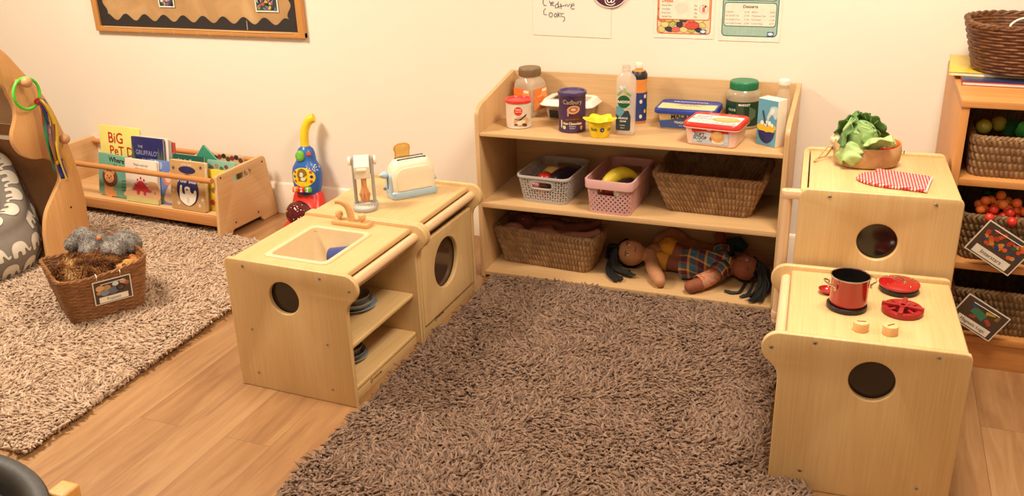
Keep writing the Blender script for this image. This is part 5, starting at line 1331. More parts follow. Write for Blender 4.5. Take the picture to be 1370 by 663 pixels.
def mottled(name, stops, sc=16):
    def b(nt, bs):
        tc = nt.nodes.new('ShaderNodeTexCoord'); n_ = nt.nodes.new('ShaderNodeTexNoise'); n_.inputs['Scale'].default_value = sc; n_.inputs['Detail'].default_value = 2
        nt.links.new(tc.outputs['Object'], n_.inputs['Vector']); nt.links.new(ramp(nt, n_.outputs['Fac'], stops), bs.inputs['Base Color']); bs.inputs['Roughness'].default_value = .9; bs.inputs['Specular IOR Level'].default_value = .15
    return uv_mat(name, b)
FB = mottled('brown_fur', [(.32, '#3b2115'), (.48, '#6b4226'), (.6, '#9a6a3c'), (.72, '#c9a878')])
mb = MB(); mb.add(V, F, FB); mb.build('plush_body', BF)
mb = MB(); fur_into(mb, V, N, F, FB, 6500, .03, .0019, 4); fo_ = mb.build('fur', BF); fo_['kind'] = 'stuff'
mb = MB(); V, N, F = organic([('b', (.075, -.1, .185), (.032, .022, .017)), ('b', (.105, -.085, .19), (.026, .022, .018)), ('b', (.05, -.118, .175), (.018, .015, .012))], .005, 5); mb.add(V, F, plain('#c98a3e', rough=.85, bump=.5, bscale=400)); mb.ball(.008, INK, T(.085, -.118, .199), 12, 8); mb.build('muzzle', BF, 'tan muzzle with black nose')
RB = thing('orange_puppet', 'small orange and brown puppet edge at the right rim of the puppet basket', 'puppet', pb(0, 0, 0), PBR, 'soft puppets')
V, N, F = organic([('b', (.125, -.075, .185), (.03, .022, .017)), ('b', (.14, -.035, .185), (.02, .03, .018)), ('b', (.105, -.06, .172), (.03, .03, .02))], .005, 5, .004, 60)
mb = MB(); mb.add(V, F, mottled('orange_fur', [(.35, '#7a3f1e'), (.5, '#b06a30'), (.7, '#d9a868')], 40)); mb.build('plush_body', RB)
GP = thing('grey_puppet', 'soft grey plush puppet with floppy limbs, flopped over the back of the basket', 'puppet', pb(0, 0, 0), PBR, 'soft puppets')
V, N, F = organic([('b', (.06, .05, .2), (.085, .06, .04)), ('c', [((-.01, .03, .21), .034), ((.02, .09, .255), .036), ((.0, .13, .275), .03)]), ('c', [((.05, .1, .24), .036), ((.0, .14, .255), .034), ((-.04, .14, .24), .027)]), ('b', (.13, .03, .235), (.052, .045, .045)), ('b', (.16, .0, .232), (.032, .03, .045)), ('c', [((.09, -.01, .215), .027), ((.12, .02, .25), .026), ((.15, .06, .255), .024)]), ('c', [((.05, .0, .225), .024), ((.09, .035, .25), .024)]), ('b', (.165, .05, .215), (.03, .04, .035)), ('c', [((.1, .06, .2), .04), ((.15, .04, .19), .035)])], .006, 4, .005, 45, 3)
GF = mottled('grey_plush', [(.3, '#756e68'), (.5, '#8b837c'), (.7, '#a0978f')], 22)
mb = MB(); mb.add(V, F, GF); mb.build('plush_body', GP)
mb = MB(); fur_into(mb, V, N, F, GF, 6500, .007, .0012, 9, .2, (0, 0, 0)); fo_ = mb.build('plush_pile', GP); fo_['kind'] = 'stuff'
mb = MB(); mb.ball(.014, plain('#c0703a', rough=.7), T(.045, .075, .262) @ S(1.3, 1, .8), 14); mb.build('beak', GP, 'orange beak')
mb = MB(); mb.ball(.017, plain('#c5c0bb', rough=.8), T(.175, .012, .205) @ S(.8, .9, 1.1), 14); mb.build('belly_patch', GP, 'pale patch')

# ------------------------------------------------------------------ things on the sink and oven units
def onA(u, v, z): 
    a = R(AR); return (A0[0]+u*math.cos(a)-v*math.sin(a), A0[1]+u*math.sin(a)+v*math.cos(a), z)
ZTOP = UH-.0115
MX = thing('toy_mixer', 'grey and cream wooden toy stand mixer with brown whisk, beside the sink tap', 'toy mixer', onA(.18, .575, ZTOP), AR+28)
gy = plain('#aba59c', rough=.5, noise=.05); cm = plain('#ece1cc', rough=.45); 
mb = MB(); mb.prism(rpoly([(-.045, .0), (-.045, -.02), (.0, -.056), (.045, -.02), (.045, .05), (-.045, .05)], [.01, .03, .06, .03, .012, .012], 8), .013, gy, bev=.003); mb.prism(ell(.044, .044, 0, -.016, 40), .0135, gy, bev=.003)
for r_ in (.03, .02, .011): mb.tube([(r_*math.cos(2*PI*k/36), -.018+r_*math.sin(2*PI*k/36), .0136) for k in range(36)], .0016, cm, n=6, closed=True)
mb.build('base', MX)
for sx in (-1, 1):
    mb = MB(); mb.prism(rpoly([(-.014, .008), (.016, .008), (.012, .19), (-.014, .19)], [.002, .002, .012, .012], 6), .011, gy, M=T(sx*.0335-.0055, .028, 0) @ yzM(0), bev=.0025); mb.build('side_post', MX)
mb = MB(); mb.loft([[(x, y, z) for y, z in rpoly([(-.025, .118), (.035, .125), (.04, .19), (.005, .2), (-.03, .165)], [.004, .006, .012, .012, .006], 5)] for x in (-.027, -.0265, .0265, .027)], cm, cap0=True, cap1=True); mb.box((-.018, -.036, .148), (.018, -.022, .158), cm, .004); mxh = mb.build('motor_head', MX, 'cream mixer head')
for sx in (-1, 1):
    mb = MB(); mb.cyl(.017, .011, cm, T(sx*.04, .03, .172) @ RY(90*sx), 24, .003); mb.build('pivot_knob', mxh, 'cream pivot knob')
mb = MB(); mb.lathe([(0, .026), (.011, .028), (.0165, .036), (.0185, .05), (.016, .068), (.0105, .084), (.0095, .1), (.0105, .125), (0, .125)], wood('#c07c48', '#d6986a', axis='z', rough=.5), T(.003, -.012, 0), 20)
for k in range(8): mb.tube([(.003+.0188*math.sin(PI*t)*math.cos(k*PI/4), -.012+.0188*math.sin(PI*t)*math.sin(k*PI/4), .03+.05*t) for t in [i/10 for i in range(11)]], .0013, wood('#a5663a', '#b97a4a', axis='z', rough=.5), n=5)
mb.build('whisk', mxh, 'brown wooden whisk')
TO = thing('toy_toaster', 'cream wooden toy toaster with pale blue base and one slice of toast', 'toy toaster', onA(.268, .77, ZTOP), AR+50)
bl_ = plain('#a9bfcb', rough=.4, noise=.03); tc_ = plain('#ecdfc0', rough=.42, noise=.02); dkb = plain('#3b4656', rough=.6)
mb = MB()
def tring(w, d, z, r): return sqring(w, d, z, r, 6)
mb.loft([tring(.168, .078, .018, .02), tring(.174, .082, .03, .022), tring(.174, .082, .09, .024), tring(.168, .078, .112, .028), tring(.152, .066, .13, .03), tring(.128, .048, .1415, .022), tring(.1, .03, .1445, .014)], tc_, cap0=True, cap1=True)
for sy in (-1, 1):
    mb.prism(rpoly([(-.07, .03), (.07, .03), (.07, .118), (-.07, .118)], [.008, .008, .03, .03], 6), .005, tc_, M=T(0, sy*.0395+(.0 if sy < 0 else .005), 0) @ AX['xz'], bev=.003)
tob = mb.build('body', TO)
for y, x0, x1 in ((-.014, -.055, .058), (.014, -.055, .058)):
    mb = MB(); mb.box((x0, y-.0042, .139), (x1, y+.0042, .1463), dkb, .001); mb.build('slot', tob, 'dark bread slot')
mb = MB(); mb.loft([tring(.178, .088, 0, .02), tring(.184, .092, .003, .022), tring(.184, .092, .024, .022), tring(.178, .087, .028, .022)], bl_, cap0=True, cap1=True); mb.build('base', TO, 'pale blue base')
mb = MB(); mb.prism(rpoly([(-.03, .02), (.03, .02), (.024, .1), (-.024, .1)], [.002, .002, .02, .02], 6), .008, bl_, M=T(-.094, 0, 0) @ yzM(0), bev=.002); mb.box((-.0955, -.003, .035), (-.0935, .003, .075), dkb, .0005); toe = mb.build('end_plate', TO, 'pale blue end plate')
mb = MB(); mb.lathe([(0, .034), (.004, .033), (.013, .018), (.0145, .008), (.011, 0), (0, 0)], bl_, T(-.093, .0, .092) @ RY(-90), 20); mb.build('lever', toe, 'pale blue lever knob')
mb = MB(); mb.lathe([(0, .014), (.007, .013), (.009, .007), (.0075, 0), (0, 0)], bl_, T(.088, .0, .05) @ RY(90), 16); mb.lathe([(0, .01), (.005, .01), (.006, .004), (.006, 0)], plain('#6f8fa8', rough=.4), T(-.094, .024, .03) @ RY(-90), 14); mb.build('dial', TO, 'pale blue dial')
TS = thing('toast_slice', 'golden wooden toast slice standing in the back slot of the toaster', 'toy toast', (onA(.268, .77, 0)[0]+.0-.014*math.sin(R(AR+50)), onA(.268, .77, 0)[1]+.014*math.cos(R(AR+50)), ZTOP+.1468), AR+50)
tso = [(x-.024, z) for x, z in rpoly([(-.029, 0), (.029, 0), (.029, .022), (.033, .03), (.031, .046), (.012, .0535), (-.012, .0535), (-.031, .046), (-.033, .03), (-.029, .022)], [.001, .001, .006, .01, .012, .02, .02, .012, .01, .006], 4)]
mb = MB(); mb.prism(tso, .0075, plain('#d0923a', rough=.5, noise=.06), M=T(0, .0037, 0) @ AX['xz'], bev=.0015); mb.prism(inset(tso, .004), .0079, plain('#dfae5c', rough=.55, noise=.08), M=T(0, .0039, 0) @ AX['xz'], bev=.001); mb.build('bread', TS)
# blue cup in the basin
CP = thing('blue_beaker', 'dark blue plastic beaker lying in the sink basin', 'cup', onA(.243, .287, UH-.0825), AR+8)
mb = MB(); mb.lathe([(0, 0), (.027, 0), (.029, .003), (.035, .07), (.0365, .072), (.0335, .072), (.0275, .004), (0, .004)], plain('#3a4a8a', rough=.3), T(-.034, 0, 0) @ RY(86), 32); mb.build('cup_body', CP)
# dishes on the two open shelves of the sink unit
def dish(name, label, u, v, z, r, h, c, grp='toy pans and plates in the sink unit'):
    t = thing(name, label, 'toy dish', onA(u, v, z), 0, grp)
    mb = MB(); mb.lathe([(0, 0), (r*.72, 0), (r*.78, .002), (r*.96, h*.85), (r, h), (r*1.0, h+.0022), (r*.95, h+.001), (r*.75, .005), (0, .005)], plain(c, rough=.35), None, 40); mb.build('dish_body', t); return t
z0 = .2055
dish('toy_plate', 'blue grey rimmed toy plate at the bottom of the pile on the upper sink shelf', .285, .285, z0, .08, .012, '#9aa2ab')
dish('toy_bowl', 'pale grey toy bowl stacked on the blue grey plate, upper sink shelf', .285, .285, z0+.0068, .072, .022, '#b7b2aa')
dish('toy_saucepan', 'dark grey toy pan topmost on the upper sink shelf', .284, .283, z0+.016, .06, .03, '#928d88')
z0 = .0525
dish('toy_plate', 'pale grey toy plate at the bottom of the pile on the lowest sink shelf', .3, .2, z0, .068, .012, '#a9a8a6')
dish('toy_bowl', 'grey toy bowl in the middle of the pile on the lowest sink shelf', .3, .2, z0+.0068, .06, .02, '#8d8f94')
dish('toy_saucepan', 'dark toy pan topmost on the lowest sink shelf', .3, .2, z0+.016, .05, .028, '#8a8480')

# ------------------------------------------------------------------ pot and lid on the cooker
def onD(u, v, z):
    a = R(DR); return (D0[0]-u*math.cos(a)-v*math.sin(a), D0[1]-u*math.sin(a)+v*math.cos(a), z)
red_e = plain('#a81c1c', rough=.16, spec=.6, coat=.4, noise=.03); steel = plain('#cfcac2', rough=.15, metal=1); blk_e = plain('#1b1716', rough=.25)
POT = thing('toy_pot', 'tall red enamel toy pot with black inside and chrome wire handles', 'toy pot', onD(.285, .22, ZT+.015), DR)
mb = MB(); mb.lathe([(0, 0), (.044, 0), (.0475, .003), (.049, .01), (.0495, .077), (.0515, .08)], red_e, None, 48); potb = mb.build('body', POT)
mb = MB(); mb.lathe([(.0488, .078), (.047, .01), (.043, .005), (0, .005)], blk_e, None, 48); mb.build('lining', potb, 'black enamel lining')
mb = MB(); mb.tube([(.0505*math.cos(2*PI*k/60), .0505*math.sin(2*PI*k/60), .0805) for k in range(60)], .0018, steel, n=8, closed=True); mb.build('rim', potb, 'chrome rim')
for a in (202, 22):
    mb = MB(); M = RZ(a); mb.tube(spline([(.05, -.021, .056), (.054, -.021, .062), (.064, -.018, .066), (.069, 0, .068), (.064, .018, .066), (.054, .021, .062), (.05, .021, .056)], 5), .0022, steel, M, 8)
    for s_ in (-1, 1): mb.box((.0475, s_*.021-.003, .048), (.0515, s_*.021+.003, .062), steel, .0015, M)
    mb.build('handle', POT, 'chrome wire handle')
POTL = thing('pan_lid', 'round red enamel lid with chrome loop handle lying on the back burner', 'toy pot lid', onD(.146, .368, ZT+.015), DR)
mb = MB(); mb.lathe([(0, .0), (.05, 0), (.0535, .003), (.055, .006), (.0545, .008), (.05, .0095), (.035, .013), (.015, .0155), (0, .016)], red_e, None, 56); lidp = mb.build('lid_disc', POTL)
mb = MB(); mb.tube(spline([(-.016, 0, .014), (-.013, 0, .022), (0, 0, .027), (.013, 0, .022), (.016, 0, .014)], 6), .0024, steel, RZ(-35), 8)
for q in [(-.016, 0), (.016, 0)]: mb.lathe([(0, .0035), (.0035, .003), (.0045, 0)], steel, RZ(-35) @ T(q[0], q[1], .0145), 12)
mb.build('handle', POTL, 'chrome loop handle')
for a in (40, 130, 220, 310): mb = MB(); mb.ball(.0022, steel, RZ(a) @ T(.042, 0, .012), 8, 6); mb.build('rivet', lidp)
LAD = thing('red_dish', 'small red dish peeping out behind the left side of the pot', 'toy dish', onD(.338, .3, ZT+.0008), DR)
mb = MB(); mb.lathe([(0, .0), (.012, 0), (.021, .006), (.0235, .013), (.022, .0135), (.0195, .008), (.011, .003), (0, .003)], red_e, T(0, 0, 0), 28); mb.build('bowl', LAD)

# ------------------------------------------------------------------ fridge top
def onE(u, v, z):
    a = R(DR); return (E0[0]-u*math.cos(a)-v*math.sin(a), E0[1]-u*math.sin(a)+v*math.cos(a), z)
ZE = EH-.0095
HB = thing('hessian_bowl', 'soft oval hessian bowl of felt vegetables with a cord handle, on the fridge unit', 'bowl', onE(.255, .315, ZE), DR)
def jute():
    def b(nt, bs):
        tc = nt.nodes.new('ShaderNodeTexCoord'); w1 = nt.nodes.new('ShaderNodeTexWave'); w1.inputs['Scale'].default_value = 160; w1.bands_direction = 'Z'; w1.inputs['Distortion'].default_value = 1.5
        n_ = nt.nodes.new('ShaderNodeTexNoise'); n_.inputs['Scale'].default_value = 60
        nt.links.new(tc.outputs['Object'], w1.inputs['Vector']); nt.links.new(tc.outputs['Object'], n_.inputs['Vector'])
        mx = nt.nodes.new('ShaderNodeMix'); mx.data_type = 'FLOAT'; mx.inputs[0].default_value = .6; nt.links.new(w1.outputs['Fac'], mx.inputs[2]); nt.links.new(n_.outputs['Fac'], mx.inputs[3])
        nt.links.new(ramp(nt, mx.outputs[0], [(.25, '#b98d5a'), (.75, '#d3ab78')]), bs.inputs['Base Color']); bs.inputs['Roughness'].default_value = .9
    return uv_mat('hessian', b)
mb = MB()
def hr_(k, z_, s_): return [((.094*s_+.003*math.sin(3*a))*math.cos(a)*(1+.1*(math.cos(a) > 0)*math.cos(a)**2), (.068*s_+.003*math.sin(2*a+1))*math.sin(a), z_+k*(.006*math.cos(2*a)+.004*math.sin(3*a))) for a in [2*PI*j/64 for j in range(64)]]
mb.loft([hr_(0, .001, .02), hr_(0, .0, .8), hr_(0, .004, .92), hr_(0, .02, 1.0), hr_(.5, .045, 1.03), hr_(1, .066, .99), hr_(1, .069, .975), hr_(1, .066, .955), hr_(.5, .04, .96), hr_(0, .006, .85), hr_(0, .005, .02)], jute()); mb.build('fabric_bowl', HB)
mb = MB(); mb.tube(spline([(-.1, .01, .05), (-.115, .012, .045), (-.135, .0, .02), (-.15, -.012, .004), (-.142, .03, .0035), (-.115, .06, .004), (-.098, .03, .045)], 8), .0028, plain('#c2a06c', rough=.9), n=6); mb.build('cord_handle', HB)
for s_ in (-1, 1):
    mb = MB(); mb.lathe([(0, .002), (.005, .002), (.0065, .0), (0, -.001)], INK, T(s_*.0985+.012*(s_ > 0), -.012, .05) @ RZ(-7*s_) @ RY(90*s_), 14); mb.build('eyelet', HB, 'dark eyelet')
def leafmat(n, c1, c2): return plain(c1, rough=.75, noise=.12, nscale=50, bump=.3, bscale=180)
cab1, cab2, cab3 = plain('#84a25c', rough=.8, noise=.08), plain('#a9c47e', rough=.8, noise=.06), plain('#5f8244', rough=.8, noise=.1)
CB = thing('felt_cabbage', 'green felt cabbage with ruffled outer leaves heaped in the hessian bowl', 'toy cabbage', onE(.275, .315, ZE+.03), DR)
mb = MB()
rings = []
for k in range(15):
    a = PI*k/14; rings.append([(.05*math.sin(a)*math.cos(b_)*(1+.025*math.cos(8*b_)), .05*math.sin(a)*math.sin(b_)*(1+.025*math.cos(8*b_)), .056-.056*math.cos(a)) for b_ in [2*PI*j/48 for j in range(48)]])
mb.loft(rings, cab1); mb.build('heart', CB)
def leaf(az, pol, alpha, mat, r0, flare, ruff, seed=0, stretch=1.15):
    """a cupped leaf: a patch of a ball round the heart whose ruffled edge flares outwards"""
    g = random.Random(seed); ph = g.uniform(0, 6)
    Mr = RZ(az) @ RY(pol)
    def fn(u, v):
        f = 2*PI*u; rho = max(v, .02); al = R(alpha)*rho*(1+.09*math.cos(9*f+ph)*rho)
        x, y = math.sin(al)*math.cos(f)*stretch, math.sin(al)*math.sin(f); z = math.cos(al); d = Vector((x, y, z)).normalized()
        r = r0+flare*rho**3+ruff*math.sin(11*f+ph)*rho**3+ruff*.5*math.sin(5*f+2*ph)*rho**2
        return tuple(Mr @ (d*r)+Vector((0, 0, .052)))
    mb = MB(); mb.grid(fn, 56, 12, mat)
    for f in (.5-.13, .5-.065, .5, .5+.065, .5+.13): mb.tube([tuple(Mr @ (Mr.inverted() @ Vector(fn(f, v)) )) for v in [k/10 for k in range(1, 10)]], .0011, cab2 if mat is not cab2 else plain('#cfe0a8', rough=.7), n=5)
    o = mb.build('leaf', CB); s_ = o.modifiers.new('thick', 'SOLIDIFY'); s_.thickness = .002; s_.offset = 1; return o
for k, (az, pol, al, m, r0, fl, rf) in enumerate([(250, 62, 58, cab1, .0515, .006, .003), (335, 60, 58, cab1, .0525, .006, .003), (160, 62, 55, cab1, .052, .006, .003), (70, 55, 62, cab1, .052, .006, .003),
        (185, 68, 50, cab3, .058, .022, .004), (60, 62, 52, cab3, .058, .026, .005), (115, 66, 50, cab3, .06, .022, .004)]): leaf(az, pol, al, m, r0, fl, rf, k)
def flatleaf(c, az, tilt, roll, ln, wd, mat, seed):
    M = T(*c) @ RZ(az) @ RY(tilt) @ RX(roll)
    g = random.Random(seed)
    def fn(u, v):
        s_ = (u-.5)*2; w_ = wd*math.sin(PI*(.1+.86*v))**.55*(1+.13*math.cos(v*19)); return (v*ln, s_*w_*.5, .016*v*v*-1+.008*math.cos(s_*2)+.004*math.sin(8*v+4*s_)-.012*s_*s_)
    mb = MB(); mb.grid(fn, 14, 24, mat, M)
    for j in (-.75, -.35, 0, .35, .75): mb.tube([tuple(Vector(fn(.5+j*.5*v, v))+Vector((0, 0, .0012))) for v in [k/10 for k in range(0, 10)]], .0011, plain('#d6e6b0', rough=.7), M, 5)
    o = mb.build('leaf', CB); s_ = o.modifiers.new('thick', 'SOLIDIFY'); s_.thickness = .0022; return o
flatleaf((-.03, -.042, .05), 245, 50, 8, .062, .088, cab2, 1)
flatleaf((.012, -.05, .045), -8, -30, -38, .085, .062, cab2, 2)
ON = thing('felt_garlic', 'cream felt garlic bulb behind the cabbage at the left of the bowl', 'toy garlic', onE(.345, .345, ZE+.05), DR)
mb = MB(); mb.lathe([(0, 0), (.013, .003), (.019, .014), (.017, .026), (.009, .034), (.004, .042), (0, .043)], plain('#dcd0a8', rough=.8), None, 20); mb.build('bulb', ON)
t = tomato('felt_tomato', onE(.2, .3, ZE+.034), .025, 'dark red toy tomato beside the cabbage, front right in the bowl', '#b52a1c')
longfruit('felt_carrot', 'orange toy carrot lying right in the hessian bowl', 'toy carrot', [onE(.212, .318, ZE+.05), onE(.192, .318, ZE+.064), onE(.175, .322, ZE+.066), onE(.165, .33, ZE+.058)], [.012, .019, .02, .012], plain('#e06a28', rough=.55))
MT = thing('oven_mitt', 'red and white checked oven mitt lying flat at the front of the fridge top', 'oven mitt', onE(0, 0, ZE+.0004), DR)
def gingham():
    def b(nt, bs):
        u = nt.nodes.new('ShaderNodeUVMap'); u.uv_map = 'uv'; sp = nt.nodes.new('ShaderNodeSeparateXYZ'); nt.links.new(u.outputs['UV'], sp.inputs[0])
        f = 1/.0085
        a = math_node(nt, 'GREATER_THAN', math_node(nt, 'FRACT', math_node(nt, 'MULTIPLY', sp.outputs[0], f)), .5); c_ = math_node(nt, 'GREATER_THAN', math_node(nt, 'FRACT', math_node(nt, 'MULTIPLY', sp.outputs[1], f)), .5)
        nt.links.new(ramp(nt, math_node(nt, 'MULTIPLY', math_node(nt, 'ADD', a, c_), .5), [(0, '#ead0c6'), (.33, '#cc5450'), (.75, '#b41824')], 'CONSTANT'), bs.inputs['Base Color']); bs.inputs['Roughness'].default_value = .85
    return uv_mat('gingham', b)
mo = spline([(.268, .19), (.283, .15), (.27, .122), (.24, .096), (.2, .082), (.15, .074), (.096, .062)], 5)+spline([(.068, .202), (.11, .215), (.15, .226), (.19, .238), (.214, .246), (.226, .236), (.222, .22), (.214, .206), (.235, .208), (.255, .202)], 5)
mo = [(-u, v) for u, v in mo][::-1]
mb = MB(); mb.prism(mo, .011, gingham(), bev=.005, seg=4, uv=True); mb.build('quilted_mitt', MT)
mb = MB(); mb.tube(spline([(-.096, .062, .006), (-.085, .12, .0065), (-.068, .202, .006)], 6), .0035, gingham(), n=8); mb.build('hem', MT)
# ------------------------------------------------------------------ cubby contents
def onC(x, y, z): return (CUPX+x, CUPF+y, z)
GSB = 'seagrass baskets in the oak cubby'
mb = MB(); woven(mb, (.3, .36), (.325, .4), .125, .03, SEAG, hole=[(.035, .077, .052, .026, -1)], hfun=None)
o = tag(mb.build('seagrass_basket'), 'seagrass basket with handle hole and plastic shapes on the top cubby shelf', 'basket', GSB); o.location = onC(.21, .225, CZ[2]+.0005)
mb = MB(); woven(mb, (.34, .36), (.38, .4), .15, .03, SEAD)
o = tag(mb.build('seagrass_basket'), 'seagrass basket of orange ball pieces on the middle cubby shelf', 'basket', GSB); o.location = onC(.24, .225, CZ[1]+.0005)
mb = MB(); woven(mb, (.36, .36), (.39, .4), .15, .03, SEAD)
o = tag(mb.build('seagrass_basket'), 'seagrass basket on the bottom cubby shelf behind a tilted label', 'basket', GSB); o.location = onC(.25, .225, CZ[0]+.0005)
def gblock(name, label, loc, build, rz=0, grp='plastic shapes in the top cubby basket'):
    t = thing(name, label, 'toy brick', loc, rz, grp); mb = MB(); build(mb); mb.build('plastic_shape', t); return t
gg = plain('#3f9a4a', rough=.25); gy2 = plain('#b3a53a', rough=.3); zb = CZ[2]
gblock('plastic_cube', 'green plastic cube topmost in the upper cubby basket', onC(.235, .12, zb+.128), lambda mb: mb.box((-.02, -.02, 0), (.02, .02, .04), gg, .003, RX(25) @ RY(18)), 25)
gblock('plastic_cylinder', 'short green plastic cylinder left of the green cube', onC(.19, .115, zb+.128), lambda mb: mb.lathe([(0, 0), (.019, 0), (.02, .003), (.02, .035), (.018, .038), (0, .038)], gg, RX(40), 8), 10)
gblock('plastic_cylinder', 'darker green plastic cylinder behind the pair of green shapes', onC(.165, .17, zb+.114), lambda mb: mb.lathe([(0, 0), (.022, 0), (.024, .003), (.024, .04), (0, .042)], plain('#2f7040', rough=.3), RX(20), 20))
gblock('plastic_ball', 'dull yellow plastic ball at the left of the upper cubby basket', onC(.085, .13, zb+.114), lambda mb: mb.ball(.024, gy2, T(0, 0, .024)))
gblock('plastic_ball', 'dull yellow plastic ball second from the left in the upper cubby basket', onC(.13, .16, zb+.118), lambda mb: mb.ball(.024, gy2, T(0, 0, .024)))
gblock('plastic_diamond', 'yellow plastic wedge seen through the top of the basket handle hole', onC(.247, .055, zb+.075), lambda mb: mb.prism([(-.03, .02), (0, -.02), (.03, .02), (.0, .05)], .03, plain('#d9b93a', rough=.3), M=AX['xz'], bev=.003))
gblock('plastic_triangle', 'turquoise plastic triangle seen low in the basket handle hole', onC(.262, .05, zb+.03), lambda mb: mb.prism([(-.035, 0), (.035, 0), (0, .045)], .02, plain('#2b7f96', rough=.3), M=AX['xz'], bev=.003))
gblock('plastic_triangle', 'green plastic triangle at the right of the basket handle hole', onC(.305, .055, zb+.05), lambda mb: mb.prism([(-.025, 0), (.025, 0), (0, .04)], .02, gg, M=AX['xz'], bev=.003))
# orange ball clusters
def star(label, loc, col, r=.0135, rz=0):
    t = thing('ball_connector', label, 'toy connector', loc, rz, 'ball connectors in the middle cubby basket')
    m_ = plain(col, rough=.35); mb = MB(); mb.ball(r, m_); 
    for k, d in enumerate([(1, 0, .2), (-.5, .86, .3), (-.5, -.86, .3), (0, .1, 1)]):
        v = Vector(d).normalized(); mb.tube([(0, 0, 0), tuple(v*r*1.9)], r*.45, m_, n=8); mb.ball(r*1.05, m_, T(*(v*r*2.0)), 14, 10)
    mb.build('connector_body', t)
zm = CZ[1]+.155
for k, (x, y, dz, c, lb) in enumerate([(.12, .075, .006, '#f47c36', 'orange ball connector at the left of the heap, middle cubby shelf'), (.165, .095, .022, '#f58a3e', 'orange ball connector topmost on the heap, middle cubby shelf'), (.212, .08, .006, '#f07434', 'orange ball connector right of the topmost one, middle cubby shelf'),
                                   (.145, .05, -.012, '#d23a26', 'red ball connector at the front of the heap, middle cubby shelf'), (.19, .045, -.016, '#c9301f', 'red ball connector at front right of the heap, middle cubby shelf'),
                                   (.16, .2, .02, '#1f5a3a', 'dark green ball connector at the back of the middle cubby basket'), (.285, .12, -.012, '#1f7a4c', 'green ball connector at the right of the middle cubby basket')]):
    star(lb, onC(x, y, zm+dz), c, .0145, 40*k)
def a_inter(mb, M):
    g = random.Random(4)
    for k in range(46):
        x, y = g.uniform(-.064, .064), g.uniform(-.012, .044); c = ['#c9502a', '#b23a2c', '#d08a34', '#2f3a6a', '#2a5a46', '#d8602e'][k % 6] if x > -.06 or k % 2 else '#4a3a36'
        mb.flat(ell(.0072, .0072, x, y, 10), plain(c, rough=.25), M @ T(0, 0, .00001*k))
def a_mag(mb, M):
    for x, y, w_, h_, rot, c in [(-.01, .01, .05, .026, -12, '#3f7a5c'), (.02, .03, .03, .012, 20, '#c9a03a'), (-.035, .03, .02, .02, 30, '#3a4668'), (.03, .0, .026, .012, -30, '#a8442e'), (-.02, -.008, .02, .01, 10, '#a8442e'), (.045, .028, .012, .02, 0, '#8a6a3a')]:
        mb.flat(rect(-w_/2, -h_/2, w_/2, h_/2, .002), plain(c, rough=.25), M @ T(x, y, .0002+.00001*abs(rot)) @ RZ(rot))
LB1 = thing('picture_label', 'laminated label reading Interstars, hung tilted on the middle cubby basket', 'label', onC(.168, -.012, CZ[1]+.068))
card(LB1, RY(31) @ FRONT, .16, .118, 'Interstars', a_inter, .019)
LB2 = thing('picture_label', 'laminated label with green toy picture, hung tilted on the lowest cubby basket', 'label', onC(.148, -.012, CZ[0]+.078))
card(LB2, RY(30) @ FRONT, .15, .104, 'Magnetic Logic', a_mag, .015)
# dark wicker basket and books on top of the cubby
WB = thing('wicker_basket', 'dark brown oval wicker basket on top of the oak cubby', 'basket', (1.972, -.25, CUPH+.0265), 0)
mb = MB(); woven(mb, (.43, .3), (.51, .37), .155, .13, WICK, pu=.02, pv=.0105, amp=.0042, th=.011, style='rows'); mb.build('woven_body', WB)
CBL = thing('white_cable', 'looped white cable in the dark wicker basket', 'cable', (1.972, -.25, CUPH+.0265), 0)
mb = MB(); mb.tube(spline([(-.12, -.11, .1), (-.13, -.05, .145), (-.08, .0, .165), (0, .02, .155), (.09, .0, .13), (.12, -.06, .14), (.05, -.1, .15), (.0, -.1, .12), (.06, -.05, .1), (.13, .02, .11)], 8), .0036, WHITE, n=8); mb.build('cord', CBL)
def flatbook(label, x, y, z, w, d, h, rz, cover, art=None):
    t = thing('magazine', label, 'magazine', (x, y, z), rz, 'flat books under the wicker basket')
    mb = MB(); c = plain(cover, rough=.3); mb.box((-w/2, -d/2, h-.0015), (w/2, d/2, h), c, .0005); mb.box((-w/2, -d/2, 0), (w/2, d/2, .0015), c, .0005); mb.box((-w/2, -d/2, 0), (-w/2+.0015, d/2, h), c, .0005)
    if art: art(mb, T(0, 0, h+.0003))
    mb.build('cover', t); mb = MB(); mb.box((-w/2+.0015, -d/2+.002, .0015), (w/2-.002, d/2-.002, h-.0015), plain('#e6dcc8', rough=.8), .0003); mb.build('pages', t)
zc = CUPH+.0006
flatbook('red edged dark blue book under the wicker basket', 1.95, -.27, zc, .46, .34, .012, -2, '#a3202e', lambda mb, M: mb.flat(rect(-.228, -.165, .228, .165), plain('#26335e', rough=.3), M))
def a_y(mb, M):
    mb.flat(spline([(-.13, -.02), (-.16, .06), (-.1, .1), (-.05, .03), (-.08, -.09), (-.13, -.13)], 4, True), plain('#a8584a', rough=.3), M @ T(0, 0, .0002)); mb.flat(ell(.03, .05, -.06, .02), plain('#cf9a6a', rough=.3), M @ T(0, 0, .0004))
flatbook('yellow picture magazine corner under the wicker basket', 1.92, -.2, zc+.0126, .46, .32, .012, -4, '#e0b93a', a_y)

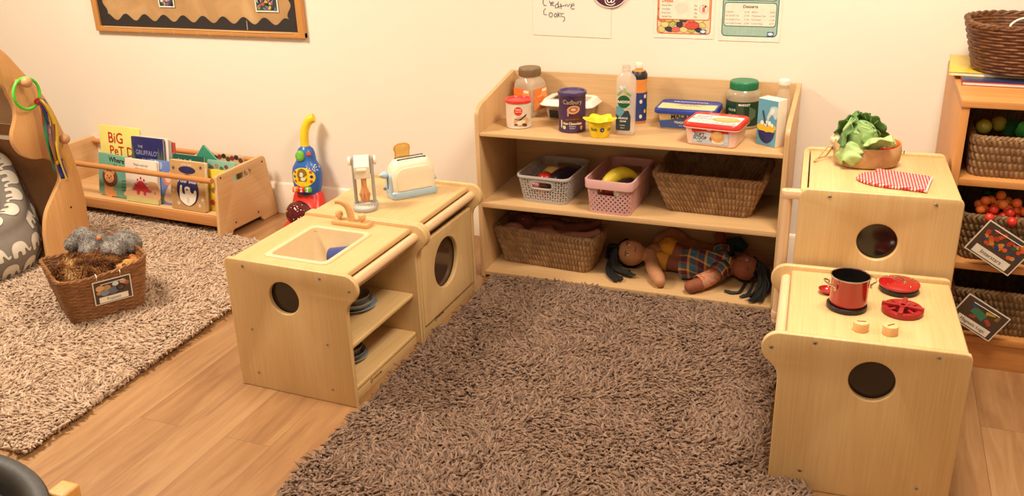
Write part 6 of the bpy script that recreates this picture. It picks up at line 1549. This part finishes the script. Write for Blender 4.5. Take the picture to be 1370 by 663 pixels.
# ------------------------------------------------------------------ notice board
NB = thing('notice_board', 'large wood framed notice board with brown paper and black scalloped border', 'notice board', (-1.65, 0, .894), 0)
bw_, bh_ = 1.25, .86; fw_ = .026
fm = wood('#c0813f', '#d69a58', axis='x', rough=.4); fmz = wood('#c0813f', '#d69a58', axis='z', rough=.4)
for nm, a, b_, m_ in (('frame', (-bw_/2, -.024, 0), (bw_/2, -.0005, fw_), fm), ('frame', (-bw_/2, -.024, bh_-fw_), (bw_/2, -.0005, bh_), fm), ('frame', (-bw_/2, -.0245, .0), (-bw_/2+.032, -.0005, bh_), fmz), ('frame', (bw_/2-.036, -.0245, .0), (bw_/2, -.0005, bh_), fmz)):
    mb = MB(); mb.box(a, b_, m_, .003); mb.build(nm, NB)
def hess(nt, bs):
    tc = nt.nodes.new('ShaderNodeTexCoord'); n_ = nt.nodes.new('ShaderNodeTexNoise'); n_.inputs['Scale'].default_value = 5; n_.inputs['Detail'].default_value = 8; n_.inputs['Distortion'].default_value = 1
    nt.links.new(tc.outputs['Object'], n_.inputs['Vector']); nt.links.new(ramp(nt, n_.outputs['Fac'], [(.3, '#a98152'), (.55, '#bd9462'), (.75, '#cba673')]), bs.inputs['Base Color']); bs.inputs['Roughness'].default_value = .9
    n2 = nt.nodes.new('ShaderNodeTexNoise'); n2.inputs['Scale'].default_value = 300; nt.links.new(tc.outputs['Object'], n2.inputs['Vector']); bp = nt.nodes.new('ShaderNodeBump'); bp.inputs['Strength'].default_value = .4; bp.inputs['Distance'].default_value = .002; nt.links.new(n2.outputs['Fac'], bp.inputs['Height']); nt.links.new(bp.outputs['Normal'], bs.inputs['Normal'])
mb = MB()
mb.grid(lambda u, v: (-bw_/2+.02+u*(bw_-.04), -.008-.0022*math.sin(9*u+5*v+2*math.sin(7*v))*math.sin(13*u-4*v), .01+v*(bh_-.02)), 60, 40, uv_mat('hessian_backing', hess)); mb.build('backing', NB)
blkp = plain('#2b2523', rough=.7, bump=.2, bscale=300)
xs0, xs1 = -bw_/2+.03, bw_/2-.034
top_ = [(xs0+(xs1-xs0)*k/160, .073-.0+.0165*math.cos(2*PI*(k/160*(xs1-xs0)-.052)/.1185)) for k in range(161)]
mb = MB(); mb.prism([(xs0, .02), (xs1, .02)]+top_[::-1], .0012, blkp, M=T(0, -.0125, 0) @ FRONT, bev=0)
mb.flat([(.30, .03), (.303, .03), (.304, .07), (.302, .075)], plain('#cfc4ae'), T(0, -.0139, 0) @ FRONT)
mb.build('scalloped_border', NB, 'black scalloped paper border')
for s_ in (-1, 1):
    xe = xs0 if s_ < 0 else xs1
    cur = [(xe-s_*(.044+.012*math.cos(2*PI*(.03+z_*.8)/.1)), .03+z_*.8) for z_ in [k/80 for k in range(81)]]
    mb = MB(); mb.prism([(xe, .03)]+([(xe, .83)] if s_ > 0 else [])+cur[::(-1 if s_ > 0 else 1)]+([(xe, .83)] if s_ < 0 else []), .0012, blkp, M=T(0, -.0115, 0) @ FRONT, bev=0); mb.build('scalloped_border', NB, 'black scalloped paper border')
mb = MB(); g = random.Random(3); thr = plain('#e0c79a', rough=.8)
for k in range(9):
    x = -.45+.11*k+g.uniform(-.03, .03); mb.tube(spline([(x, -.0255, .018), (x+g.uniform(-.012, .012), -.027, .006), (x+g.uniform(-.02, .02), -.026, -.006)], 4), .0006, thr, n=5)
mb.tube(spline([(-.56, -.0255, .024), (-.3, -.026, .022), (0, -.0257, .0235), (.3, -.0262, .021), (.56, -.0257, .023)], 6), .0016, thr, n=5); mb.build('frayed_edge', NB, 'frayed hessian edge')
def photo(x0, x1, z0, h, seed):
    mb = MB(); w = x1-x0; M = T((x0+x1)/2, -.0135, z0) @ FRONT; mb.prism(rect(-w/2, 0, w/2, h), .0008, WHITE, M=M, bev=0)
    mb.flat(rect(-w/2+.006, .006, w/2-.006, h-.006), plain('#3a4442', rough=.3), M @ T(0, 0, .0011)); g = random.Random(seed)
    for k in range(70): mb.flat(ell(g.uniform(.004, .012), g.uniform(.004, .01), g.uniform(-w/2+.014, w/2-.014), g.uniform(.012, h-.014), 7, g.uniform(0, 90)), plain(g.choice(['#d9dde0', '#5a7f9a', '#2a2a30', '#b35a5a', '#7d9a4a', '#cfae4a', '#7a5aa0', '#e2b6a0', '#3f5a3a']), rough=.3), M @ T(0, 0, .0012+.000004*k))
    mb.build('photograph', NB, 'small white bordered colour photograph')
photo(-.204, -.109, .126, .13, 1); photo(.364, .49, .116, .13, 2)

# ------------------------------------------------------------------ papers on the wall
PP = thing('white_poster', 'plain white sheet with handwritten words Creative Cooks, taped to the wall', 'poster', (.264, 0, .938), 0)
pw_, ph2 = .338, .42
mb = MB(); mb.prism([(-pw_/2, .005), (pw_/2, 0), (pw_/2, ph2), (-pw_/2, ph2)], .0008, plain('#f0e6d4', rough=.6, noise=.01), M=T(0, -.0016, 0) @ FRONT, bev=0, smooth=False); mb.build('sheet', PP)
strokes = [[(250, -18), (235, 20), (226, 60), (240, 90), (268, 92)], [(300, 45), (315, 75), (318, 97)], [(312, 74), (322, 64), (334, 60)], [(328, 78), (350, 68), (342, 52), (328, 62), (330, 90), (354, 96)], [(402, 85), (386, 75), (366, 95), (370, 120), (394, 116), (406, 85), (406, 110), (416, 124)], [(400, 85), (404, 52)],
           [(430, 72), (436, 130)], [(414, 104), (472, 95)], [(482, 84), (486, 106)], [(489, 62), (491, 63)], [(497, 80), (512, 108), (535, 76)], [(545, 108), (585, 90), (574, 76), (550, 85), (545, 118), (562, 135), (586, 128)],
           [(256, 122), (234, 145), (236, 184), (270, 190)], [(315+20*math.cos(a), 190+24*math.sin(a)) for a in [i*PI/6 for i in range(13)]], [(370+14*math.cos(a), 195+20*math.sin(a)) for a in [i*PI/6 for i in range(13)]], [(400, 162), (396, 216)], [(426, 170), (400, 190), (426, 212)], [(464, 176), (432, 180), (438, 205), (470, 215), (476, 240), (454, 263)]]
mb = MB(); pen = plain('#4a3a5a', rough=.6)
for s_ in strokes:
    mb.tube([(-pw_/2+(x-105)*.000381, -.0032, .0+(412+(x-105)*.033-y)*.00039) for x, y in s_], .0013, pen, n=6)
mb.build('handwriting', PP, 'dark handwriting')
BG = thing('round_badge', 'dark purple round sticker overlapping the top of the white poster', 'sticker', (.43, -.0085, 1.141), 0)
mb = MB(); mb.prism(circ(.079, 64), .001, WHITE, M=FRONT, bev=0); mb.prism(circ(.0755, 64), .0006, plain('#54263f', rough=.4), M=T(0, -.001, 0) @ FRONT, bev=0); mb.text('@', .05, WHITE, T(0, -.002, -.045) @ FRONT); mb.build('badge_disc', BG)
def frame_line(mb, M, x0, y0, x1, y1, r, th_, m): 
    o = rect(x0, y0, x1, y1, r); mb.flat(o, m, M, [rect(x0+th_, y0+th_, x1-th_, y1-th_, max(.001, r-th_))[::-1]])
def menu(name, label, x, w, h, z_, art):
    t = thing(name, label, 'poster', (x, 0, z_), 0, 'menu posters')
    mb = MB(); M = T(0, -.0015, 0) @ FRONT; mb.prism(rect(-w/2, 0, w/2, h), .0008, plain('#f2e8d6', rough=.3), M=M, bev=0); art(mb, M @ T(0, 0, .0012), w, h); mb.build('sheet', t); return t
cream = plain('#f0e2cc', rough=.4)
def art1(mb, M, w, h):
    og = plain('#dd6a28', rough=.4); mb.flat(rect(-w/2+.012, .016, w/2-.012, h-.012, .014), og, M); mb.flat(rect(-w/2+.016, .02, w/2-.016, h-.016, .011), plain('#e9c79a', rough=.4), M @ T(0, 0, .0002))
    g = random.Random(8); cols = ['#d9c97a', '#3f3240', '#d96a58', '#e0a860', '#b5b85a', '#4a3a44', '#e07a50', '#dfd08a']
    k = 0
    for row in range(5):
        for c_ in range(7):
            x = -w/2+.032+c_*.0295+(row % 2)*.012; y = .034+row*.02
            if x > w/2-.03: continue
            rx, ry = g.uniform(.013, .019), g.uniform(.009, .0125); rt = g.uniform(-30, 30)
            mb.flat(ell(rx+.0014, ry+.0014, x, y, 14, rt), INK, M @ T(0, 0, .0004+.00002*k)); mb.flat(ell(rx, ry, x, y, 14, rt), plain(cols[(k*5+row) % 8], rough=.4), M @ T(0, 0, .00041+.00002*k)); k += 1
    mb.flat(ell(.028, .0145, .035, .05, 24, 6), INK, M @ T(0, 0, .0013)); mb.flat(ell(.0265, .0132, .035, .05, 24, 6), plain('#d64f48', rough=.4), M @ T(0, 0, .0015))
    for y0 in (.072, .168, .264):
        mb.flat(rect(-w/2+.018, y0, w/2-.018, y0+.088, .009), og, M @ T(0, 0, .0017)); mb.flat(rect(-w/2+.021, y0+.003, w/2-.021, y0+.085, .007), cream, M @ T(0, 0, .0019))
        mb.flat(ell(.026, .022, -.01, y0+.045), plain('#ecd6c0', rough=.4), M @ T(0, 0, .0021))
        if y0 > .1: continue
        mb.text('Drinks', .0165, og, M @ T(-w/2+.03, y0+.073, .0023), 'LEFT', bold=.03)
        for i, s_ in enumerate(['Butter Bean', 'Smoothie', 'Fruit Juice', 'Herbal Tea']): mb.text(s_, .0088, plain('#6a5044'), M @ T(-w/2+.03, y0+.056-.0145*i, .0023), 'LEFT'); mb.text(['50p', '40p', '35p', '25p'][i], .0088, plain('#6a5044'), M @ T(.052, y0+.056-.0145*i, .0023), 'RIGHT')
        mb.flat(ell(.0175, .0175, w/2-.042, y0+.043, 28), og, M @ T(0, 0, .0023)); mb.flat(ell(.016, .016, w/2-.042, y0+.043, 28), cream, M @ T(0, 0, .0025)); mb.flat(rect(w/2-.048, y0+.031, w/2-.037, y0+.05, .002), plain('#d9706a'), M @ T(0, 0, .0027)); mb.flat(ell(.004, .004, w/2-.036, y0+.053), plain('#2f3a2a'), M @ T(0, 0, .0028)); mb.flat(rect(w/2-.046, y0+.05, w/2-.0445, y0+.06), plain('#5a4a6a'), M @ T(0, 0, .0028))
    mb.flat(rect(w/2-.053, .02, w/2-.029, .037, .002), plain('#2a66a8', rough=.35), M @ T(0, 0, .002)); mb.flat(ell(.0095, .0055, w/2-.041, .0285), WHITE, M @ T(0, 0, .0023))
def art2(mb, M, w, h):
    tl = plain('#33685c', rough=.4); mb.flat(rect(-w/2+.01, .018, w/2-.01, h-.01, .016), tl, M); mb.flat(rect(-w/2+.0135, .0215, w/2-.0135, h-.0135, .013), plain('#a3bfae', rough=.4), M @ T(0, 0, .0002))
    for k in range(13): mb.flat(rect(-w/2+.018+.0155*k, .024, -w/2+.0188+.0155*k, h-.02), plain('#8fae9e', rough=.4), M @ T(0, 0, .0003))
    for y0, ti in ((.056, 'Desserts'), (.154, 'Sandwiches'), (.252, 'Menu')):
        mb.flat(rect(-w/2+.017, y0, w/2-.017, y0+.092, .012), tl, M @ T(0, 0, .0005)); mb.flat(rect(-w/2+.02, y0+.003, w/2-.02, y0+.089, .01), cream, M @ T(0, 0, .0007))
        if y0 > .2: continue
        if y0 < .1: mb.text(ti, .016, plain('#4a4038'), M @ T(0, y0+.076, .001), bold=.02)
        L1 = [('Cupcake', '£1.00'), ('Ice Cream Tub', '£1.50'), ('Ice Cream Cone', '£1.00'), ('Ice Cream Sundae', '£2.00')] if y0 < .1 else [('Ham Sandwich', '£1.50'), ('Egg Sandwich', '£1.50'), ('Cheese Sandwich', '£1.50'), ('Bacon Sandwich', '£2.00')]
        L2 = [('Biscuit', '£0.50'), ('Chocolate Cake', '£2.00'), ('Fruit Salad', '£1.00'), ('Custard Slice', '£0.75')] if y0 < .1 else [('Soup', '£1.00'), ('Bagel', '£1.20'), ('Toasted Sandwich', '£2.00'), ('Crisps', '£0.50')]
        for i in range(4):
            yy = y0+.056-.0145*i; gk_ = plain('#6a6058')
            mb.text(L1[i][0], .0082, gk_, M @ T(-w/2+.024, yy, .001), 'LEFT'); mb.text(L1[i][1], .0082, gk_, M @ T(-.003, yy, .001), 'RIGHT'); mb.text(L2[i][0], .0082, gk_, M @ T(.006, yy, .001), 'LEFT'); mb.text(L2[i][1], .0082, gk_, M @ T(w/2-.024, yy, .001), 'RIGHT')
    mb.flat(rect(w/2-.047, .022, w/2-.023, .039, .002), plain('#2a66a8', rough=.35), M @ T(0, 0, .002)); mb.flat(ell(.0095, .0055, w/2-.035, .0305), WHITE, M @ T(0, 0, .0023))
menu('menu_poster', 'orange bordered drinks menu with bean pattern at its foot', .73, .238, .36, .948, art1)
menu('menu_poster', 'teal bordered desserts menu, right of the orange one', .985, .232, .36, .944, art2)

# ------------------------------------------------------------------ foreground tray stand
TR = thing('water_tray', 'round dark grey plastic tray in the near left corner', 'tray', (-.262, -2.885, .29), 0)
mb = MB(); dg = plain('#2f2a26', rough=.5, noise=.08, nscale=20, bump=.15, bscale=60); dg2 = plain('#292420', rough=.6, noise=.15, nscale=14)
mb.lathe([(0, 0), (.26, 0), (.3, .01), (.33, .04), (.345, .12), (.352, .128), (.37, .13), (.378, .134), (.38, .142), (.376, .149), (.362, .152), (.345, .149), (.335, .14), (.328, .12), (.322, .1), (.312, .096), (.304, .088), (.29, .05), (.26, .02), (0, .014)], dg, None, 96); mb.build('tray_body', TR)
TB = thing('tray_stand', 'wooden stand under the round tray with a rounded corner post showing', 'stand', (-.262, -2.885, 0), 0)
tw = wood('#c9893f', '#dca55e', axis='z', rough=.45); tw2 = wood('#d6a468', '#e2b880', axis='x', rough=.5)
for k, (px_, py_) in enumerate([(.2, .355), (-.36, .25), (.36, -.25), (-.25, -.36)]):
    mb = MB(); mb.box((px_-.024, py_-.024, 0), (px_+.024, py_+.024, .412), tw, .007, None, 4); mb.build('post', TB)
for a_, b_ in (((.2, .355), (-.36, .25)), ((.36, -.25), (-.25, -.36)), ((.2, .355), (.36, -.25)), ((-.36, .25), (-.25, -.36))):
    mb = MB(); d = Vector((b_[0]-a_[0], b_[1]-a_[1], 0)); L_ = d.length; ang = math.degrees(math.atan2(d.y, d.x)); mb.box((.02, -.012, .2), (L_-.02, .012, .25), wood('#c9893f', '#dca55e', axis='x', rough=.45), .003, T(a_[0], a_[1], 0) @ RZ(ang)); mb.build('cross_rail', TB)
# ------------------------------------------------------------------ dolls
def skin(hexc): return plain(hexc, rough=.75, noise=.05, nscale=60, bump=.15, bscale=500)
def doll_face(parent, c, r, right, up, fwd, iris='#e6dccb'):
    """eyes, brows and mouth stitched on a doll's head; axes are unit vectors in the doll's space"""
    right, up, fwd, c = (Vector(v) for v in (right, up, fwd, c))
    Mx = Matrix((right, up, fwd)).transposed().to_4x4(); Mx.translation = c
    mb = MB()
    def at(x, y, o): 
        z_ = math.sqrt(max(.0001, 1-x*x-y*y)); return T(x*r, y*r, z_*r*.985+o)
    for s_ in (-1, 1):
        mb.ball(r*.1, WHITE, Mx @ at(s_*.36, .05, -.002) @ S(1.15, .8, .35), 14, 8); mb.ball(r*.07, plain('#2a1a14', rough=.2), Mx @ at(s_*.36, .05, .0003) @ S(1, .95, .4), 12, 8)
        mb.tube([tuple(Mx @ (at(s_*.36+dx, .24-.25*dx*dx*6, .0008) @ Vector((0, 0, 0)))) for dx in (-.16, -.06, .06, .16)], r*.022, INK, n=6)
    mb.tube([tuple(Mx @ (at(dx, -.42+1.2*dx*dx, .001) @ Vector((0, 0, 0)))) for dx in (-.2, -.1, 0, .1, .2)], r*.035, plain('#7a2f2a', rough=.6), n=6)
    return mb.build('face', parent.children[0] if parent.children else parent, 'stitched eyes and mouth')
def hair_cap(parent, c, r, up, fwd, mat, tails, seed=0):
    up, fwd, c = (Vector(v).normalized() if i < 2 else Vector(v) for i, v in enumerate((up, fwd, c)))
    mb = MB(); bm = bmesh.new(); bmesh.ops.create_icosphere(bm, subdivisions=4, radius=1); vs = [v.co.copy() for v in bm.verts]
    keep = {i for i, v in enumerate(vs) if v.dot(up) > .28+.55*v.dot(fwd) or v.dot(fwd) < -.25}
    from mathutils import noise as ns
    V = [c+v*r*(1.07+.05*ns.noise(v*7)) for v in vs]; F = [[v.index for v in f.verts] for f in bm.faces if all(v.index in keep for v in f.verts)]; bm.free()
    mb.add(V, F, mat); g = random.Random(seed)
    for pts, wid, cnt in tails:
        for k in range(cnt):
            o = Vector((g.gauss(0, wid), g.gauss(0, wid), abs(g.gauss(0, wid*.5)))); P0 = [Vector(p) for p in pts]
            path = spline([tuple(p+o*(.35+.65*i/len(P0))+Vector((g.gauss(0, .003), g.gauss(0, .003), g.uniform(0, .002)))) for i, p in enumerate(P0)], 5)
            path = [(p[0], p[1], max(p[2], SZ1+.004)) for p in path]; mb.tube(path, [.0042]*(len(path)-1)+[.002], mat, n=5)
    o = mb.build('hair', parent, 'black yarn hair'); sm = o.modifiers.new('thick', 'SOLIDIFY') if False else None
    return o
HAIR = plain('#14100f', rough=.7, noise=.2, nscale=120)
zb_ = SZ1+.0006
# bare rag doll, head to the left
D1 = thing('rag_doll', 'undressed brown cloth doll with black pigtails, lying at the left of the bottom shelf', 'doll', (0, 0, 0), 0, 'cloth dolls on the bottom shelf')
s1 = skin('#b27c54'); hc1 = (.592, -.235, zb_+.066)
V, N, F = organic([('b', hc1, (.062, .054, .056)), ('b', (.6, -.25, zb_+.07), (.05, .042, .046)), ('c', [(hc1, .03), ((.65, -.2, zb_+.058), .025)]), ('c', [((.68, -.165, zb_+.052), .04), ((.75, -.12, zb_+.05), .046), ((.82, -.085, zb_+.048), .046)]),
                  ('c', [((.672, -.215, zb_+.058), .028), ((.7, -.3, zb_+.042), .03), ((.735, -.37, zb_+.032), .03), ((.75, -.395, zb_+.026), .024)]), ('c', [((.69, -.12, zb_+.085), .03), ((.73, -.08, zb_+.105), .03), ((.77, -.06, zb_+.085), .028)]),
                  ('c', [((.83, -.075, zb_+.045), .036), ((.93, -.06, zb_+.036), .033), ((1.02, -.06, zb_+.034), .032)]), ('c', [((.82, -.1, zb_+.04), .034), ((.9, -.065, zb_+.036), .03)])], .006, 5)
mb = MB(); mb.add(V, F, s1); mb.build('cloth_body', D1)
f1_ = Vector((.06, -.74, .62)).normalized(); u1 = Vector((-.93, -.12, .1)); u1 = (u1-f1_*u1.dot(f1_)).normalized(); r1 = u1.cross(f1_)
doll_face(D1, hc1, .0595, r1, u1, f1_)
hair_cap(D1, hc1, .059, u1, f1_, HAIR, [([(.565, -.25, .12), (.535, -.27, .1), (.54, -.31, .06), (.575, -.33, .045), (.615, -.335, .042)], .011, 26), ([(.54, -.25, .1), (.52, -.29, .07), (.53, -.34, .045), (.56, -.375, .04), (.585, -.39, .038)], .009, 22), ([(.54, -.22, .11), (.505, -.2, .1), (.49, -.18, .06), (.5, -.2, .04)], .016, 26)], 2)
mb = MB(); mb.box((-.014, -.0005, 0), (.014, .0005, .05), plain('#c9bfae', rough=.6), 0, T(.745, -.045, zb_+.125) @ RZ(15) @ RX(-8)); mb.build('care_tag', D1, 'white care tag')
# dressed rag doll, head to the right
D2 = thing('rag_doll', 'cloth doll in tartan dress and mustard boots, head at the right of the bottom shelf', 'doll', (0, 0, 0), 0, 'cloth dolls on the bottom shelf')
s2 = skin('#87492e'); hc2 = (1.065, -.245, zb_+.062)
V, N, F = organic([('b', hc2, (.056, .05, .052)), ('b', (1.055, -.262, zb_+.064), (.046, .04, .042)), ('c', [(hc2, .03), ((.995, -.235, zb_+.056), .024)]), ('c', [((.985, -.235, zb_+.055), .042), ((.92, -.235, zb_+.055), .05), ((.86, -.23, zb_+.052), .046)]),
                  ('c', [((.97, -.275, zb_+.06), .028), ((.945, -.335, zb_+.045), .027), ((.905, -.39, zb_+.034), .026), ((.875, -.412, zb_+.028), .026)]), ('c', [((.96, -.2, zb_+.085), .028), ((.945, -.14, zb_+.11), .026), ((.935, -.1, zb_+.13), .024)]),
                  ('c', [((.86, -.25, zb_+.045), .034), ((.79, -.235, zb_+.038), .031), ((.72, -.225, zb_+.036), .031)]), ('c', [((.86, -.21, zb_+.06), .034), ((.8, -.2, zb_+.078), .031), ((.75, -.19, zb_+.09), .031)])], .006, 5)
mb = MB(); mb.add(V, F, s2); mb.build('cloth_body', D2)
f2_ = Vector((-.02, -.72, .66)).normalized(); u2 = Vector((.95, -.1, .05)); u2 = (u2-f2_*u2.dot(f2_)).normalized(); r2_ = u2.cross(f2_)
doll_face(D2, hc2, .0535, r2_, u2, f2_)
hair_cap(D2, hc2, .0525, u2, f2_, HAIR, [([(1.1, -.25, .12), (1.13, -.28, .1), (1.14, -.34, .065), (1.13, -.395, .045), (1.115, -.425, .04)], .013, 38), ([(1.1, -.22, .11), (1.14, -.24, .09), (1.15, -.3, .06), (1.145, -.35, .045)], .012, 24), ([(1.07, -.29, .05), (1.06, -.35, .036), (1.03, -.37, .036), (1.005, -.365, .036)], .003, 5), ([(1.1, -.3, .06), (1.095, -.37, .04), (1.065, -.4, .037)], .003, 5)], 5)
def tartan():
    def b(nt, bs):
        u = nt.nodes.new('ShaderNodeUVMap'); u.uv_map = 'uv'; sp = nt.nodes.new('ShaderNodeSeparateXYZ'); nt.links.new(u.outputs['UV'], sp.inputs[0])
        st = [(0, '#1f6a7c'), (.36, '#e8992a'), (.5, '#4c2136'), (.86, '#8a5a44')]
        cs_ = [ramp(nt, math_node(nt, 'FRACT', math_node(nt, 'MULTIPLY', sp.outputs[i], 1/.064)), st, 'CONSTANT') for i in (0, 1)]
        mx = nt.nodes.new('ShaderNodeMix'); mx.data_type = 'RGBA'; mx.inputs[0].default_value = .5; nt.links.new(cs_[0], mx.inputs[6]); nt.links.new(cs_[1], mx.inputs[7])
        nt.links.new(mx.outputs[2], bs.inputs['Base Color']); bs.inputs['Roughness'].default_value = .85
    return uv_mat('tartan', b)
def tube_cloth(mb, pts, mat, n=40, pleat=0, closed_end=False):
    """cloth sleeve: pts = [(centre, ry, rz)], axis roughly along x; uv along length / girth"""
    L_ = 0; rings = []; uvs = []
    for i, (c, ry, rz_) in enumerate(pts):
        if i: L_ += (Vector(c)-Vector(pts[i-1][0])).length
        d = (Vector(pts[min(i+1, len(pts)-1)][0])-Vector(pts[max(i-1, 0)][0])).normalized(); sd = d.cross(Vector((0, 0, 1))).normalized(); up = sd.cross(d)
        ring = []
        for k in range(n+1):
            a = 2*PI*k/n; q = 1+pleat*(i/(len(pts)-1))*math.sin(9*a)
            p = Vector(c)+sd*ry*q*math.cos(a)+up*rz_*q*math.sin(a); p.z = max(p.z, zb_+.0015); ring.append(tuple(p)); uvs.append((L_, k/n*(ry+rz_)*PI))
        rings.append(ring)
    mb.loft(rings, mat, closed=False, uvs=uvs)
mb = MB()
tube_cloth(mb, [((1.0, -.237, zb_+.055), .03, .03), ((.985, -.237, zb_+.056), .046, .045), ((.95, -.238, zb_+.057), .052, .05), ((.92, -.239, zb_+.057), .058, .054), ((.88, -.24, zb_+.056), .07, .058), ((.84, -.241, zb_+.054), .084, .06), ((.808, -.242, zb_+.05), .092, .058)], tartan(), pleat=.035)
tube_cloth(mb, [((.978, -.262, zb_+.06), .03, .034), ((.965, -.29, zb_+.057), .037, .036), ((.952, -.318, zb_+.05), .035, .033)], tartan())
tube_cloth(mb, [((.962, -.2, zb_+.085), .03, .034), ((.952, -.165, zb_+.1), .036, .034)], tartan())
o = mb.build('tartan_dress', D2, 'teal, plum and mustard tartan dress'); sm = o.modifiers.new('thick', 'SOLIDIFY'); sm.thickness = .002
yb = plain('#c98a24', rough=.8, noise=.06, bump=.2, bscale=400)
mb = MB(); mb.tube([(1.0+.002*math.cos(a), -.237+.036*math.cos(a), zb_+.057+.034*math.sin(a)) for a in [2*PI*k/32 for k in range(32)]], .005, yb, n=8, closed=True); mb.build('collar', D2, 'mustard collar')
for pts in ([((.752, -.228, zb_+.037), .034, .034), ((.735, -.225, zb_+.038), .037, .036), ((.708, -.222, zb_+.04), .038, .038), ((.69, -.22, zb_+.04), .03, .03), ((.684, -.22, zb_+.04), .005, .005)], [((.768, -.194, zb_+.086), .034, .034), ((.752, -.192, zb_+.09), .037, .037), ((.742, -.19, zb_+.1), .038, .042), ((.735, -.19, zb_+.118), .034, .036), ((.732, -.19, zb_+.136), .006, .006)]):
    mb = MB(); tube_cloth(mb, pts, yb, 28); mb.build('boot', D2, 'mustard cloth boot')
mb = MB(); pkm = mottled('pink_print', [(.35, '#a8806a'), (.5, '#c98a62'), (.65, '#b0604a')], 60)
tube_cloth(mb, [((.955, -.315, zb_+.05), .0305, .03), ((.93, -.352, zb_+.043), .031, .03), ((.9, -.385, zb_+.036), .0305, .029)], pkm, 28); o = mb.build('sleeve', D2, 'pink printed sleeve'); sm = o.modifiers.new('thick', 'SOLIDIFY'); sm.thickness = .0015
mb = MB(); tube_cloth(mb, [((.985, -.13, zb_+.06), .02, .02), ((.97, -.1, zb_+.1), .034, .03), ((1.01, -.09, zb_+.1), .036, .03), ((1.04, -.09, zb_+.08), .02, .02)], plain('#1f3a36', rough=.85), 24); o = tag(mb.build('teal_cloth'), 'crumpled dark teal doll cloth behind the dressed doll', 'doll clothes')
# baby dolls in the low basket
bk = skin('#6e3a28')
for k, (yy, dz, lab, c) in enumerate([(-.305, 0, 'brown bare baby doll at the front of the low seagrass basket', '#8e5844'), (-.225, .012, 'darker bare baby doll at the back of the low seagrass basket', '#74402f')]):
    t = thing('baby_doll', lab, 'doll', (0, 0, 0), 0, 'baby dolls in the low basket'); zz = SZ1+.132+dz
    V, N, F = organic([('b', (.1+.02*k, yy, zz), (.052, .042, .044)), ('c', [((.12, yy, zz-.01), .022), ((.16, yy, zz-.01), .024)]), ('c', [((.2, yy, zz-.012), .044), ((.28, yy, zz-.014), .042)]), ('c', [((.2, yy-.02, zz+.01), .022), ((.25, yy-.022, zz+.022), .02), ((.3, yy-.02, zz+.014), .016)]), ('c', [((.19, yy+.03, zz+.0), .02), ((.25, yy+.03, zz+.02), .018)]),
                      ('c', [((.3, yy-.015, zz-.012), .031), ((.37, yy-.02, zz+.012), .026), ((.42, yy-.012, zz+.018), .02), ((.455-.02*k, yy, zz+.028), .018), ((.468-.02*k, yy, zz+.042), .015)]), ('c', [((.3, yy+.025, zz-.016), .03), ((.37, yy+.03, zz-.006), .024), ((.41, yy+.02, zz-.008), .02)])], .005, 5)
    mb = MB(); mb.add(V, F, skin(c)); mb.build('vinyl_body', t)
    hc = (.1+.02*k, yy, zz); fv = Vector((.15, -.3, .94)).normalized(); uv2 = Vector((-1, 0, .1)); uv2 = (uv2-fv*uv2.dot(fv)).normalized()
    doll_face(t, hc, .0435, uv2.cross(fv), uv2, fv)
# ------------------------------------------------------------------ rugs
RUG1 = [(.02, -2.3), (1.4, -2.3), (1.4, -1.497), (1.272, -1.485), (1.236, -.458), (.064, -.458), (.036, -1.5)]
rug('dark brown shaggy rug in front of the shelf unit, between the sink and the cooker', RUG1, .0078, .036, .0043, BROWN, '#6a5140', 3, .82)
RUG2 = [(-2.6, -2.06), (-.8, -2.06), (-.83, -.46), (-2.6, -.22)]
rug('pale beige shaggy rug on the left under the puppet basket and book display', RUG2, .0082, .035, .0043, BEIGE, '#a88d72', 5, .8)

# ------------------------------------------------------------------ camera and light
FPX, PIT, YAW, ROL, CAMP, PY = 1204.657, -21.8314, 21.4644, -1.7911, (1.3978, -3.6334, 1.5693), 316.7295
cd = bpy.data.cameras.new('camera'); co = bpy.data.objects.new('camera', cd); C.objects.link(co)
a, b, c = R(PIT), R(YAW), R(ROL)
fw = Vector((-math.sin(b)*math.cos(a), math.cos(b)*math.cos(a), math.sin(a)))
r0 = Vector((math.cos(b), math.sin(b), 0)); u0 = r0.cross(fw)
rv = r0*math.cos(c)+u0*math.sin(c); uv_ = -r0*math.sin(c)+u0*math.cos(c)
mt = Matrix((rv, uv_, -fw)).transposed().to_4x4(); mt.translation = Vector(CAMP)
co.matrix_world = mt
cd.sensor_fit = 'HORIZONTAL'; cd.sensor_width = 36; cd.lens = FPX/1370*36; cd.shift_y = -(331.5-PY)/1370; cd.clip_start = .05
bpy.context.scene.camera = co
def area(name, loc, size, power, col, rot=(0, 0, 0)):
    l = bpy.data.lights.new(name, 'AREA'); l.energy = power; l.color = col; l.shape = 'RECTANGLE'; l.size, l.size_y = size
    o = bpy.data.objects.new(name, l); C.objects.link(o); o.location = loc; o.rotation_euler = rot; return o
WARM = (1, .895, .74)
area('ceiling_light', (1.5, -1.35, 2.66), (.6, .6), 70, WARM)
area('ceiling_light', (-1.7, -1.7, 2.66), (.6, .6), 100, WARM)
area('ceiling_light', (.6, -3.4, 2.66), (1.2, .6), 36, WARM)
w = bpy.data.worlds.new('world'); bpy.context.scene.world = w; w.use_nodes = True
w.node_tree.nodes['Background'].inputs[0].default_value = (1, .82, .6, 1); w.node_tree.nodes['Background'].inputs[1].default_value = .5
vs = bpy.context.scene.view_settings; vs.view_transform = 'Standard'; vs.look = 'None'; vs.exposure = .0; vs.gamma = 1
vs.use_curve_mapping = False
